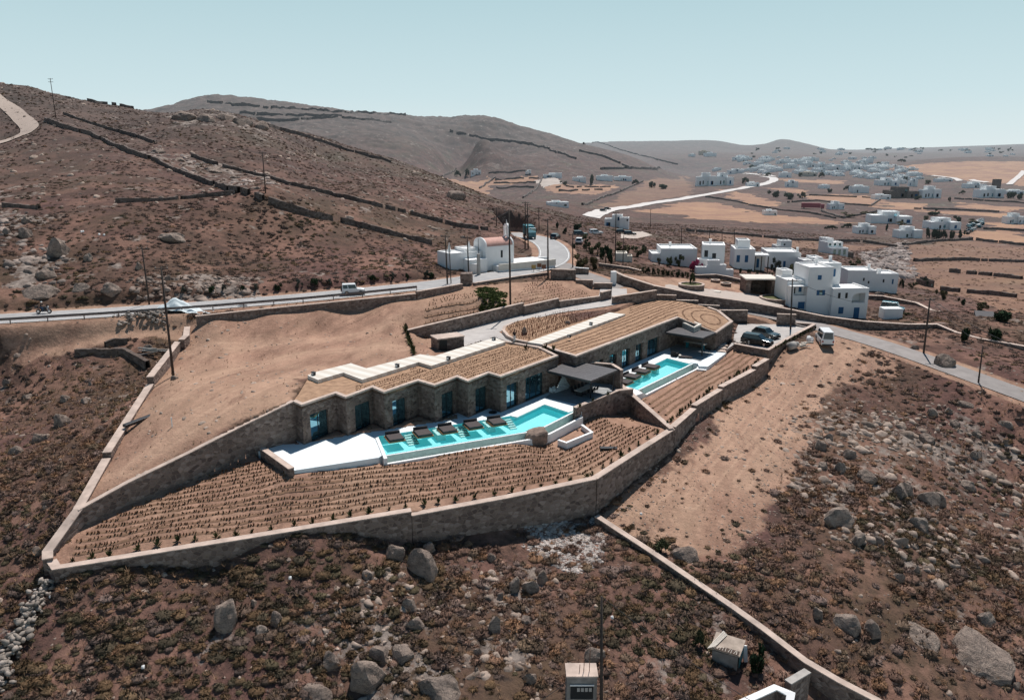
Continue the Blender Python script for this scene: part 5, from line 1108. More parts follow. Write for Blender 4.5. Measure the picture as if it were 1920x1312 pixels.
def stone_heap(name, label, cat, pts, size, spread, n, mat='rock', h=.6):
    parts = []; rg = np.random.default_rng(len(label))
    for a, b in zip(pts[:-1], pts[1:]):
        m = max(1, int(n*(b-a).length)); t = rg.uniform(0, 1, m); X = a.x+(b.x-a.x)*t+rg.normal(0, spread, m); Y = a.y+(b.y-a.y)*t+rg.normal(0, spread, m)
        d = np.abs(rg.normal(0, 1, m)); Z = T(X, Y)+rg.uniform(0, h, m); s = rg.uniform(.5, 1.3, (m, 1))*size*np.stack([rg.uniform(.8,1.4,m), rg.uniform(.7,1.1,m), rg.uniform(.4,.7,m)], 1)
        c = np.array([[.33,.28,.24]])*rg.uniform(.6, 1.3, (m, 1)); parts.append(scatter('', rock_proto(3, 1, 5), np.stack([X, Y, Z], 1), s, rg.uniform(0, 6, m), c, None))
    V, Fc, tt = merge(parts); return tag(np_mesh(name, V, Fc, M['stones'], tt), label, cat)
stone_heap('dry_stone_wall', 'tumbled dry-stone wall running off the bottom left corner', 'dry-stone wall', [G(u, v) for u, v in ((92,1092),(80,1120),(60,1153),(45,1180),(30,1207),(15,1240),(3,1267),(-20,1312))], .34, .40, 26, h=.8)
stone_heap('stone_heap', 'heap of broken stone beside the road left of the pale tarpaulin', 'stone heap', [G(u, v) for u, v in ((238,600),(262,592),(290,592),(305,600))], .30, .8, 30, h=.7)
stone_heap('stone_heap', 'heap of stones on the slope under the parking parapet', 'stone heap', [G(1388,652), G(1396,650)], .13, .3, 110, h=.5)

# ================================================================ wooden poles and wires
def pole(tu, tv, bu_, bv, label, z=None, arms=1, r=.14, depthfix=None):
    b = P(bu_, bv, z) if z is not None else G(bu_, bv)
    if depthfix: b = depthfix
    zt = Zat(tv, b.y); s = b.y*CP+(H-zt)*SP; top = Vector(((tu-CX)/F*s, b.y, zt))
    o = MB(); o.tube((0,0,-.6), top-b, r, r*.65, 10); p = tag(o.build('utility_pole', M['pole'], None, True, loc=b), label, 'utility pole', 'wooden poles carrying the wires')
    d = (top-b); k = MB()
    for a in range(arms):
        z_ = d.z-.25-.9*a; q = d*(z_/d.z); k.box(q.x-.8, q.x+.8, q.y-.05, q.y+.05, z_-.06, z_+.06)
    if arms:
        k.build('crossarm', M['pole'], p)
        for sx in (-.7, 0, .7): i = MB(); i.tube((d.x*(d.z-.25)/d.z+sx, d.y, d.z-.19), (d.x*(d.z-.25)/d.z+sx, d.y, d.z+.02), .05, .03, 6); i.build('insulator', M['concrete'], p)
    return top
tops = {}
tops[1] = pole(94,147,105,222,'leaning pole with several crossarms against the sky on the left hill', None, 2)
tops[2] = pole(492,285,498,362,'pole standing alone halfway up the near hillside')
tops[3] = pole(266,463,280,571,'pole beside the far edge of the road, left of the tall pole')
tops[4] = pole(302,500,325,705,'tall dark pole at the left of the bare earth, nearest the boundary wall', None, 1, .17)
tops[5] = pole(835,441,839,533,'pole at the roadside just left of the chapel, thicker of two', 6.8)
pole(842,458,846,532,'thin pole close to the roadside one left of the chapel', 6.8, 0, .09)
tops[7] = pole(876,443,879,513,'pole standing before the chapel wall', 7.0)
pole(896.5,447,897.5,474,'thin mast fixed on the concrete post before the chapel', 10.2, 0, .06)
mb = MB(); q = P(897.5,512,7.0); mb.tube((0,0,-.5), (0,0,3.6), .38, .3, 8); tag(mb.build('concrete_post', M['concrete'], loc=q), 'grey concrete post before the chapel carrying a thin mast', 'post')
tops[9] = pole(931,389,931,424,'pole rising behind the chapel belfry')
tops[10] = pole(954.5,393,957,570,'very tall pole beside the green bank above the driveway', 5.9, 1, .17)
tops[11] = pole(985,378,984.5,467,'left leg of the twin poles at the road bend', 6.1, 1, .17); pole(989,382,990.5,468,'right leg of the twin poles at the road bend', 6.1, 1, .17)
tops[12] = pole(1010,389,1011,432,'pole behind the road crest right of the truck')
tops[13] = pole(1027,410,1027.7,523,'tall pole inside the wall at the road bend', 6.4, 1, .17)
tops[14] = pole(1074,438,1074,503,'pole at the outer side of the bend, beside the junction', 6.1)
tops[15] = pole(1155,397,1154,489,'pole before the pinkish shed'); pole(1169.5,441,1168,496,'thinner pole right of the pinkish shed', None, 0, .1)
tops[16] = pole(1278,424,1278,463,'pole behind the long low white house'); tops[17] = pole(1220,392,1220,427,'pole beside the distant golden field'); tops[18] = pole(1331,427,1330,456,'pole above the two-storey white house'); pole(1354,430,1354,456,'pole between the two cubic white houses'); pole(1377,430,1377,466,'pole above the house with the blue shutters and porch')
tops[19] = pole(1486,523,1482.5,617,'pole standing in the parking before the tall white house', .5, 1, .15)
tops[20] = pole(1744,559,1732,661,'leaning pole at the edge of the right-hand road, throwing a shadow across it', -.6, 1, .16)
tops[21] = pole(1843,648,1835,715,'shorter pole further down the right-hand road', -1.6, 0, .12)
g = P(1128,1335,-8.9); tops[22] = pole(1128,1118,1128,1335,'pole at the bottom of the photo next to the little hut', None, 0, .13, g)
def wire(a, b, label, sag=.6, r=.018):
    mb = MB(); pts = [a.lerp(b, k/14)-Vector((0, 0, sag*4*(k/14)*(1-k/14))) for k in range(15)]
    for p, q in zip(pts[:-1], pts[1:]): mb.tube(p, q, r, n=4)
    return tag(mb.build('overhead_wire', M['dark']), label, 'wire')
wire(tops[4], tops[5], 'overhead wire from the tall left pole to the chapel roadside', 1.2, .025); wire(tops[5], tops[11], 'overhead wire from the chapel roadside to the twin poles', .8, .025); wire(tops[10], tops[13], 'overhead wire between the two tallest poles at the bend', .5, .02)
wire(tops[19], Vector(P(1600,566,6.5)), 'overhead wire from the parking pole across the tall white house', .4, .03); wire(tops[20], Vector(P(1920,655,5)), 'overhead wire leaving the leaning pole to the right', .5, .03); wire(tops[20], tops[21], 'overhead wire between the two roadside poles at right', .5, .02)
wire(tops[22], P(1420,1320,-8.3), 'sagging wire from the bottom pole to the lower right wall', .3, .022); wire(P(1062,1278,-6.4), P(985,1330,-7.8), 'pale wire leaving the hut to the bottom left', .1, .02); wire(tops[13], tops[15], 'overhead wire from the bend towards the pinkish shed', .6, .02)
# ================================================================ planting and scrub
def Tarr(x, y): return T(np.asarray(x), np.asarray(y))
def inner_rows(line, k0, k1, gap):
    ln = [Vector((p[0], p[1], 0)) for p in line]; ln = [ln[0]+(ln[0]-ln[1]).normalized()*6]+ln[1:-1]+[ln[-1]+(ln[-1]-ln[-2]).normalized()*10]; out = []
    for k in range(k0, k1):
        o = off_poly(ln, -(1.1+k*gap)); ph = random.random()*6; rr = resample(o, 1.0)
        out.append([p+Vector((0, .10*math.sin(i*.5+ph)+.05*math.sin(i*1.7), 0)) for i, p in enumerate(rr)])
    return out
PASS = [P2(u, v, -2) for u, v in ((1128,778),(1160,778),(1195,795),(1235,806),(1190,806),(1150,795))]
STAIRWELL = [P2(u, v, -1) for u, v in ((1030,812),(1047,826),(1062,831),(1112,811),(1092,793))]
r1 = clip_rows(inner_rows([PERIM[1], PERIM[2], PERIM[4], PERIM[5], PERIM[6], PERIM[7], PERIM[8]], 1, 34, .74), LG, [TERR_L, PASS, STAIRWELL], zf=Tarr, margin=.75)
V, Fc, tt = tuft_rows(r1, .25, .25, .34, DRY+[(.10,.075,.04)], ridge=.11, rw=.22)
tag(np_mesh('garden_planting', V, Fc, M['plant'], tt), kind='stuff')
r2 = clip_rows(inner_rows([PERIM[8], PERIM[10], PERIM[12], PERIM[14], PERIM[16]], 1, 24, 1.05), UG, [TERR_U], zf=Tarr, margin=.6)
V, Fc, tt = tuft_rows(r2, .40, .17, .26, [(.13,.08,.045),(.10,.07,.04),(.16,.095,.05)], ridge=.17, rw=.26)
tag(np_mesh('garden_planting', V, Fc, M['plant'], tt), kind='stuff')
S1 = [P2(u, v, z) for u, v, z in ((955,560,6.1),(985,535,6.3),(1027,514,6.5),(1034,524,6.3),(1078,540,6.0),(1122,546,5.8),(1122,552,5.7),(1048,561,5.9),(985,570,6.1))]
S2 = [P2(u, v, z) for u, v, z in ((772,612,5.2),(800,560,6.6),(850,546,6.8),(890,545,6.6),(925,575,6.2),(880,588,5.9))]
dr = P(980,567,6)-P(800,609,5.5)
r3 = clip_rows(par_rows(P(1000,560,6), dr, -10, 30, 1.0), S1, zf=Tarr)+clip_rows(par_rows(P(860,580,6), dr, -14, 24, .85), S2, zf=Tarr)
V, Fc, tt = tuft_rows(r3, .75, .26, .3, [(.10,.085,.035),(.13,.08,.045),(.08,.075,.03)], ridge=.03, rw=.2)
tag(np_mesh('slope_planting', V, Fc, M['plant'], tt), kind='stuff')

def leafy(n, seed, blade=.16):
    rg = np.random.default_rng(seed); V = []; Fc = []
    for k in range(n):
        a = rg.uniform(0, 6.28); el = rg.uniform(.25, 1.45); l = rg.uniform(.6, 1.0); d = np.array([math.cos(a)*math.cos(el), math.sin(a)*math.cos(el), math.sin(el)]); s = np.cross(d, [0, 0, 1.0]); s /= np.linalg.norm(s)+1e-6
        m = d*l*.5; V += [d*.03, m+s*blade, d*l, m-s*blade]; Fc.append((4*k, 4*k+1, 4*k+2, 4*k+3))
    return np.array(V), np.array(Fc)
def seedling_mesh(seed, col):
    V, Fc = leafy(22, seed, .11); me = bpy.data.meshes.new('seedling'); me.from_pydata(V.tolist(), [], Fc.tolist()); a = me.attributes.new('tint', 'FLOAT_COLOR', 'POINT')
    rg = np.random.default_rng(seed); c = np.repeat(np.array(col)[None]*rg.uniform(.6, 1.3, (22, 1)), 4, 0); a.data.foreach_set('color', np.concatenate([c, np.ones((88, 1))], 1).astype(np.float32).ravel()); me.materials.append(M['plant']); return me
SEED = [seedling_mesh(k, c) for k, c in enumerate(((.055,.06,.025),(.07,.07,.03),(.045,.055,.025)))]
def seedling_row(line, gap, label, h=.75, dz=0, inset=0):
    ln = [Vector(p) for p in line]; L = 0
    if inset: ln = [Vector((a.x, a.y, 0)) for a in off_poly([Vector((p.x, p.y, 0)) for p in ln], -inset)]
    rr = resample(ln, .2); s = 0; nxt = gap*.5
    for a, b in zip(rr[:-1], rr[1:]):
        s += (b-a).length
        if s >= nxt:
            nxt += gap*random.uniform(.8, 1.2); o = bpy.data.objects.new('young_shrub', random.choice(SEED)); COL.objects.link(o); k = h*random.uniform(.7, 1.25)
            o.scale = (k*.75, k*.75, k); o.location = (b.x+random.gauss(0, .08), b.y+random.gauss(0, .08), (Tz(b.x, b.y) if not dz else dz)-.03); o.rotation_euler = (0, 0, random.uniform(0, 6)); tag(o, label, 'young shrub', label.replace('young', 'row of young', 1) if False else 'young shrubs: '+label)
seedling_row([PERIM[1], PERIM[2], PERIM[3], PERIM[4], PERIM[5], PERIM[6]], 1.75, 'young dark shrub in the single row just inside the front boundary wall', .8, inset=1.0)
seedling_row([PERIM[6], PERIM[7], PERIM[8]], 1.7, 'young shrub in the row inside the wall right of the front corner', .8, inset=1.0)
seedling_row([PERIM[9], PERIM[10], PERIM[12], PERIM[14], PERIM[16]], 1.15, 'young shrub in the row along the stepped wall of the upper garden', .75, inset=.9)
seedling_row([P(1522,612,.9), P(1480,634,.8), P(1446,652,.75)], 1.1, 'young shrub in the narrow strip along the parking parapet', .7, dz=.75, inset=.7)
seedling_row([P(758,606,5.4), P(764,628,4.8), P(772,648,4.5), P(776,664,4.4)], .75, 'young shrub in the short line running down from the driveway wall', .9)
seedling_row([P(772,606,5.6), P(830,595,5.9), P(885,581,6.1)], 1.2, 'young shrub in the line above the driveway retaining wall', .8)
seedling_row([P(1150,568,5.0), P(1190,562,4.7), P(1230,556,4.7), P(1268,561,4.7)], 1.1, 'young shrub against the wall behind the upper roof garden', .9)
def small_plant(u, v, z, h, label, k=0):
    o = bpy.data.objects.new('young_shrub', SEED[k]); COL.objects.link(o); o.scale = (h*.7, h*.7, h); o.location = P(u, v, z); tag(o, label, 'young shrub')
small_plant(1023,655,4.1,1.2,'bushy young shrub in the gap between the two roofs, left of the pair'); small_plant(1037,658,4.1,1.2,'bushy young shrub in the gap between the two roofs, right of the pair', 1); small_plant(986,655,4.2,1.0,'single shrub at the back edge of the lower roof garden'); small_plant(1087,764,.7,.8,'shrub at the left end of the planter wall', 1); small_plant(1112,752,.7,.7,'shrub in the middle of the planter wall'); small_plant(1140,741,.7,.8,'shrub at the right end of the planter wall', 2)

# green bank above the driveway
GB = [P2(u, v, z) for u, v, z in ((888,545,6.6),(915,536,6.6),(945,548,6.3),(955,566,6.1),(950,573,6.0),(925,575,6.0),(905,562,6.3))]
rg = np.random.default_rng(5); c0 = np.array(GB); X = rg.uniform(c0[:, 0].min(), c0[:, 0].max(), 2600); Y = rg.uniform(c0[:, 1].min(), c0[:, 1].max(), 2600); k = in_poly(X+fbm(X/2, Y/2, 3, 8)*1.6, Y+fbm(X/2, Y/2, 3, 9)*1.6, GB) & (fbm(X/1.6, Y/1.6, 3, 12) > rg.uniform(-.5, .1, 2600)); X, Y = X[k], Y[k]
V, Fc = leafy(9, 2, .22); n = len(X); sc = rg.uniform(.35, .7, (n, 1))*np.array([[1, 1, .55]])
VV, FF, tt = scatter('', (V, Fc), np.stack([X, Y, T(X, Y)-.05], 1), sc, rg.uniform(0, 6, n), np.array([[.105, .120, .045]])*rg.uniform(.6, 1.6, (n, 1)), None)
tag(np_mesh('green_ground_cover', VV, FF, M['plant'], tt), kind='stuff')

# ---------------------------------------------------------------- phrygana scrub and loose stones
def dome(seed, sub):
    V, Fc = ico(sub); rg = np.random.default_rng(seed); o = rg.uniform(0, 30, 2); n = fbm(V[:, 0]*1.9+o[0], V[:, 1]*1.9+V[:, 2]*1.4+o[1], 4, seed); V = V*(1+.42*n[:, None]); V = V*.86; V[:, 2] = V[:, 2]*.60+.10
    keep = (V[Fc][:, :, 2].max(1) > -.12); return V, Fc[keep]
def spiky(seed, sub, n):
    V, Fc = dome(seed, sub); rg = np.random.default_rng(seed+9); W = []; G_ = []
    for k in range(n):
        a, el = rg.uniform(0, 6.28), rg.uniform(.1, 1.45); d = np.array([math.cos(a)*math.cos(el), math.sin(a)*math.cos(el), math.sin(el)*.75]); s = np.cross(d, rg.normal(size=3)); s /= np.linalg.norm(s); ww = rg.uniform(.05, .13)
        r0 = rg.uniform(.45, .85); i = len(V)+3*k; q = d+rg.normal(size=3)*.22; W += [d*r0+s*ww, d*r0-s*ww, q*rg.uniform(.88, 1.2)+[0, 0, .08]]; G_.append((i, i+1, i+2))
    return np.concatenate([V, np.array(W)]), np.concatenate([Fc, np.array(G_)])
SCOL = np.array([(.145,.088,.066),(.115,.075,.060),(.165,.092,.055),(.085,.068,.040),(.170,.100,.056),(.125,.092,.078),(.078,.062,.042),(.150,.096,.074),(.185,.100,.050),(.130,.100,.090),(.135,.082,.060)])*1.28
SCOL = SCOL*.55+np.array([[.165, .100, .073]])*.45
SCOL_DARK = np.array([(.068,.058,.032),(.092,.064,.048),(.105,.070,.038),(.058,.050,.032),(.098,.070,.060),(.120,.074,.038)])*1.28
SCOL_DARK = SCOL_DARK*.7+np.array([[.11, .072, .052]])*.3
def scrub_points(r0, r1, dens, seed, az0=-44, az1=44):
    rg = np.random.default_rng(seed); A = R(az1-az0)*.5*(r1**2-r0**2); n = int(A*dens); r = np.sqrt(rg.uniform(r0**2, r1**2, n)); a = rg.uniform(R(az0), R(az1), n); x, y = r*np.sin(a), r*np.cos(a)
    ok = region(x, y) == 0
    jx = x+fbm(x/4, y/4, 3, 70)*3; jy = y+fbm(x/4, y/4, 3, 71)*3
    for poly in (DIRT_LAWN, TRACK, LEFT_DIRT, PARK, APRON, GARDEN_E, PAVE_E, BEDP): ok &= ~in_poly(jx if poly in (TRACK, LEFT_DIRT) else x, jy if poly in (TRACK, LEFT_DIRT) else y, poly)
    for rd, hw in ROADS: ok &= line_dist(x, y, rd)[0] > hw+1.2
    for q in FIELDS2: ok &= ~in_poly(x, y, q) | (rg.uniform(0, 1, n) < .25)
    for q in FIELDS+PALE: ok &= ~in_poly(x, y, q)
    u, v = proj(x, y, np.full(len(x), -6.0)); ok &= (v > 330) | (r > 100)
    pn = fbm(x/11, y/11, 4, 90)
    ok &= pn > rg.uniform(-.62, .16, n)-.35*((x < -5)*(y < 64) | (x < -30)*(y < 108))-.18*(x > 24)*(y < 86)
    return x[ok], y[ok], rg
parts = []
PROT = [spiky(k, 2, 120) for k in range(6)]; PROT1 = [spiky(20+k, 1, 30) for k in range(5)]
def put(x, y, rg, prots, smin, smax, parts, dark=None):
    z = T(x, y); n = len(x); which = rg.integers(0, len(prots), n); s = smin+(smax-smin)*rg.beta(1.4, 3.2, n)
    c = SCOL[rg.integers(0, len(SCOL), n)]*rg.uniform(.7, 1.3, (n, 1))*(dark or 1.1)
    og = (rg.uniform(0, 1, n) < .8) & (np.hypot(x, y) > 110); c[og] = c[og]*.35+np.array([.088,.062,.052])*.65*rg.uniform(.75, 1.25, (og.sum(), 1))
    dk = (x < -6)*(y < 66)*(rg.uniform(0, 1, n) < .75) | (fbm(x/14, y/14, 3, 33) > .22); c[dk] = SCOL_DARK[rg.integers(0, len(SCOL_DARK), dk.sum())]*rg.uniform(.75, 1.3, (dk.sum(), 1))
    for k in range(len(prots)):
        m = which == k
        if m.any(): parts.append(scatter('', prots[k], np.stack([x[m], y[m], z[m]-.08], 1), np.stack([s[m]*rg.uniform(1.0,1.6,m.sum()), s[m]*rg.uniform(1.0,1.4,m.sum()), s[m]*rg.uniform(.6,.95,m.sum())], 1), rg.uniform(0, 6.3, m.sum()), c[m], None))
x, y, rg = scrub_points(36, 92, 2.9, 1); put(x, y, rg, PROT, .16, .80, parts); N1 = len(x)
x, y, rg = scrub_points(92, 175, 1.1, 2); put(x, y, rg, PROT1, .22, .75, parts); N2 = len(x)
x, y, rg = scrub_points(175, 430, .36, 3); put(x, y, rg, PROT1, .25, .75, parts, 1.15); N3 = len(x)
rg = np.random.default_rng(77); bx = []; edge_pts = resample([Vector((a[0], a[1], 0)) for a in TRACK[1:]], .5)
for p in edge_pts:
    for _ in range(3): bx.append((p.x+rg.normal(0, 2.2), p.y+rg.normal(0, 2.2)))
bx = np.array(bx); k = (region(bx[:, 0], bx[:, 1]) == 0) & (rg.uniform(0, 1, len(bx)) < .55)
for rd, hw in ROADS: k &= line_dist(bx[:, 0], bx[:, 1], rd)[0] > hw+1
put(bx[k, 0], bx[k, 1], rg, PROT, .14, .6, parts)
V, Fc, tt = merge(parts); tag(np_mesh('low_scrub', V, Fc, M['scrub'], tt, False), kind='stuff'); print('scrub', N1, N2, N3, len(Fc))
# dry grass between the shrubs
x, y, rg = scrub_points(36, 120, 1.6, 8); n = len(x); gv = []; gf = []
for k in range(6):
    a = k*1.05; gv += [(.05*math.cos(a+1.5), .05*math.sin(a+1.5), 0), (.05*math.cos(a-1.5), .05*math.sin(a-1.5), 0), (.45*math.cos(a), .45*math.sin(a), .5+.12*(k % 3))]; gf.append((3*k, 3*k+1, 3*k+2))
s = rg.uniform(.35, .8, n); VV, FF, tt = scatter('', (np.array(gv), np.array(gf)), np.stack([x+rg.normal(0, .6, n), y+rg.normal(0, .6, n), T(x, y)], 1), s[:, None]*np.ones((1, 3)), rg.uniform(0, 6, n), np.array([[.34, .215, .13]])*rg.uniform(.55, 1.2, (n, 1)), None)
tag(np_mesh('dry_grass', VV, FF, M['plant'], tt), kind='stuff')
rg = np.random.default_rng(21); p_ = np.array(DIRT_LAWN+TRACK); X = rg.uniform(p_[:, 0].min(), p_[:, 0].max(), 5000); Y = rg.uniform(p_[:, 1].min(), p_[:, 1].max(), 5000); k = (in_poly(X, Y, DIRT_LAWN) | in_poly(X, Y, TRACK)) & (region(X, Y) == 0) & (fbm(X/7, Y/7, 3, 61) > rg.uniform(-.2, .5, 5000))
for rd, hw in ROADS: k &= line_dist(X, Y, rd)[0] > hw+.5
k &= ~in_poly(X, Y, APRON) & ~in_poly(X, Y, BEDP); X, Y = X[k], Y[k]; n = len(X); s = rg.uniform(.15, .42, n)
VV, FF, tt = scatter('', (np.array(gv), np.array(gf)), np.stack([X, Y, T(X, Y)], 1), s[:, None]*np.ones((1, 3)), rg.uniform(0, 6, n), np.array([[.20, .14, .075]])*rg.uniform(.5, 1.3, (n, 1)), None)
tag(np_mesh('dry_grass', VV, FF, M['plant'], tt), kind='stuff')
# loose stones: everywhere thin, dense in the rock fields, on the rubble heap and the rough side of the track
SPR = [rock_proto(60+k, 1, 6) for k in range(3)]; SP2 = [rock_proto(70+k, 2, 8) for k in range(4)]
def stones(polys, n, smin, smax, col, seed, prots, parts, flat=.65, avoid=True):
    rg = np.random.default_rng(seed)
    for poly in polys:
        p = np.array([q[:2] for q in poly]); X = rg.uniform(p[:, 0].min(), p[:, 0].max(), n*14); Y = rg.uniform(p[:, 1].min(), p[:, 1].max(), n*14); k = in_poly(X, Y, poly) & (fbm(X/6, Y/6, 3, seed) > rg.uniform(-.5, .3, n*14))
        if avoid: k &= region(X, Y) == 0
        X, Y = X[k][:n], Y[k][:n]; m = len(X); s = smin+(smax-smin)*rg.beta(1, 4, m)
        c = np.array(col)[None]*rg.uniform(.65, 1.3, (m, 1)); w_ = rg.integers(0, len(prots), m)
        for j in range(len(prots)):
            q = w_ == j
            if q.any(): parts.append(scatter('', prots[j], np.stack([X[q], Y[q], T(X[q], Y[q])-s[q]*.15], 1), np.stack([s[q]*rg.uniform(.9,1.6,q.sum()), s[q]*rg.uniform(.8,1.2,q.sum()), s[q]*flat*rg.uniform(.7,1.3,q.sum())], 1), rg.uniform(0, 6, q.sum()), c[q], None))
sp = []
BORD = bx+np.random.default_rng(3).normal(0, 1.2, bx.shape); BORD = np.repeat(BORD, 4, 0)+np.random.default_rng(4).normal(0, 1.5, (len(BORD)*4, 2)); BORD = BORD[region(BORD[:, 0], BORD[:, 1]) == 0]; rgb_ = np.random.default_rng(5); nb = len(BORD); sb = .04+.22*rgb_.beta(1, 4, nb)
sp.append(scatter('', SPR[0], np.stack([BORD[:, 0], BORD[:, 1], T(BORD[:, 0], BORD[:, 1])], 1), sb[:, None]*np.array([[1.2, 1, .7]]), rgb_.uniform(0, 6, nb), np.array([[.36, .27, .215]])*rgb_.uniform(.7, 1.3, (nb, 1)), None))
GREY = (.34, .262, .212)
near_box = [(-60, 30), (60, 30), (90, 110), (-80, 110)]
stones([RUBBLE], 2600, .06, .42, (.46, .40, .36), 3, SPR, sp); stones([TRACK], 4200, .03, .20, (.36, .26, .20), 4, SPR, sp); stones([near_box], 2400, .08, .60, (.37,.285,.23), 5, SP2, sp)
RF = gp((1470,830),(1560,770),(1700,770),(1930,850),(1930,1100),(1780,1110),(1560,1010),(1450,920)); stones([RF], 560, .2, 1.4, GREY, 6, SP2, sp); stones([ROCKY[5]], 320, .15, .9, GREY, 7, SP2, sp)
stones([ROCKY[0]], 260, .15, .8, GREY, 16, SP2, sp); stones([ROCKY[1]], 260, .8, 3.4, (.30,.24,.21), 8, SP2, sp); stones([ROCKY[3]], 110, .4, 1.7, (.30,.24,.205), 9, SP2, sp); stones([ROCKY[4]], 240, .3, 1.3, (.30,.23,.19), 10, SP2, sp); stones([ROCKY[2]], 500, .8, 3.2, (.36,.30,.27), 11, SP2, sp); stones([ROCKY[6]], 70, .5, 2.2, (.38,.31,.27), 12, SP2, sp)
stones([DIRT_LAWN], 400, .02, .10, (.36, .27, .21), 13, SPR, sp)
hill_box = [(-200, 130), (-10, 170), (0, 360), (-260, 330)]; stones([hill_box], 1400, .35, 1.7, GREY, 14, SP2, sp)
V, Fc, tt = merge(sp); tag(np_mesh('loose_stones', V, Fc, M['stones'], tt), kind='stuff')
# ================================================================ white houses
def block(mb, x0, x1, y0, y1, z0, z1, par=.32, m=0):
    """cube with a low roof parapet"""
    t = min(.3, (x1-x0)*.12); mb.box(x0, x1, y0, y1, z0, z1-par, m)
    mb.box(x0, x1, y0, y0+t, z1-par, z1, m); mb.box(x0, x1, y1-t, y1, z1-par, z1, m); mb.box(x0, x0+t, y0+t, y1-t, z1-par, z1, m); mb.box(x1-t, x1, y0+t, y1-t, z1-par, z1, m)
def shutter(root, x0, x1, y, z0, z1, mat, name='window', centre=False):
    mb = MB()
    if centre: w_ = (x1-x0)*.32; mb.box(x0, x0+w_, y-.06, y-.003, z0, z1); mb.box(x1-w_, x1, y-.06, y-.003, z0, z1)
    else: mb.box(x0, x1, y-.06, y-.003, z0, z1)
    o = mb.build('shutter' if centre else name, mat, root)
    if centre: k = MB(); k.box(x0+w_, x1-w_, y-.03, y-.003, z0, z1); k.build('pane', M['glass'], o)
    return o
def chimney(root, x, y, z, mat):
    mb = MB(); mb.box(x-.25, x+.25, y-.25, y+.25, z-.1, z+.9); mb.box(x-.33, x+.33, y-.33, y+.33, z+.9, z+1.0); mb.build('chimney', mat, root)
def house(label, u0, u1, vt, vb, blocks, rot=0.0, wins=(), mat='white', name='house', cat='house', chim=(), group=None, z=None, found=4, deep=None, lo=35):
    """blocks: (x0,x1,top, y0,y1) as fractions of the frontage and height; wins: (x0,x1,z0,z1,block,mat,name)"""
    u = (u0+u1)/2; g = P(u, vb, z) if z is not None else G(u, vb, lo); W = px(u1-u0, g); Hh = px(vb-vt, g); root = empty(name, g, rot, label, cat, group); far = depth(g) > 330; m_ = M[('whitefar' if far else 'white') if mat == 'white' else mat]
    mb = MB(); D = deep or max(5.0, .65*W)
    for b in blocks: block(mb, (b[0]-.5)*W, (b[1]-.5)*W, b[3]*D, b[4]*D, -found, b[2]*Hh)
    mb.build('wall', m_, root)
    for w_ in wins:
        b = blocks[w_[4]]; x0, x1 = (w_[0]-.5)*W, (w_[1]-.5)*W; shutter(root, x0, x1, b[3]*D, w_[2]*Hh, w_[3]*Hh, M[w_[5]], w_[6] if len(w_) > 6 else 'window', len(w_) > 7)
    for cx, cy_, cz in chim: chimney(root, (cx-.5)*W, cy_*D, cz*Hh, m_)
    return root, W, Hh, D
# --- the tall white house with blue shutters
g = P(1590, 598, -1.5); root = empty('house', g, R(4), 'tall white cubic house with blue doors and shutters behind the road wall', 'house'); root.scale = (.94, .94, .94); mb = MB(); sc_ = .0170
X = lambda a: (a-1260)*sc_
Zz = lambda a: (770-a)*sc_*1.02
block(mb, X(755), X(1050), .9, 8, -3, Zz(168)); block(mb, X(1050), X(1260), 5.0, 10.5, -3, Zz(160)); block(mb, X(545), X(755), 2.5, 8.5, -3, Zz(330)); block(mb, X(630), X(755), 8.5, 12, -3, Zz(270))
block(mb, X(560), X(600), 1.2, 2.5, -3, Zz(395)); mb.box(X(600), X(790), 1.2, 2.45, -3, Zz(500)); mb.box(X(545), X(792), .9, 2.45, Zz(395), Zz(385)); mb.box(X(780), X(790), 1.2, 1.4, Zz(500), Zz(395))
# right-hand lower block with an arched opening
x0, x1, zt = X(1040), X(1480), Zz(425); ax0, ax1, az0, az1 = X(1280), X(1440), Zz(580), Zz(468)
mb.box(x0, ax0, 0, 6.5, -3, zt); mb.box(ax1, x1, 0, 6.5, -3, zt); mb.box(ax0, ax1, 0, 6.5, -3, az0); mb.box(ax0, ax1, 0, 6.5, az1, zt); mb.box(ax0, ax1, 2.2, 6.5, az0, az1)
for k in range(6):
    a0, a1 = math.pi/2*k/6, math.pi/2*(k+1)/6; hh = (az1-az0); mb.prism([(ax0, 0.001, az1), (ax0, .35, az1), (ax0+.001, .35, az1)], az1-.01) if False else None
    xx0, xx1 = ax0+(1-math.cos(a0))*(ax1-ax0)*.5, ax0+(1-math.cos(a1))*(ax1-ax0)*.5; mb.box(xx0, xx1, .002, .4, az0+math.sin(a1)*hh*.98, az1-.002)
mb.box(x0, x1, 0, .25, zt, zt+.28); mb.box(x0, x0+.25, .25, 6.5, zt, zt+.28); mb.box(x1-.25, x1, .25, 6.5, zt, zt+.28)
mb.build('wall', M['white'], root, bevel=.08)
def wn_(a, b, c, d, y, mat='blue', nm='window', cen=False): shutter(root, X(a), X(b), y, Zz(d), Zz(c), M[mat], nm, cen)
wn_(865, 910, 262, 315, .9); wn_(1080, 1195, 228, 320, 5.0, cen=True); wn_(870, 970, 435, 495, .9, cen=True); wn_(1107, 1135, 460, 525, 0, 'frame'); wn_(1195, 1222, 460, 525, 0, 'frame'); wn_(1130, 1190, 628, 705, 0); wn_(1320, 1385, 635, 768, 0, nm='door'); wn_(665, 745, 573, 655, 1.2, nm='door'); wn_(690, 725, 405, 470, 2.5); wn_(615, 650, 420, 490, 2.5, 'frame', 'door')
chimney(root, X(1245), 9.5, Zz(165), M['white']); chimney(root, X(985), 6.5, Zz(172), M['white'])
g2 = g+Vector((7.6, 0, -.2)); root = empty('garden_stair', g2, 0, 'white rounded garden stair at the right end of the tall white house', 'stair'); mb = MB()
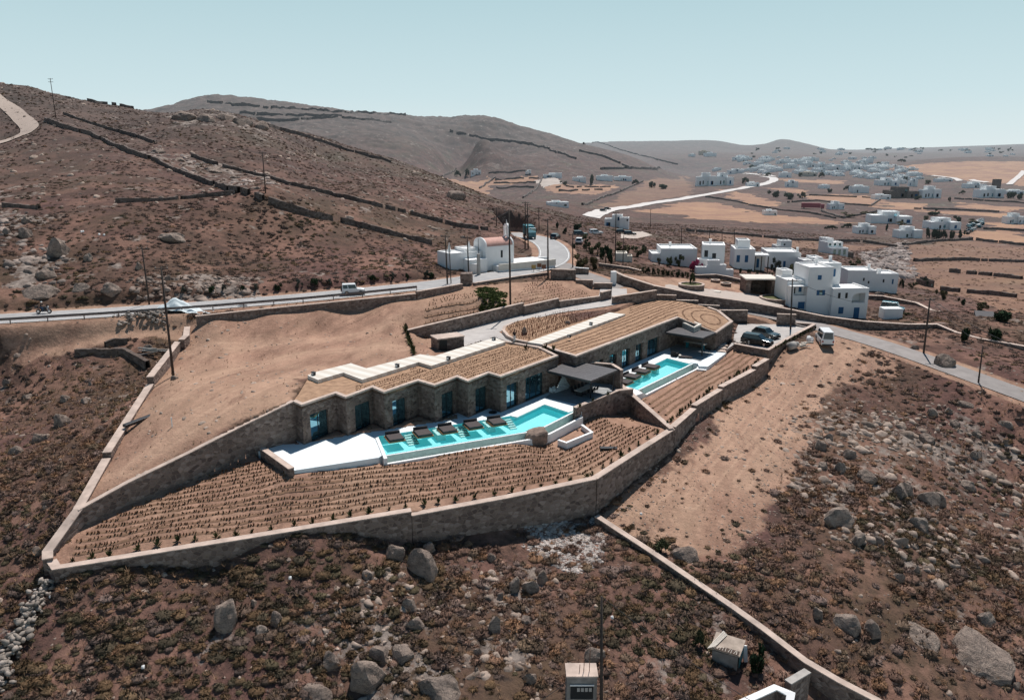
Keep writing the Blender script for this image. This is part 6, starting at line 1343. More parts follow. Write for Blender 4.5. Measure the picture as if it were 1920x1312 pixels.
for k in range(5): mb.box(-1.2+k*.55, 2.4, -.6, 1.6, -2, 2.3-.5*k) if k == 0 else mb.box(-1.2+k*.6, -1.2+(k+1)*.6, -.5, 1.4, -2, 2.3-.45*k)
mb.build('step', M['white'], root, bevel=.12)
house('long low white annex stretching right behind the tall white house', 1588, 1681, 507, 548, [(0, .55, 1.0, .0, 1), (.55, 1, .86, .05, .9)], R(-4), [(.30,.33,.52,.66,0,'frame'),(.40,.43,.4,.52,0,'frame'),(.70,.73,.45,.6,1,'frame'),(.88,.91,.38,.6,1,'blue')], chim=[(.5,.5,1.0)], z=-3.2, deep=7)
house('white garden wall piece with a tall chimney flue at the end of the annex', 1641, 1648, 504, 546, [(0, 1, 1, 0, .2)], 0, z=-3.3, deep=3, name='flue', cat='chimney flue')
house('long low white house with a pale flat roof left of the cubic houses', 1222, 1305, 466, 503, [(0.0, .2, .72, .1, .8), (.2, 1, 1, .0, 1)], R(-3), [(.6,.66,.45,.7,1,'frame')], chim=[(.45,.5,1.0)], z=2.2, deep=9)
house('two-storey white house with a chimney left of the house with the porch', 1315, 1356, 460, 512, [(0, 1, 1, .1, 1), (-.2, .5, .52, -.25, .1)], R(-12), [(.10,.26,.56,.80,0,'frame'),(.45,.62,.52,.70,0,'frame'),(.3,.42,.1,.3,1,'frame')], chim=[(.35,.5,1.0)], z=2.0, deep=7)
root, W, Hh, D = house('curved white stair wall sweeping down before the two-storey white house', 1305, 1375, 488, 516, [(0, .3, .55, 0, .5), (.3, .62, 1, 0, .5), (.62, .8, .7, 0, .5), (.8, 1, .38, 0, .5)], 0, z=2.1, deep=3, name='stair_wall', cat='stair wall')
root, W, Hh, D = house('white house with a roof cube, blue shutters and a porch', 1376, 1436, 453, 507, [(0, .62, .74, 0, 1), (.12, .5, 1.0, .35, .9), (.62, 1, .5, .35, 1)], R(-8), [(.07,.17,.28,.52,0,'blue'),(.32,.42,.28,.52,0,'blue'),(.74,.82,.05,.36,2,'blue','door')], z=.6, deep=8)
mb = MB(); mb.box(.11*W, .55*W, -.02*D, .38*D, .50*Hh, .55*Hh); mb.build('porch_roof', M['white'], root)
for fx in (.14, .33, .53): mb = MB(); mb.box(fx*W-.1, fx*W+.1, .0, .2, -1, .5*Hh); mb.build('post', M['wood'], root)
house('plain white cube house with one blue window and a tree before it', 1437, 1500, 472, 507, [(0, .92, 1, 0, 1), (.92, 1, .9, .1, .9)], R(-6), [(.48,.55,.18,.5,0,'blue'),(.94,.98,.3,.7,1,'frame')], chim=[(.9,.2,1.0)], z=-.8, deep=8)
house('small white roof room with railings left of the tall white house', 1506, 1542, 483, 500, [(0, .45, .7, 0, 1), (.5, 1, 1, 0, 1)], 0, [(.1,.35,.1,.5,0,'glass'),(.58,.72,.2,.7,1,'glass'),(.78,.93,.2,.7,1,'glass')], z=1.0, deep=5)
house('small white house peeping over the plain cube house', 1455, 1485, 452, 474, [(0, .6, .6, 0, 1), (.3, 1, 1, .2, 1)], 0, [(.5,.6,.5,.75,1,'frame')], z=-5.5)
root, W, Hh, D = house('white terraced house with rows of balconies on its own rise', 1557, 1591, 450, 480, [(0, 1, .5, 0, .5), (.02, .95, .8, .3, .8), (.15, .55, 1.0, .5, 1)], R(10), [(.1,.25,.06,.4,0,'glass'),(.4,.55,.06,.4,0,'glass'),(.7,.85,.06,.4,0,'glass'),(.1,.22,.55,.72,1,'glass'),(.4,.52,.55,.72,1,'glass'),(.7,.82,.55,.72,1,'glass')], z=-6.5, deep=10)
house('dark retaining terrace under the white balconied house', 1556, 1602, 474, 485, [(0, 1, 1, 0, 1)], R(10), mat='stone_far', name='terrace_wall', cat='terrace wall', z=-7.5, deep=3)
house('small pinkish shed between two poles left of the long low house', 1154, 1185, 475, 496, [(0, .7, 1, 0, 1), (.7, 1, .75, .1, .9)], R(-5), mat='slab', name='shed', cat='shed', z=4.0, deep=4)
g = P(1428, 549, 2.0); root = empty('garage', g, R(-3), 'stone carport with a pale flat roof and dark open front', 'carport'); mb = MB()
for a, b in ((-3.1, -2.2), (1.9, 2.7)): mb.box(a, b, 0, 5, -2, 2.6)
mb.box(-3.1, 2.7, 4.7, 5.2, -2, 2.6); mb.build('wall', M['stone'], root); mb = MB(); mb.box(-3.4, 3.0, -.35, 5.3, 2.6, 2.86); mb.build('roof', M['slab'], root)
g = P(1462, 545, 1.7); root = empty('garden_gate', g, 0, 'small stone arch gateway between the carport and the tall white house', 'gateway'); mb = MB(); mb.box(-1.6,-1.1,0,.6,-1,2.6); mb.box(1.0,1.5,0,.6,-1,2.6); mb.box(-1.6,1.5,.02,.58,2.2,2.9); mb.build('arch', M['stone'], root)
# --- chapel
g = P(926, 502, 6.7); g.z = 7.8; a = R(33); root = empty('chapel', g, a, 'little white chapel with a barrel terracotta roof and open belfry beside the road bend', 'chapel')
mb = MB(); L_, W_, hw, rr = 6.2, 4.6, 3.5, 2.3; n = 14
arc = [(-rr*math.cos(math.pi*k/n), hw-.2+1.55*math.sin(math.pi*k/n)) for k in range(n+1)]
prof = [(-W_/2, -2)]+[(-W_/2, hw-.2)]+arc[1:-1]+[(W_/2, hw-.2), (W_/2, -2)]
for x_ in (-L_/2, L_/2): mb.add([(x_, p[0], p[1]) for p in prof], [tuple(range(len(prof)))])
mb.add([(-L_/2, -W_/2, -2), (L_/2, -W_/2, -2), (L_/2, -W_/2, hw), (-L_/2, -W_/2, hw), (-L_/2, W_/2, -2), (L_/2, W_/2, -2), (L_/2, W_/2, hw), (-L_/2, W_/2, hw)], [(0,1,2,3),(5,4,7,6),(3,2,6,7)])
for x_ in (-L_/2-.16, L_/2-.14):   # gable walls rising above the vault
    p2 = [(-W_/2-.02, -2), (-W_/2-.02, hw+.05)]+[(q[0]*1.03, q[1]+.28) for q in arc[1:-1]]+[(W_/2+.02, hw+.05), (W_/2+.02, -2)]; m = len(p2)
    mb.add([(x_, q[0], q[1]) for q in p2]+[(x_+.3, q[0], q[1]) for q in p2], [tuple(range(m-1, -1, -1)), tuple(range(m, 2*m))]+[(i, (i+1) % m, m+(i+1) % m, m+i) for i in range(m)])
mb.build('wall', M['white'], root)
mb = MB(); vs = [(x_, q[0]*.99, q[1]+.06) for x_ in (-L_/2+.14, L_/2-.14) for q in arc]; mb.add(vs, [(i, i+1, n+1+i+1, n+1+i) for i in range(n)]); mb.build('roof', M['tile'], root, True)
mb = MB(); mb.box(.2, .62, -W_/2-.05, -W_/2+.0, 1.2, 2.6); mb.build('window', M['frame'], root)
bel = empty('belfry', (0, 0, 0)); bel.parent = root; tag(bel); mb = MB(); bx0 = L_/2-.3
for s in (-1, 1): mb.box(bx0, bx0+.45, s*.62-.22, s*.62+.22, hw+.9, hw+3.2)
for k in range(8):
    a0, a1 = math.pi*k/8, math.pi*(k+1)/8; mb.add([(bx0+xo, -q*math.cos(aa), hw+3.2+q*math.sin(aa)) for xo in (0, .45) for aa in (a0, a1) for q in (.4, .84)], [(0,1,3,2),(4,6,7,5),(1,5,7,3),(0,2,6,4)])
mb.tube((bx0+.22, 0, hw+4.0), (bx0+.22, 0, hw+4.7), .05, n=6); mb.box(bx0+.18, bx0+.26, -.22, .22, hw+4.35, hw+4.43)
COL.objects.unlink(bel); bpy.data.objects.remove(bel); mb.build('belfry', M['white'], root)
mb = MB(); block(mb, -10.5, -3.4, -1.0, 4.0, -2, 2.6, .2); block(mb, -6.4, -3.4, .2, 4.4, -2, 3.1, .2); mb.box(-7.6, -3.6, -3.4, -1.0, -2, 1.4); mb.build('annex_wall', M['white'], root)
for x_, y_ in ((-9.2, 1.5), (-4.6, 1.8)): mb = MB(); mb.tube((x_, y_, 2.5), (x_, y_, 3.9), .38, .16, 8); mb.box(x_-.06, x_+.06, y_-.06, y_+.06, 3.9, 4.3); mb.build('finial', M['white'], root)
mb = MB(); mb.box(-1.8, 11.5, -5.0, -2.35, -4, -.1); mb.box(3.3, 11.5, -2.35, 3.0, -4, -.12); mb.build('forecourt', M['white'], root)
mb = MB(); mb.box(-1.86, 11.56, -5.06, -4.7, -.85, .32); mb.build('forecourt_parapet', M['slab'], root)
mb = MB(); mb.box(-.75,.75,-.3,.3,-1,1.7); tag(mb.build('electric_cabinet', M['plaster'], loc=P(889,511,6.8), bevel=.03), 'white metal electricity cabinet at the roadside below the chapel', 'cabinet')
q = P(1000,489,6.4); mb = MB(); mb.box(-3.2,3.2,-.3,.3,-1,.75); o = tag(mb.build('garden_wall', M['white'], loc=q, bevel=.1), 'low white rounded wall running from the chapel forecourt to the road', 'wall'); o.rotation_euler.z = R(20)

# --- valley and village houses: label, u0, u1, vtop, vbase, seed, rotation
B2 = lambda r: [(0, .55+r*.2, .62+r*.15, 0, .7), (.35-r*.1, 1, 1, .25, 1)]
B3 = lambda r: [(0, .42, .7, .1, .9), (.3, .72, 1, .25, 1), (.62, 1, .62+r*.2, 0, .75)]
B1 = lambda r: [(0, 1, .8, 0, .9), (.2+r*.2, .55+r*.3, 1, .3, .8)]
def auto_house(label, u0, u1, vt, vb, seed, rot=0, mat='white', group=None, nw=None):
    rs = random.Random(seed); r = rs.random(); bl = (B1, B2, B3)[seed % 3](r); wins = []
    n = nw if nw is not None else (5 if u1-u0 > 30 else 3)
    for k in range(n):
        j = rs.randrange(len(bl)); b = bl[j]; x = b[0]+(b[1]-b[0])*(.12+.7*rs.random()); z = rs.choice([.08, .12, .55 if b[2] > .75 else .1]); wins.append((x, x+.05+.04*rs.random(), z, min(z+.28, b[2]*.85), j, rs.choice(['frame','glass','blue','frame'])))
    chim = [(bl[0][0]*.5+bl[0][1]*.5, .5*bl[0][4], bl[0][2])] if rs.random() < .5 else []
    return house(label, u0, u1, vt, vb, bl, rot, wins, mat, chim=chim, group=group, deep=None)
VH = [('white cube house beside the valley road, above the golden field',1133,1178,404,427,2,-.2),('low white house with a cross-topped parapet on the valley slope',1027,1067,377,388,3,.1),('pale villa with columns, leftmost of the long group under the mountain',1019,1054,325,333,4,0),('low pale villa second in the group under the mountain',1074,1099,331,341,6,0),('white villa in the middle of the group under the mountain',1119,1149,328,339,9,0),('long low villa with dark openings at the right of the group under the mountain',1152,1185,330,339,12,0),
 ('small stone house between dark trees on the terraced slope',883,902,317,328,5,.1),('tiny white house above the terraced fields',985,996,319,326,7,0),
 ('cluster of white cube houses above the bend of the valley road',1306,1342,325,349,5,-.1),('right-hand white cubes of the cluster above the valley road',1340,1376,325,348,8,.1),('white walled garden house just above the valley road',1401,1424,341,350,3,0),
 ('pink ruined house between the tan and golden fields',1433,1457,393,404,3,0),('white house behind the red truck',1556,1583,378,393,11,.1),('small white house in the fields right of the valley road',1475,1496,338,351,2,0),('low white house with shrubs in the terraced fields',1537,1556,346,354,6,0),
 ('long white house with arched front above the car yard',1636,1707,398,420,14,-.15),('white two-storey house with wide balconies and green awning',1686,1730,426,447,17,.1),('white house with many small roofs left of the balcony house',1606,1642,420,439,5,0),('big white house beside the car yard, behind dark trees',1746,1802,410,431,8,.05),('white house at the right edge beyond the field wall',1889,1922,401,420,11,0),
 ('large unfinished brown stone house in the village',1668,1722,352,372,14,0,'stone_far'),('white terraced house right of the brown stone house',1730,1764,350,372,5,0),('white cubes above the brown stone house',1648,1686,334,349,8,0),('white gabled house left of the brown stone house',1599,1630,347,362,9,.1),('low white workshop before the brown stone house',1640,1670,364,374,3,0),('small white tower house above the terraced house',1705,1720,334,350,2,0),
 ('white house row right of the village trees',1814,1850,342,353,14,0),('pale house with a tall chimney tower at the right',1838,1882,350,371,5,0),('white house with long wall at the right, lower',1888,1922,356,364,6,0),('white houses on the slope above the field track',1612,1632,323,334,8,0),('long white house above the village centre',1632,1660,325,335,6,0),('white hotel block left of the village centre',1581,1612,306,320,11,0),
 ('blue-grey modern house above the valley road',1463,1484,322,333,12,0),('long white flat house above the tree belt',1434,1465,311,321,3,0),('white house right of the long flat one',1472,1495,307,316,6,0),('white houses in the village middle, left',1508,1528,303,314,5,0),('white houses in the village middle, right',1531,1554,304,316,8,0),('white village houses on the rise, left',1556,1587,309,319,14,0),('white village houses on the rise, right',1589,1611,306,318,17,0),('low tan house among trees by the valley fields',1504,1532,322,331,3,0,'slab'),('white house at the foot of the far hills',1367,1395,317,326,2,0),('pale stone house high on the far hillside',1312,1331,282,291,3,0,'slab'),('white house at the left of the far hillside',1292,1304,288,294,6,0),('white cubes right of the village trees',1676,1700,335,345,11,0),('pale farm buildings on the pink hill',1758,1786,334,341,3,0),
 ('small white house on the edge of the pink hill',1706,1730,323,330,6,0),('white chapel-like house in the centre of the village',1600,1618,318,326,5,0)]
for h in VH: auto_house(*h)
house('tall square chimney tower of the pale house at the right', 1863, 1874, 337, 366, [(0, 1, 1, 0, 1)], 0, mat='stone_far', name='tower', cat='tower')
rs = random.Random(4)
for k in range(46):   # ridge and plain beyond the village: too small to tell apart
    u = rs.uniform(1420, 1915); v = rs.choice([rs.uniform(279.5, 284), rs.uniform(284, 299), rs.uniform(296, 312)]); 
    if v > 296 and u > 1660: continue
    w_ = rs.uniform(6, 14); auto_house('tiny white house among many on the far ridge and plain', u-w_/2, u+w_/2, v-w_*.36, v, rs.randrange(99), rs.uniform(-.3,.3), 'white', 'tiny white houses on the far ridge', 2)

for k in range(120):   # the white village spread over the plain
    u = rs.choice([rs.gauss(1540, 55), rs.gauss(1630, 40), rs.gauss(1440, 40)]); v = rs.uniform(302, 331)+(u-1540)*.05; w_ = rs.uniform(10, 24)
    auto_house('small white cube house among many in the distant village', u-w_/2, u+w_/2, v-w_*.36, v, rs.randrange(99), rs.uniform(-.3,.3), 'white', 'small white houses of the distant village', 2)

# ================================================================ trees and bushes
def crown(seed, n, col, cl=7, size=.16):
    rg = np.random.default_rng(seed); cs = rg.normal(size=(cl, 3))*[.42, .42, .30]+[0, 0, .55]; V = []; Fc = []; C = []
    for k in range(n):
        c = cs[rg.integers(0, cl)]; d = rg.normal(size=3); d /= np.linalg.norm(d); p = c+d*rg.uniform(.12, .36)*[1, 1, .85]; a = rg.normal(size=3); a /= np.linalg.norm(a); b = np.cross(a, d+rg.normal(size=3)*.5); b /= np.linalg.norm(b)+1e-6; s = size*rg.uniform(.5, 1.1)
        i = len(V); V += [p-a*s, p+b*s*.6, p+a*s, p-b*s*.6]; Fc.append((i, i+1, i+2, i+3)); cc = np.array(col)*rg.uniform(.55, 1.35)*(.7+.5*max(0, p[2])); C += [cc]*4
    V = np.array(V); V[:, 2] -= V[:, 2].min(); V[:, 2] /= V[:, 2].max(); V[:, :2] /= np.abs(V[:, :2]).max()*2
    me = bpy.data.meshes.new('crown'); me.from_pydata(V.tolist(), [], Fc); a = me.attributes.new('tint', 'FLOAT_COLOR', 'POINT'); a.data.foreach_set('color', np.concatenate([np.array(C), np.ones((len(C), 1))], 1).astype(np.float32).ravel()); me.materials.append(M['leaf']); return me
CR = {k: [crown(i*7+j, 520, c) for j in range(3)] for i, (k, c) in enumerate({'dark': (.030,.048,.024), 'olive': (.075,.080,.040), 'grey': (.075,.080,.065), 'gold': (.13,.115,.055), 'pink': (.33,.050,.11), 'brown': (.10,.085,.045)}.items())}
tk = MB(); tk.tube((0,0,-.6), (.02,.01,.35), .05, .03, 7); 
for a in (0, 2.1, 4.2): tk.tube((.02,.01,.28), (.16*math.cos(a), .16*math.sin(a), .6), .022, .01, 5)
TRUNK = tk.build('trunk', M['bark']); TRUNK_ME = TRUNK.data; bpy.data.objects.remove(TRUNK)
def tree(u, v, w_, h_, kind, label, cat='bush', name='bush', group=None):
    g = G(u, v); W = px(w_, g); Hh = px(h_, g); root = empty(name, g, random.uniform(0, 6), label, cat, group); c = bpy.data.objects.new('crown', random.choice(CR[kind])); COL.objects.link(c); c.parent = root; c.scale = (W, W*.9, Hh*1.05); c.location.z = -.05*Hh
    t = bpy.data.objects.new('trunk', TRUNK_ME); COL.objects.link(t); t.parent = root; t.scale = (W*.8, W*.8, Hh)
TR = [(1255,500,22,20,'olive','olive-green bush before the long low white house, left of two'),(1274,500,24,22,'olive','olive-green bush before the long low white house, right of two'),(1236,497,14,14,'brown','dry brown bush at the left end of the flowering hedge'),(1303,508,34,24,'pink','pink bougainvillea beside the two-storey white house'),(1351,516,30,13,'olive','low round green bush on the wall below the curved stair'),(1455,511,24,30,'grey','grey-green olive tree before the plain cube house'),(1486,522,40,26,'gold','yellowish tamarisk left of the tall white house'),(1399,532,18,22,'dark','dark bush against the left side of the carport'),(1388,512,12,10,'dark','small dark bush below the blue shutters'),(1404,512,12,9,'dark','small dark bush before the porch'),(1418,516,14,9,'olive','green bush before the porch, right'),(1603,504,30,18,'olive','green bushes behind the tall white house roof'),(1446,520,16,10,'olive','green bush above the carport roof'),
 (1090,505,34,30,'brown','dry olive-brown bush at the junction, left'),(1112,506,34,26,'brown','dry olive-brown bush at the junction, right'),(1136,494,40,36,'dark','dark green thicket left of the pinkish shed'),(1120,478,36,26,'olive','olive-green thicket above the junction'),(1100,470,26,20,'olive','green bush right of the road bend'),(1075,466,16,12,'dark','dark bush beside the road bend car'),(1170,478,40,26,'brown','grey-brown tree behind the pinkish shed'),(1195,482,34,22,'olive','green bush left of the long low house'),(1207,474,22,16,'dark','dark bush above the long low house'),(1060,438,16,12,'dark','dark bush at the road crest, left'),(1080,432,24,14,'dark','dark bush at the road crest, right'),(1098,452,24,14,'olive','green bush above the parked pale cars'),(1045,428,14,12,'dark','small dark bush behind the road crest'),
 (1767,561,30,18,'brown','dark brown bush behind the leaning pole'),(1806,572,22,14,'dark','dark green bush in the dry field, left of two'),(1840,585,36,20,'brown','wide brown bush in the dry field, right of two'),(1878,603,44,24,'dark','big dark green bush at the right beside the grey roof'),(1808,640,34,30,'dark','prickly dark tree on the winding wall, left of two'),(1868,640,30,28,'dark','prickly dark tree on the winding wall, right of two'),(1690,540,16,18,'dark','dark green tree at the end of the annex'),(1733,536,22,16,'dark','dark trees by the small grey shed beyond the annex'),(1712,540,24,12,'brown','brown thicket beyond the annex'),(1675,585,20,7,'olive','low green patch behind the parked blue van, left'),(1700,592,22,7,'olive','low green patch right of the parked blue van'),
 (1109,346,18,20,'dark','dark green tree between the villas under the mountain'),(1192,346,18,10,'dark','dark tree at the right end of the villas under the mountain'),(1060,346,20,7,'dark','dark hedge before the villas under the mountain, left'),(857,331,16,12,'dark','dark tree on the terraced slope, left'),(876,331,16,15,'dark','dark tree on the terraced slope, right'),(1222,352,30,12,'dark','dark green thicket right of the villas, left half'),(1244,354,26,10,'dark','dark green thicket right of the villas, right half'),
 (1369,343,15,11,'dark','dark tree beside the cluster of white cubes'),(1397,345,24,13,'dark','round dark tree above the valley road'),(1455,370,30,14,'dark','dark thicket between the golden fields, left'),(1482,373,28,13,'dark','dark thicket between the golden fields, middle'),(1504,372,24,13,'olive','olive thicket between the golden fields, right'),(1541,333,14,11,'dark','dark tree beside the tan house'),(1499,331,12,8,'dark','dark tree left of the tan house'),(1440,331,16,8,'olive','green tree below the long flat house'),(1410,318,34,9,'dark','tree belt left of the long flat house'),(1382,322,22,6,'dark','tree belt further left of the long flat house'),
 (1738,446,18,20,'dark','first tree of the dark row before the big white house'),(1752,448,20,22,'dark','second tree of the dark row before the big white house'),(1768,450,20,20,'dark','third tree of the dark row before the big white house'),(1784,450,20,20,'dark','fourth tree of the dark row before the big white house'),(1799,447,18,18,'dark','last tree of the dark row before the big white house'),(1662,432,12,13,'dark','round dark tree between the two white houses'),(1590,427,32,9,'dark','long dark hedge left of the many-roofed house'),(1560,430,30,8,'dark','low dark hedge further left of the many-roofed house'),(1690,423,26,9,'gold','dry yellowish bush behind the balcony house'),(1736,414,22,10,'olive','green tree behind the big white house, left'),(1748,404,26,9,'dark','dark trees along the field behind the big white house'),(1798,415,30,10,'dark','dark trees right of the big white house'),(1822,420,26,10,'brown','brown trees beside the car yard'),(1740,365,14,12,'dark','dark tree beside the brown stone house'),(1718,374,22,8,'dark','dark hedge below the brown stone house'),(1780,378,12,9,'dark','round dark tree at the lane below the village'),(1755,396,10,6,'dark','round bush in the strip field'),(1895,372,20,14,'dark','dark tree of the right-hand row, left'),(1912,374,20,15,'dark','dark tree of the right-hand row, right'),(1852,370,10,10,'dark','small tree before the chimney tower house, right'),(1838,370,10,9,'dark','small tree before the chimney tower house, left'),(1805,364,14,8,'olive','green tree left of the chimney tower house'),(1653,343,12,9,'dark','dark tree below the white cubes'),(1700,338,12,8,'dark','dark tree by the small tower house'),(1740,345,26,8,'olive','green thicket above the terraced house'),(1620,312,14,7,'dark','dark trees beside the hotel block, left'),(1650,311,18,8,'dark','dark trees beside the hotel block, right'),(1690,304,22,6,'dark','dark trees along the edge of the pink hill'),(1590,408,34,10,'brown','reed bed below the white house, left half'),(1628,407,40,11,'brown','reed bed below the white house, right half'),(1556,361,18,8,'dark','green trees by the low white house in the fields'),(1590,357,18,10,'dark','dark tree at the end of the terraced fields')]
for t in TR: tree(*t)
rs = random.Random(9)
for k in range(40): tree(rs.uniform(1400, 1918), rs.choice([rs.uniform(279, 284), rs.uniform(284, 298)]), rs.uniform(6, 15), rs.uniform(2.2, 4), 'dark', 'small dark tree clump among the far houses on the ridge', 'tree', 'tree', 'far dark tree clumps')
for k in range(11): tree(1206+k*9.2, 512+k*1.1, 13, 13, 'dark' if k % 3 else 'olive', 'dark leafy shrub in the hedge along the dry garden', 'shrub', 'shrub', 'shrubs of the dark hedge')
for k, (u, v) in enumerate(((345,548),(395,549),(418,545),(455,546),(480,543),(520,545),(560,538),(590,535),(620,534),(700,528),(735,525),(765,523),(800,519),(810,522))): tree(u, v, random.uniform(14, 22), random.uniform(11, 16), 'dark' if k % 2 else 'grey', 'dark round bush on the bank along the far side of the road', 'bush', 'bush', 'bushes along the far side of the road')
tree(1418,1262,64,50,'dark','dark green leafy bush against the long wall beside the shack'); tree(1313,1212,34,36,'olive','olive-green bush left of the shack'); tree(1240,1035,40,26,'olive','green bush at the top of the long lower wall')
# ================================================================ vehicles
def wheel(root, x, y, r, w_):
    mb = MB(); mb.tube((x, y-w_/2, r), (x, y+w_/2, r), r, n=18); o = mb.build('wheel', M['rubber'], root, bevel=.02)
    k = MB(); k.tube((x, y-w_/2-.012, r), (x, y+w_/2+.012, r), r*.6, n=14); k.build('rim', M['chrome'], o)
def vehicle(name, label, cat, loc, rz, L, W, H, paint, hood=.28, nose=.52, cab0=.28, cab1=1.0, rake_f=.16, rake_b=.06, rear=.95, group=None, split=.62, rails=False):
    """local +x is the nose; fractions of L from nose; profile lofted with tucked-in roof"""
    root = empty(name, loc, rz, label, cat, group); wr = H*.20; zb = wr*.62; zs = H*nose
    X = lambda f: L/2-f*L
    prof = [(X(0), zb+.12), (X(.005), zs*.80), (X(.03), zs*.93), (X(hood*.55), zs), (X(hood), zs*1.04), (X(cab1), zs*1.05), (X(1), zs*.98), (X(1), zb+.08), (X(.97), zb), (X(.03), zb)]
    mb = MB(); n = len(prof); V = []
    for yy, k in ((-W/2, 1), (W/2, 1)): V += [(p[0], yy, p[1]) for p in prof]
    mb.add(V, [tuple(range(n)), tuple(range(2*n-1, n-1, -1))]+[((i+1) % n, i, n+i, n+(i+1) % n) for i in range(n)])
    a0, a1 = X(hood), X(cab1-.012); b0, b1 = X(hood+rake_f), X(cab1-rake_b); zt = H; t = .10*W; y0, y1 = W/2-.03, W/2-t
    zs_ = zs*1.035
    ver = [(a0,-y0,zs_),(a1,-y0,zs_),(a1,y0,zs_),(a0,y0,zs_),(b0,-y1,zt),(b1,-y1,zt),(b1,y1,zt),(b0,y1,zt)]
    mb.add(ver, [(0,1,5,4),(1,2,6,5),(2,3,7,6),(3,0,4,7),(4,5,6,7)])
    body = mb.build('body', M[paint], root, bevel=.06)
    def pane(q, off, nm):
        q = [Vector(p) for p in q]; nrm = (q[1]-q[0]).cross(q[3]-q[0]).normalized(); c = sum(q, Vector())/4
        if nrm.dot(c-Vector((X(.6), 0, H*.6))) < 0: nrm = -nrm
        mb = MB(); mb.quadface([tuple(c+(p-c)*off+nrm*.012) for p in q]); o = mb.build(nm, M['carglass'], root); return o
    v = [Vector(p) for p in ver]
    pane([v[0], v[3], v[7], v[4]], .86, 'windscreen'); pane([v[1], v[2], v[6], v[5]], .80, 'rear_window')
    for s0, s1, s5, s4 in ((0, 1, 5, 4), (3, 2, 6, 7)):
        for f0, f1 in ((.04, split-.03), (split, .95)):
            pane([v[s0].lerp(v[s1], f0).lerp(v[s4].lerp(v[s5], f0), .10), v[s0].lerp(v[s1], f1).lerp(v[s4].lerp(v[s5], f1), .10), v[s0].lerp(v[s1], f1).lerp(v[s4].lerp(v[s5], f1), .88), v[s0].lerp(v[s1], f0).lerp(v[s4].lerp(v[s5], f0), .88)], .97, 'side_window')
    for fx in (.19, .80):
        for s in (-1, 1): wheel(root, X(fx), s*(W/2-.09), wr, .22)
    for s in (-1, 1):
        mb = MB(); mb.box(X(.035), X(.0)+.02, s*W*.36-.17, s*W*.36+.17, zs*.68, zs*.84); mb.build('headlight', M['lamp'], root, bevel=.03)
        mb = MB(); mb.box(X(1)-.02, X(.985), s*W*.41-.1, s*W*.41+.1, zs*.68, zs*.95); mb.build('tail_light', M['red'], root)
        mb = MB(); mb.box(X(hood+.07), X(hood+.035), s*(W/2+.10)-.09, s*(W/2+.10)+.09, zs*1.06, zs*1.22); mb.build('mirror', M[paint], root, bevel=.03)
    mb = MB(); mb.box(X(0)-.02, X(0)+.05, -W*.46, W*.46, zb+.02, zb+.22); mb.box(X(1)-.05, X(1)+.02, -W*.46, W*.46, zb+.02, zb+.22); mb.build('bumper', M['dark'], root)
    mb = MB(); mb.box(X(1)-.025, X(1)+.0, -.26, .26, zs*.66, zs*.78); mb.build('number_plate', M['plaster'], root)
    return root
q = P(1419,645,.48); vehicle('parked_car', 'black estate car parked in front, nose towards the pools', 'car', q, R(-38), 4.6, 1.85, 1.62, 'carblack', .26, .58)
q = P(1437,636,.48); vehicle('parked_car', 'dark grey car parked just behind the black one', 'car', q+Vector((.4,1.6,0)), R(-52), 4.3, 1.78, 1.5, 'cargrey', .30, .56, rake_b=.14)
q = P(1545,644,Tz(*P2(1545,644,.1))); vehicle('parked_van', 'white high-roofed van seen from behind at the head of the earth track', 'van', q, R(80), 5.0, 1.85, 2.4, 'carwhite', .17, .46, rake_f=.12, rake_b=.015, split=.42)
q = P(663,552,7.0); r = vehicle('parked_car', 'small boxy white off-road car driving on the main road', 'car', (q.x, q.y, 7.03), R(13), 3.6, 1.62, 1.75, 'carwhite', .32, .55, rake_f=.09, rake_b=.02)
mb = MB(); mb.tube((-1.82,0,.85), (-2.0,0,.85), .33, n=16); mb.build('spare_wheel', M['rubber'], r)
q = P(1672,589,-2.6); q.z = Tz(q.x, q.y); vehicle('parked_van', 'petrol-blue van parked right of the tall white house', 'van', q, R(-35), 4.3, 1.8, 1.95, 'carblue', .20, .50, rake_f=.12, rake_b=.04)
# truck on the crest
q = P(989,447,6.0); t = empty('truck', (q.x+.6, q.y, 5.95), R(100-180), 'dark teal lorry with a tank body coming over the road crest', 'truck')
mb = MB(); mb.box(.9,2.9,-1.2,1.2,.7,3.1); mb.build('cab', M['carblue'], t, bevel=.15); mb = MB(); mb.box(-4,.7,-1.2,1.2,1.0,3.5); mb.build('cargo_box', M['teal'], t, bevel=.12); mb = MB(); mb.box(2.9,2.93,-1.05,1.05,1.9,2.8); mb.build('windscreen', M['glass'], t); mb = MB(); mb.box(-4,2.8,-.9,.9,.6,1.0); mb.build('chassis', M['dark'], t)
for x_ in (-3.2, -2.1, 2.0):
    for s in (-1, 1): wheel(t, x_, s*1.05, .48, .3)
for u, v, lb, pt, rz in ((1041,448,'dark car on the road shoulder past the crest','carblack',70),(1086,456,'pale car parked in the lay-by above the bend','carwhite',80),(1088,442,'dark car parked behind the pale one in the lay-by','cargrey',10),(1117,439,'white car parked by the curved white wall','carwhite',10),(1166,438,'dark pickup on the pale yard before the cube house','carblack',0),(1181,441,'black car on the pale yard before the cube house','carblack',0),(1131,397,'dark car on the valley road, left of two','carblack',20),(1139,394,'dark car on the valley road, right of two','carblack',20)):
    g = G(u, v); vehicle('parked_car', lb, 'car', (g.x, g.y, g.z+(.4 if v < 400 else .03)), R(rz), 4.3, 1.8, 1.5, pt)
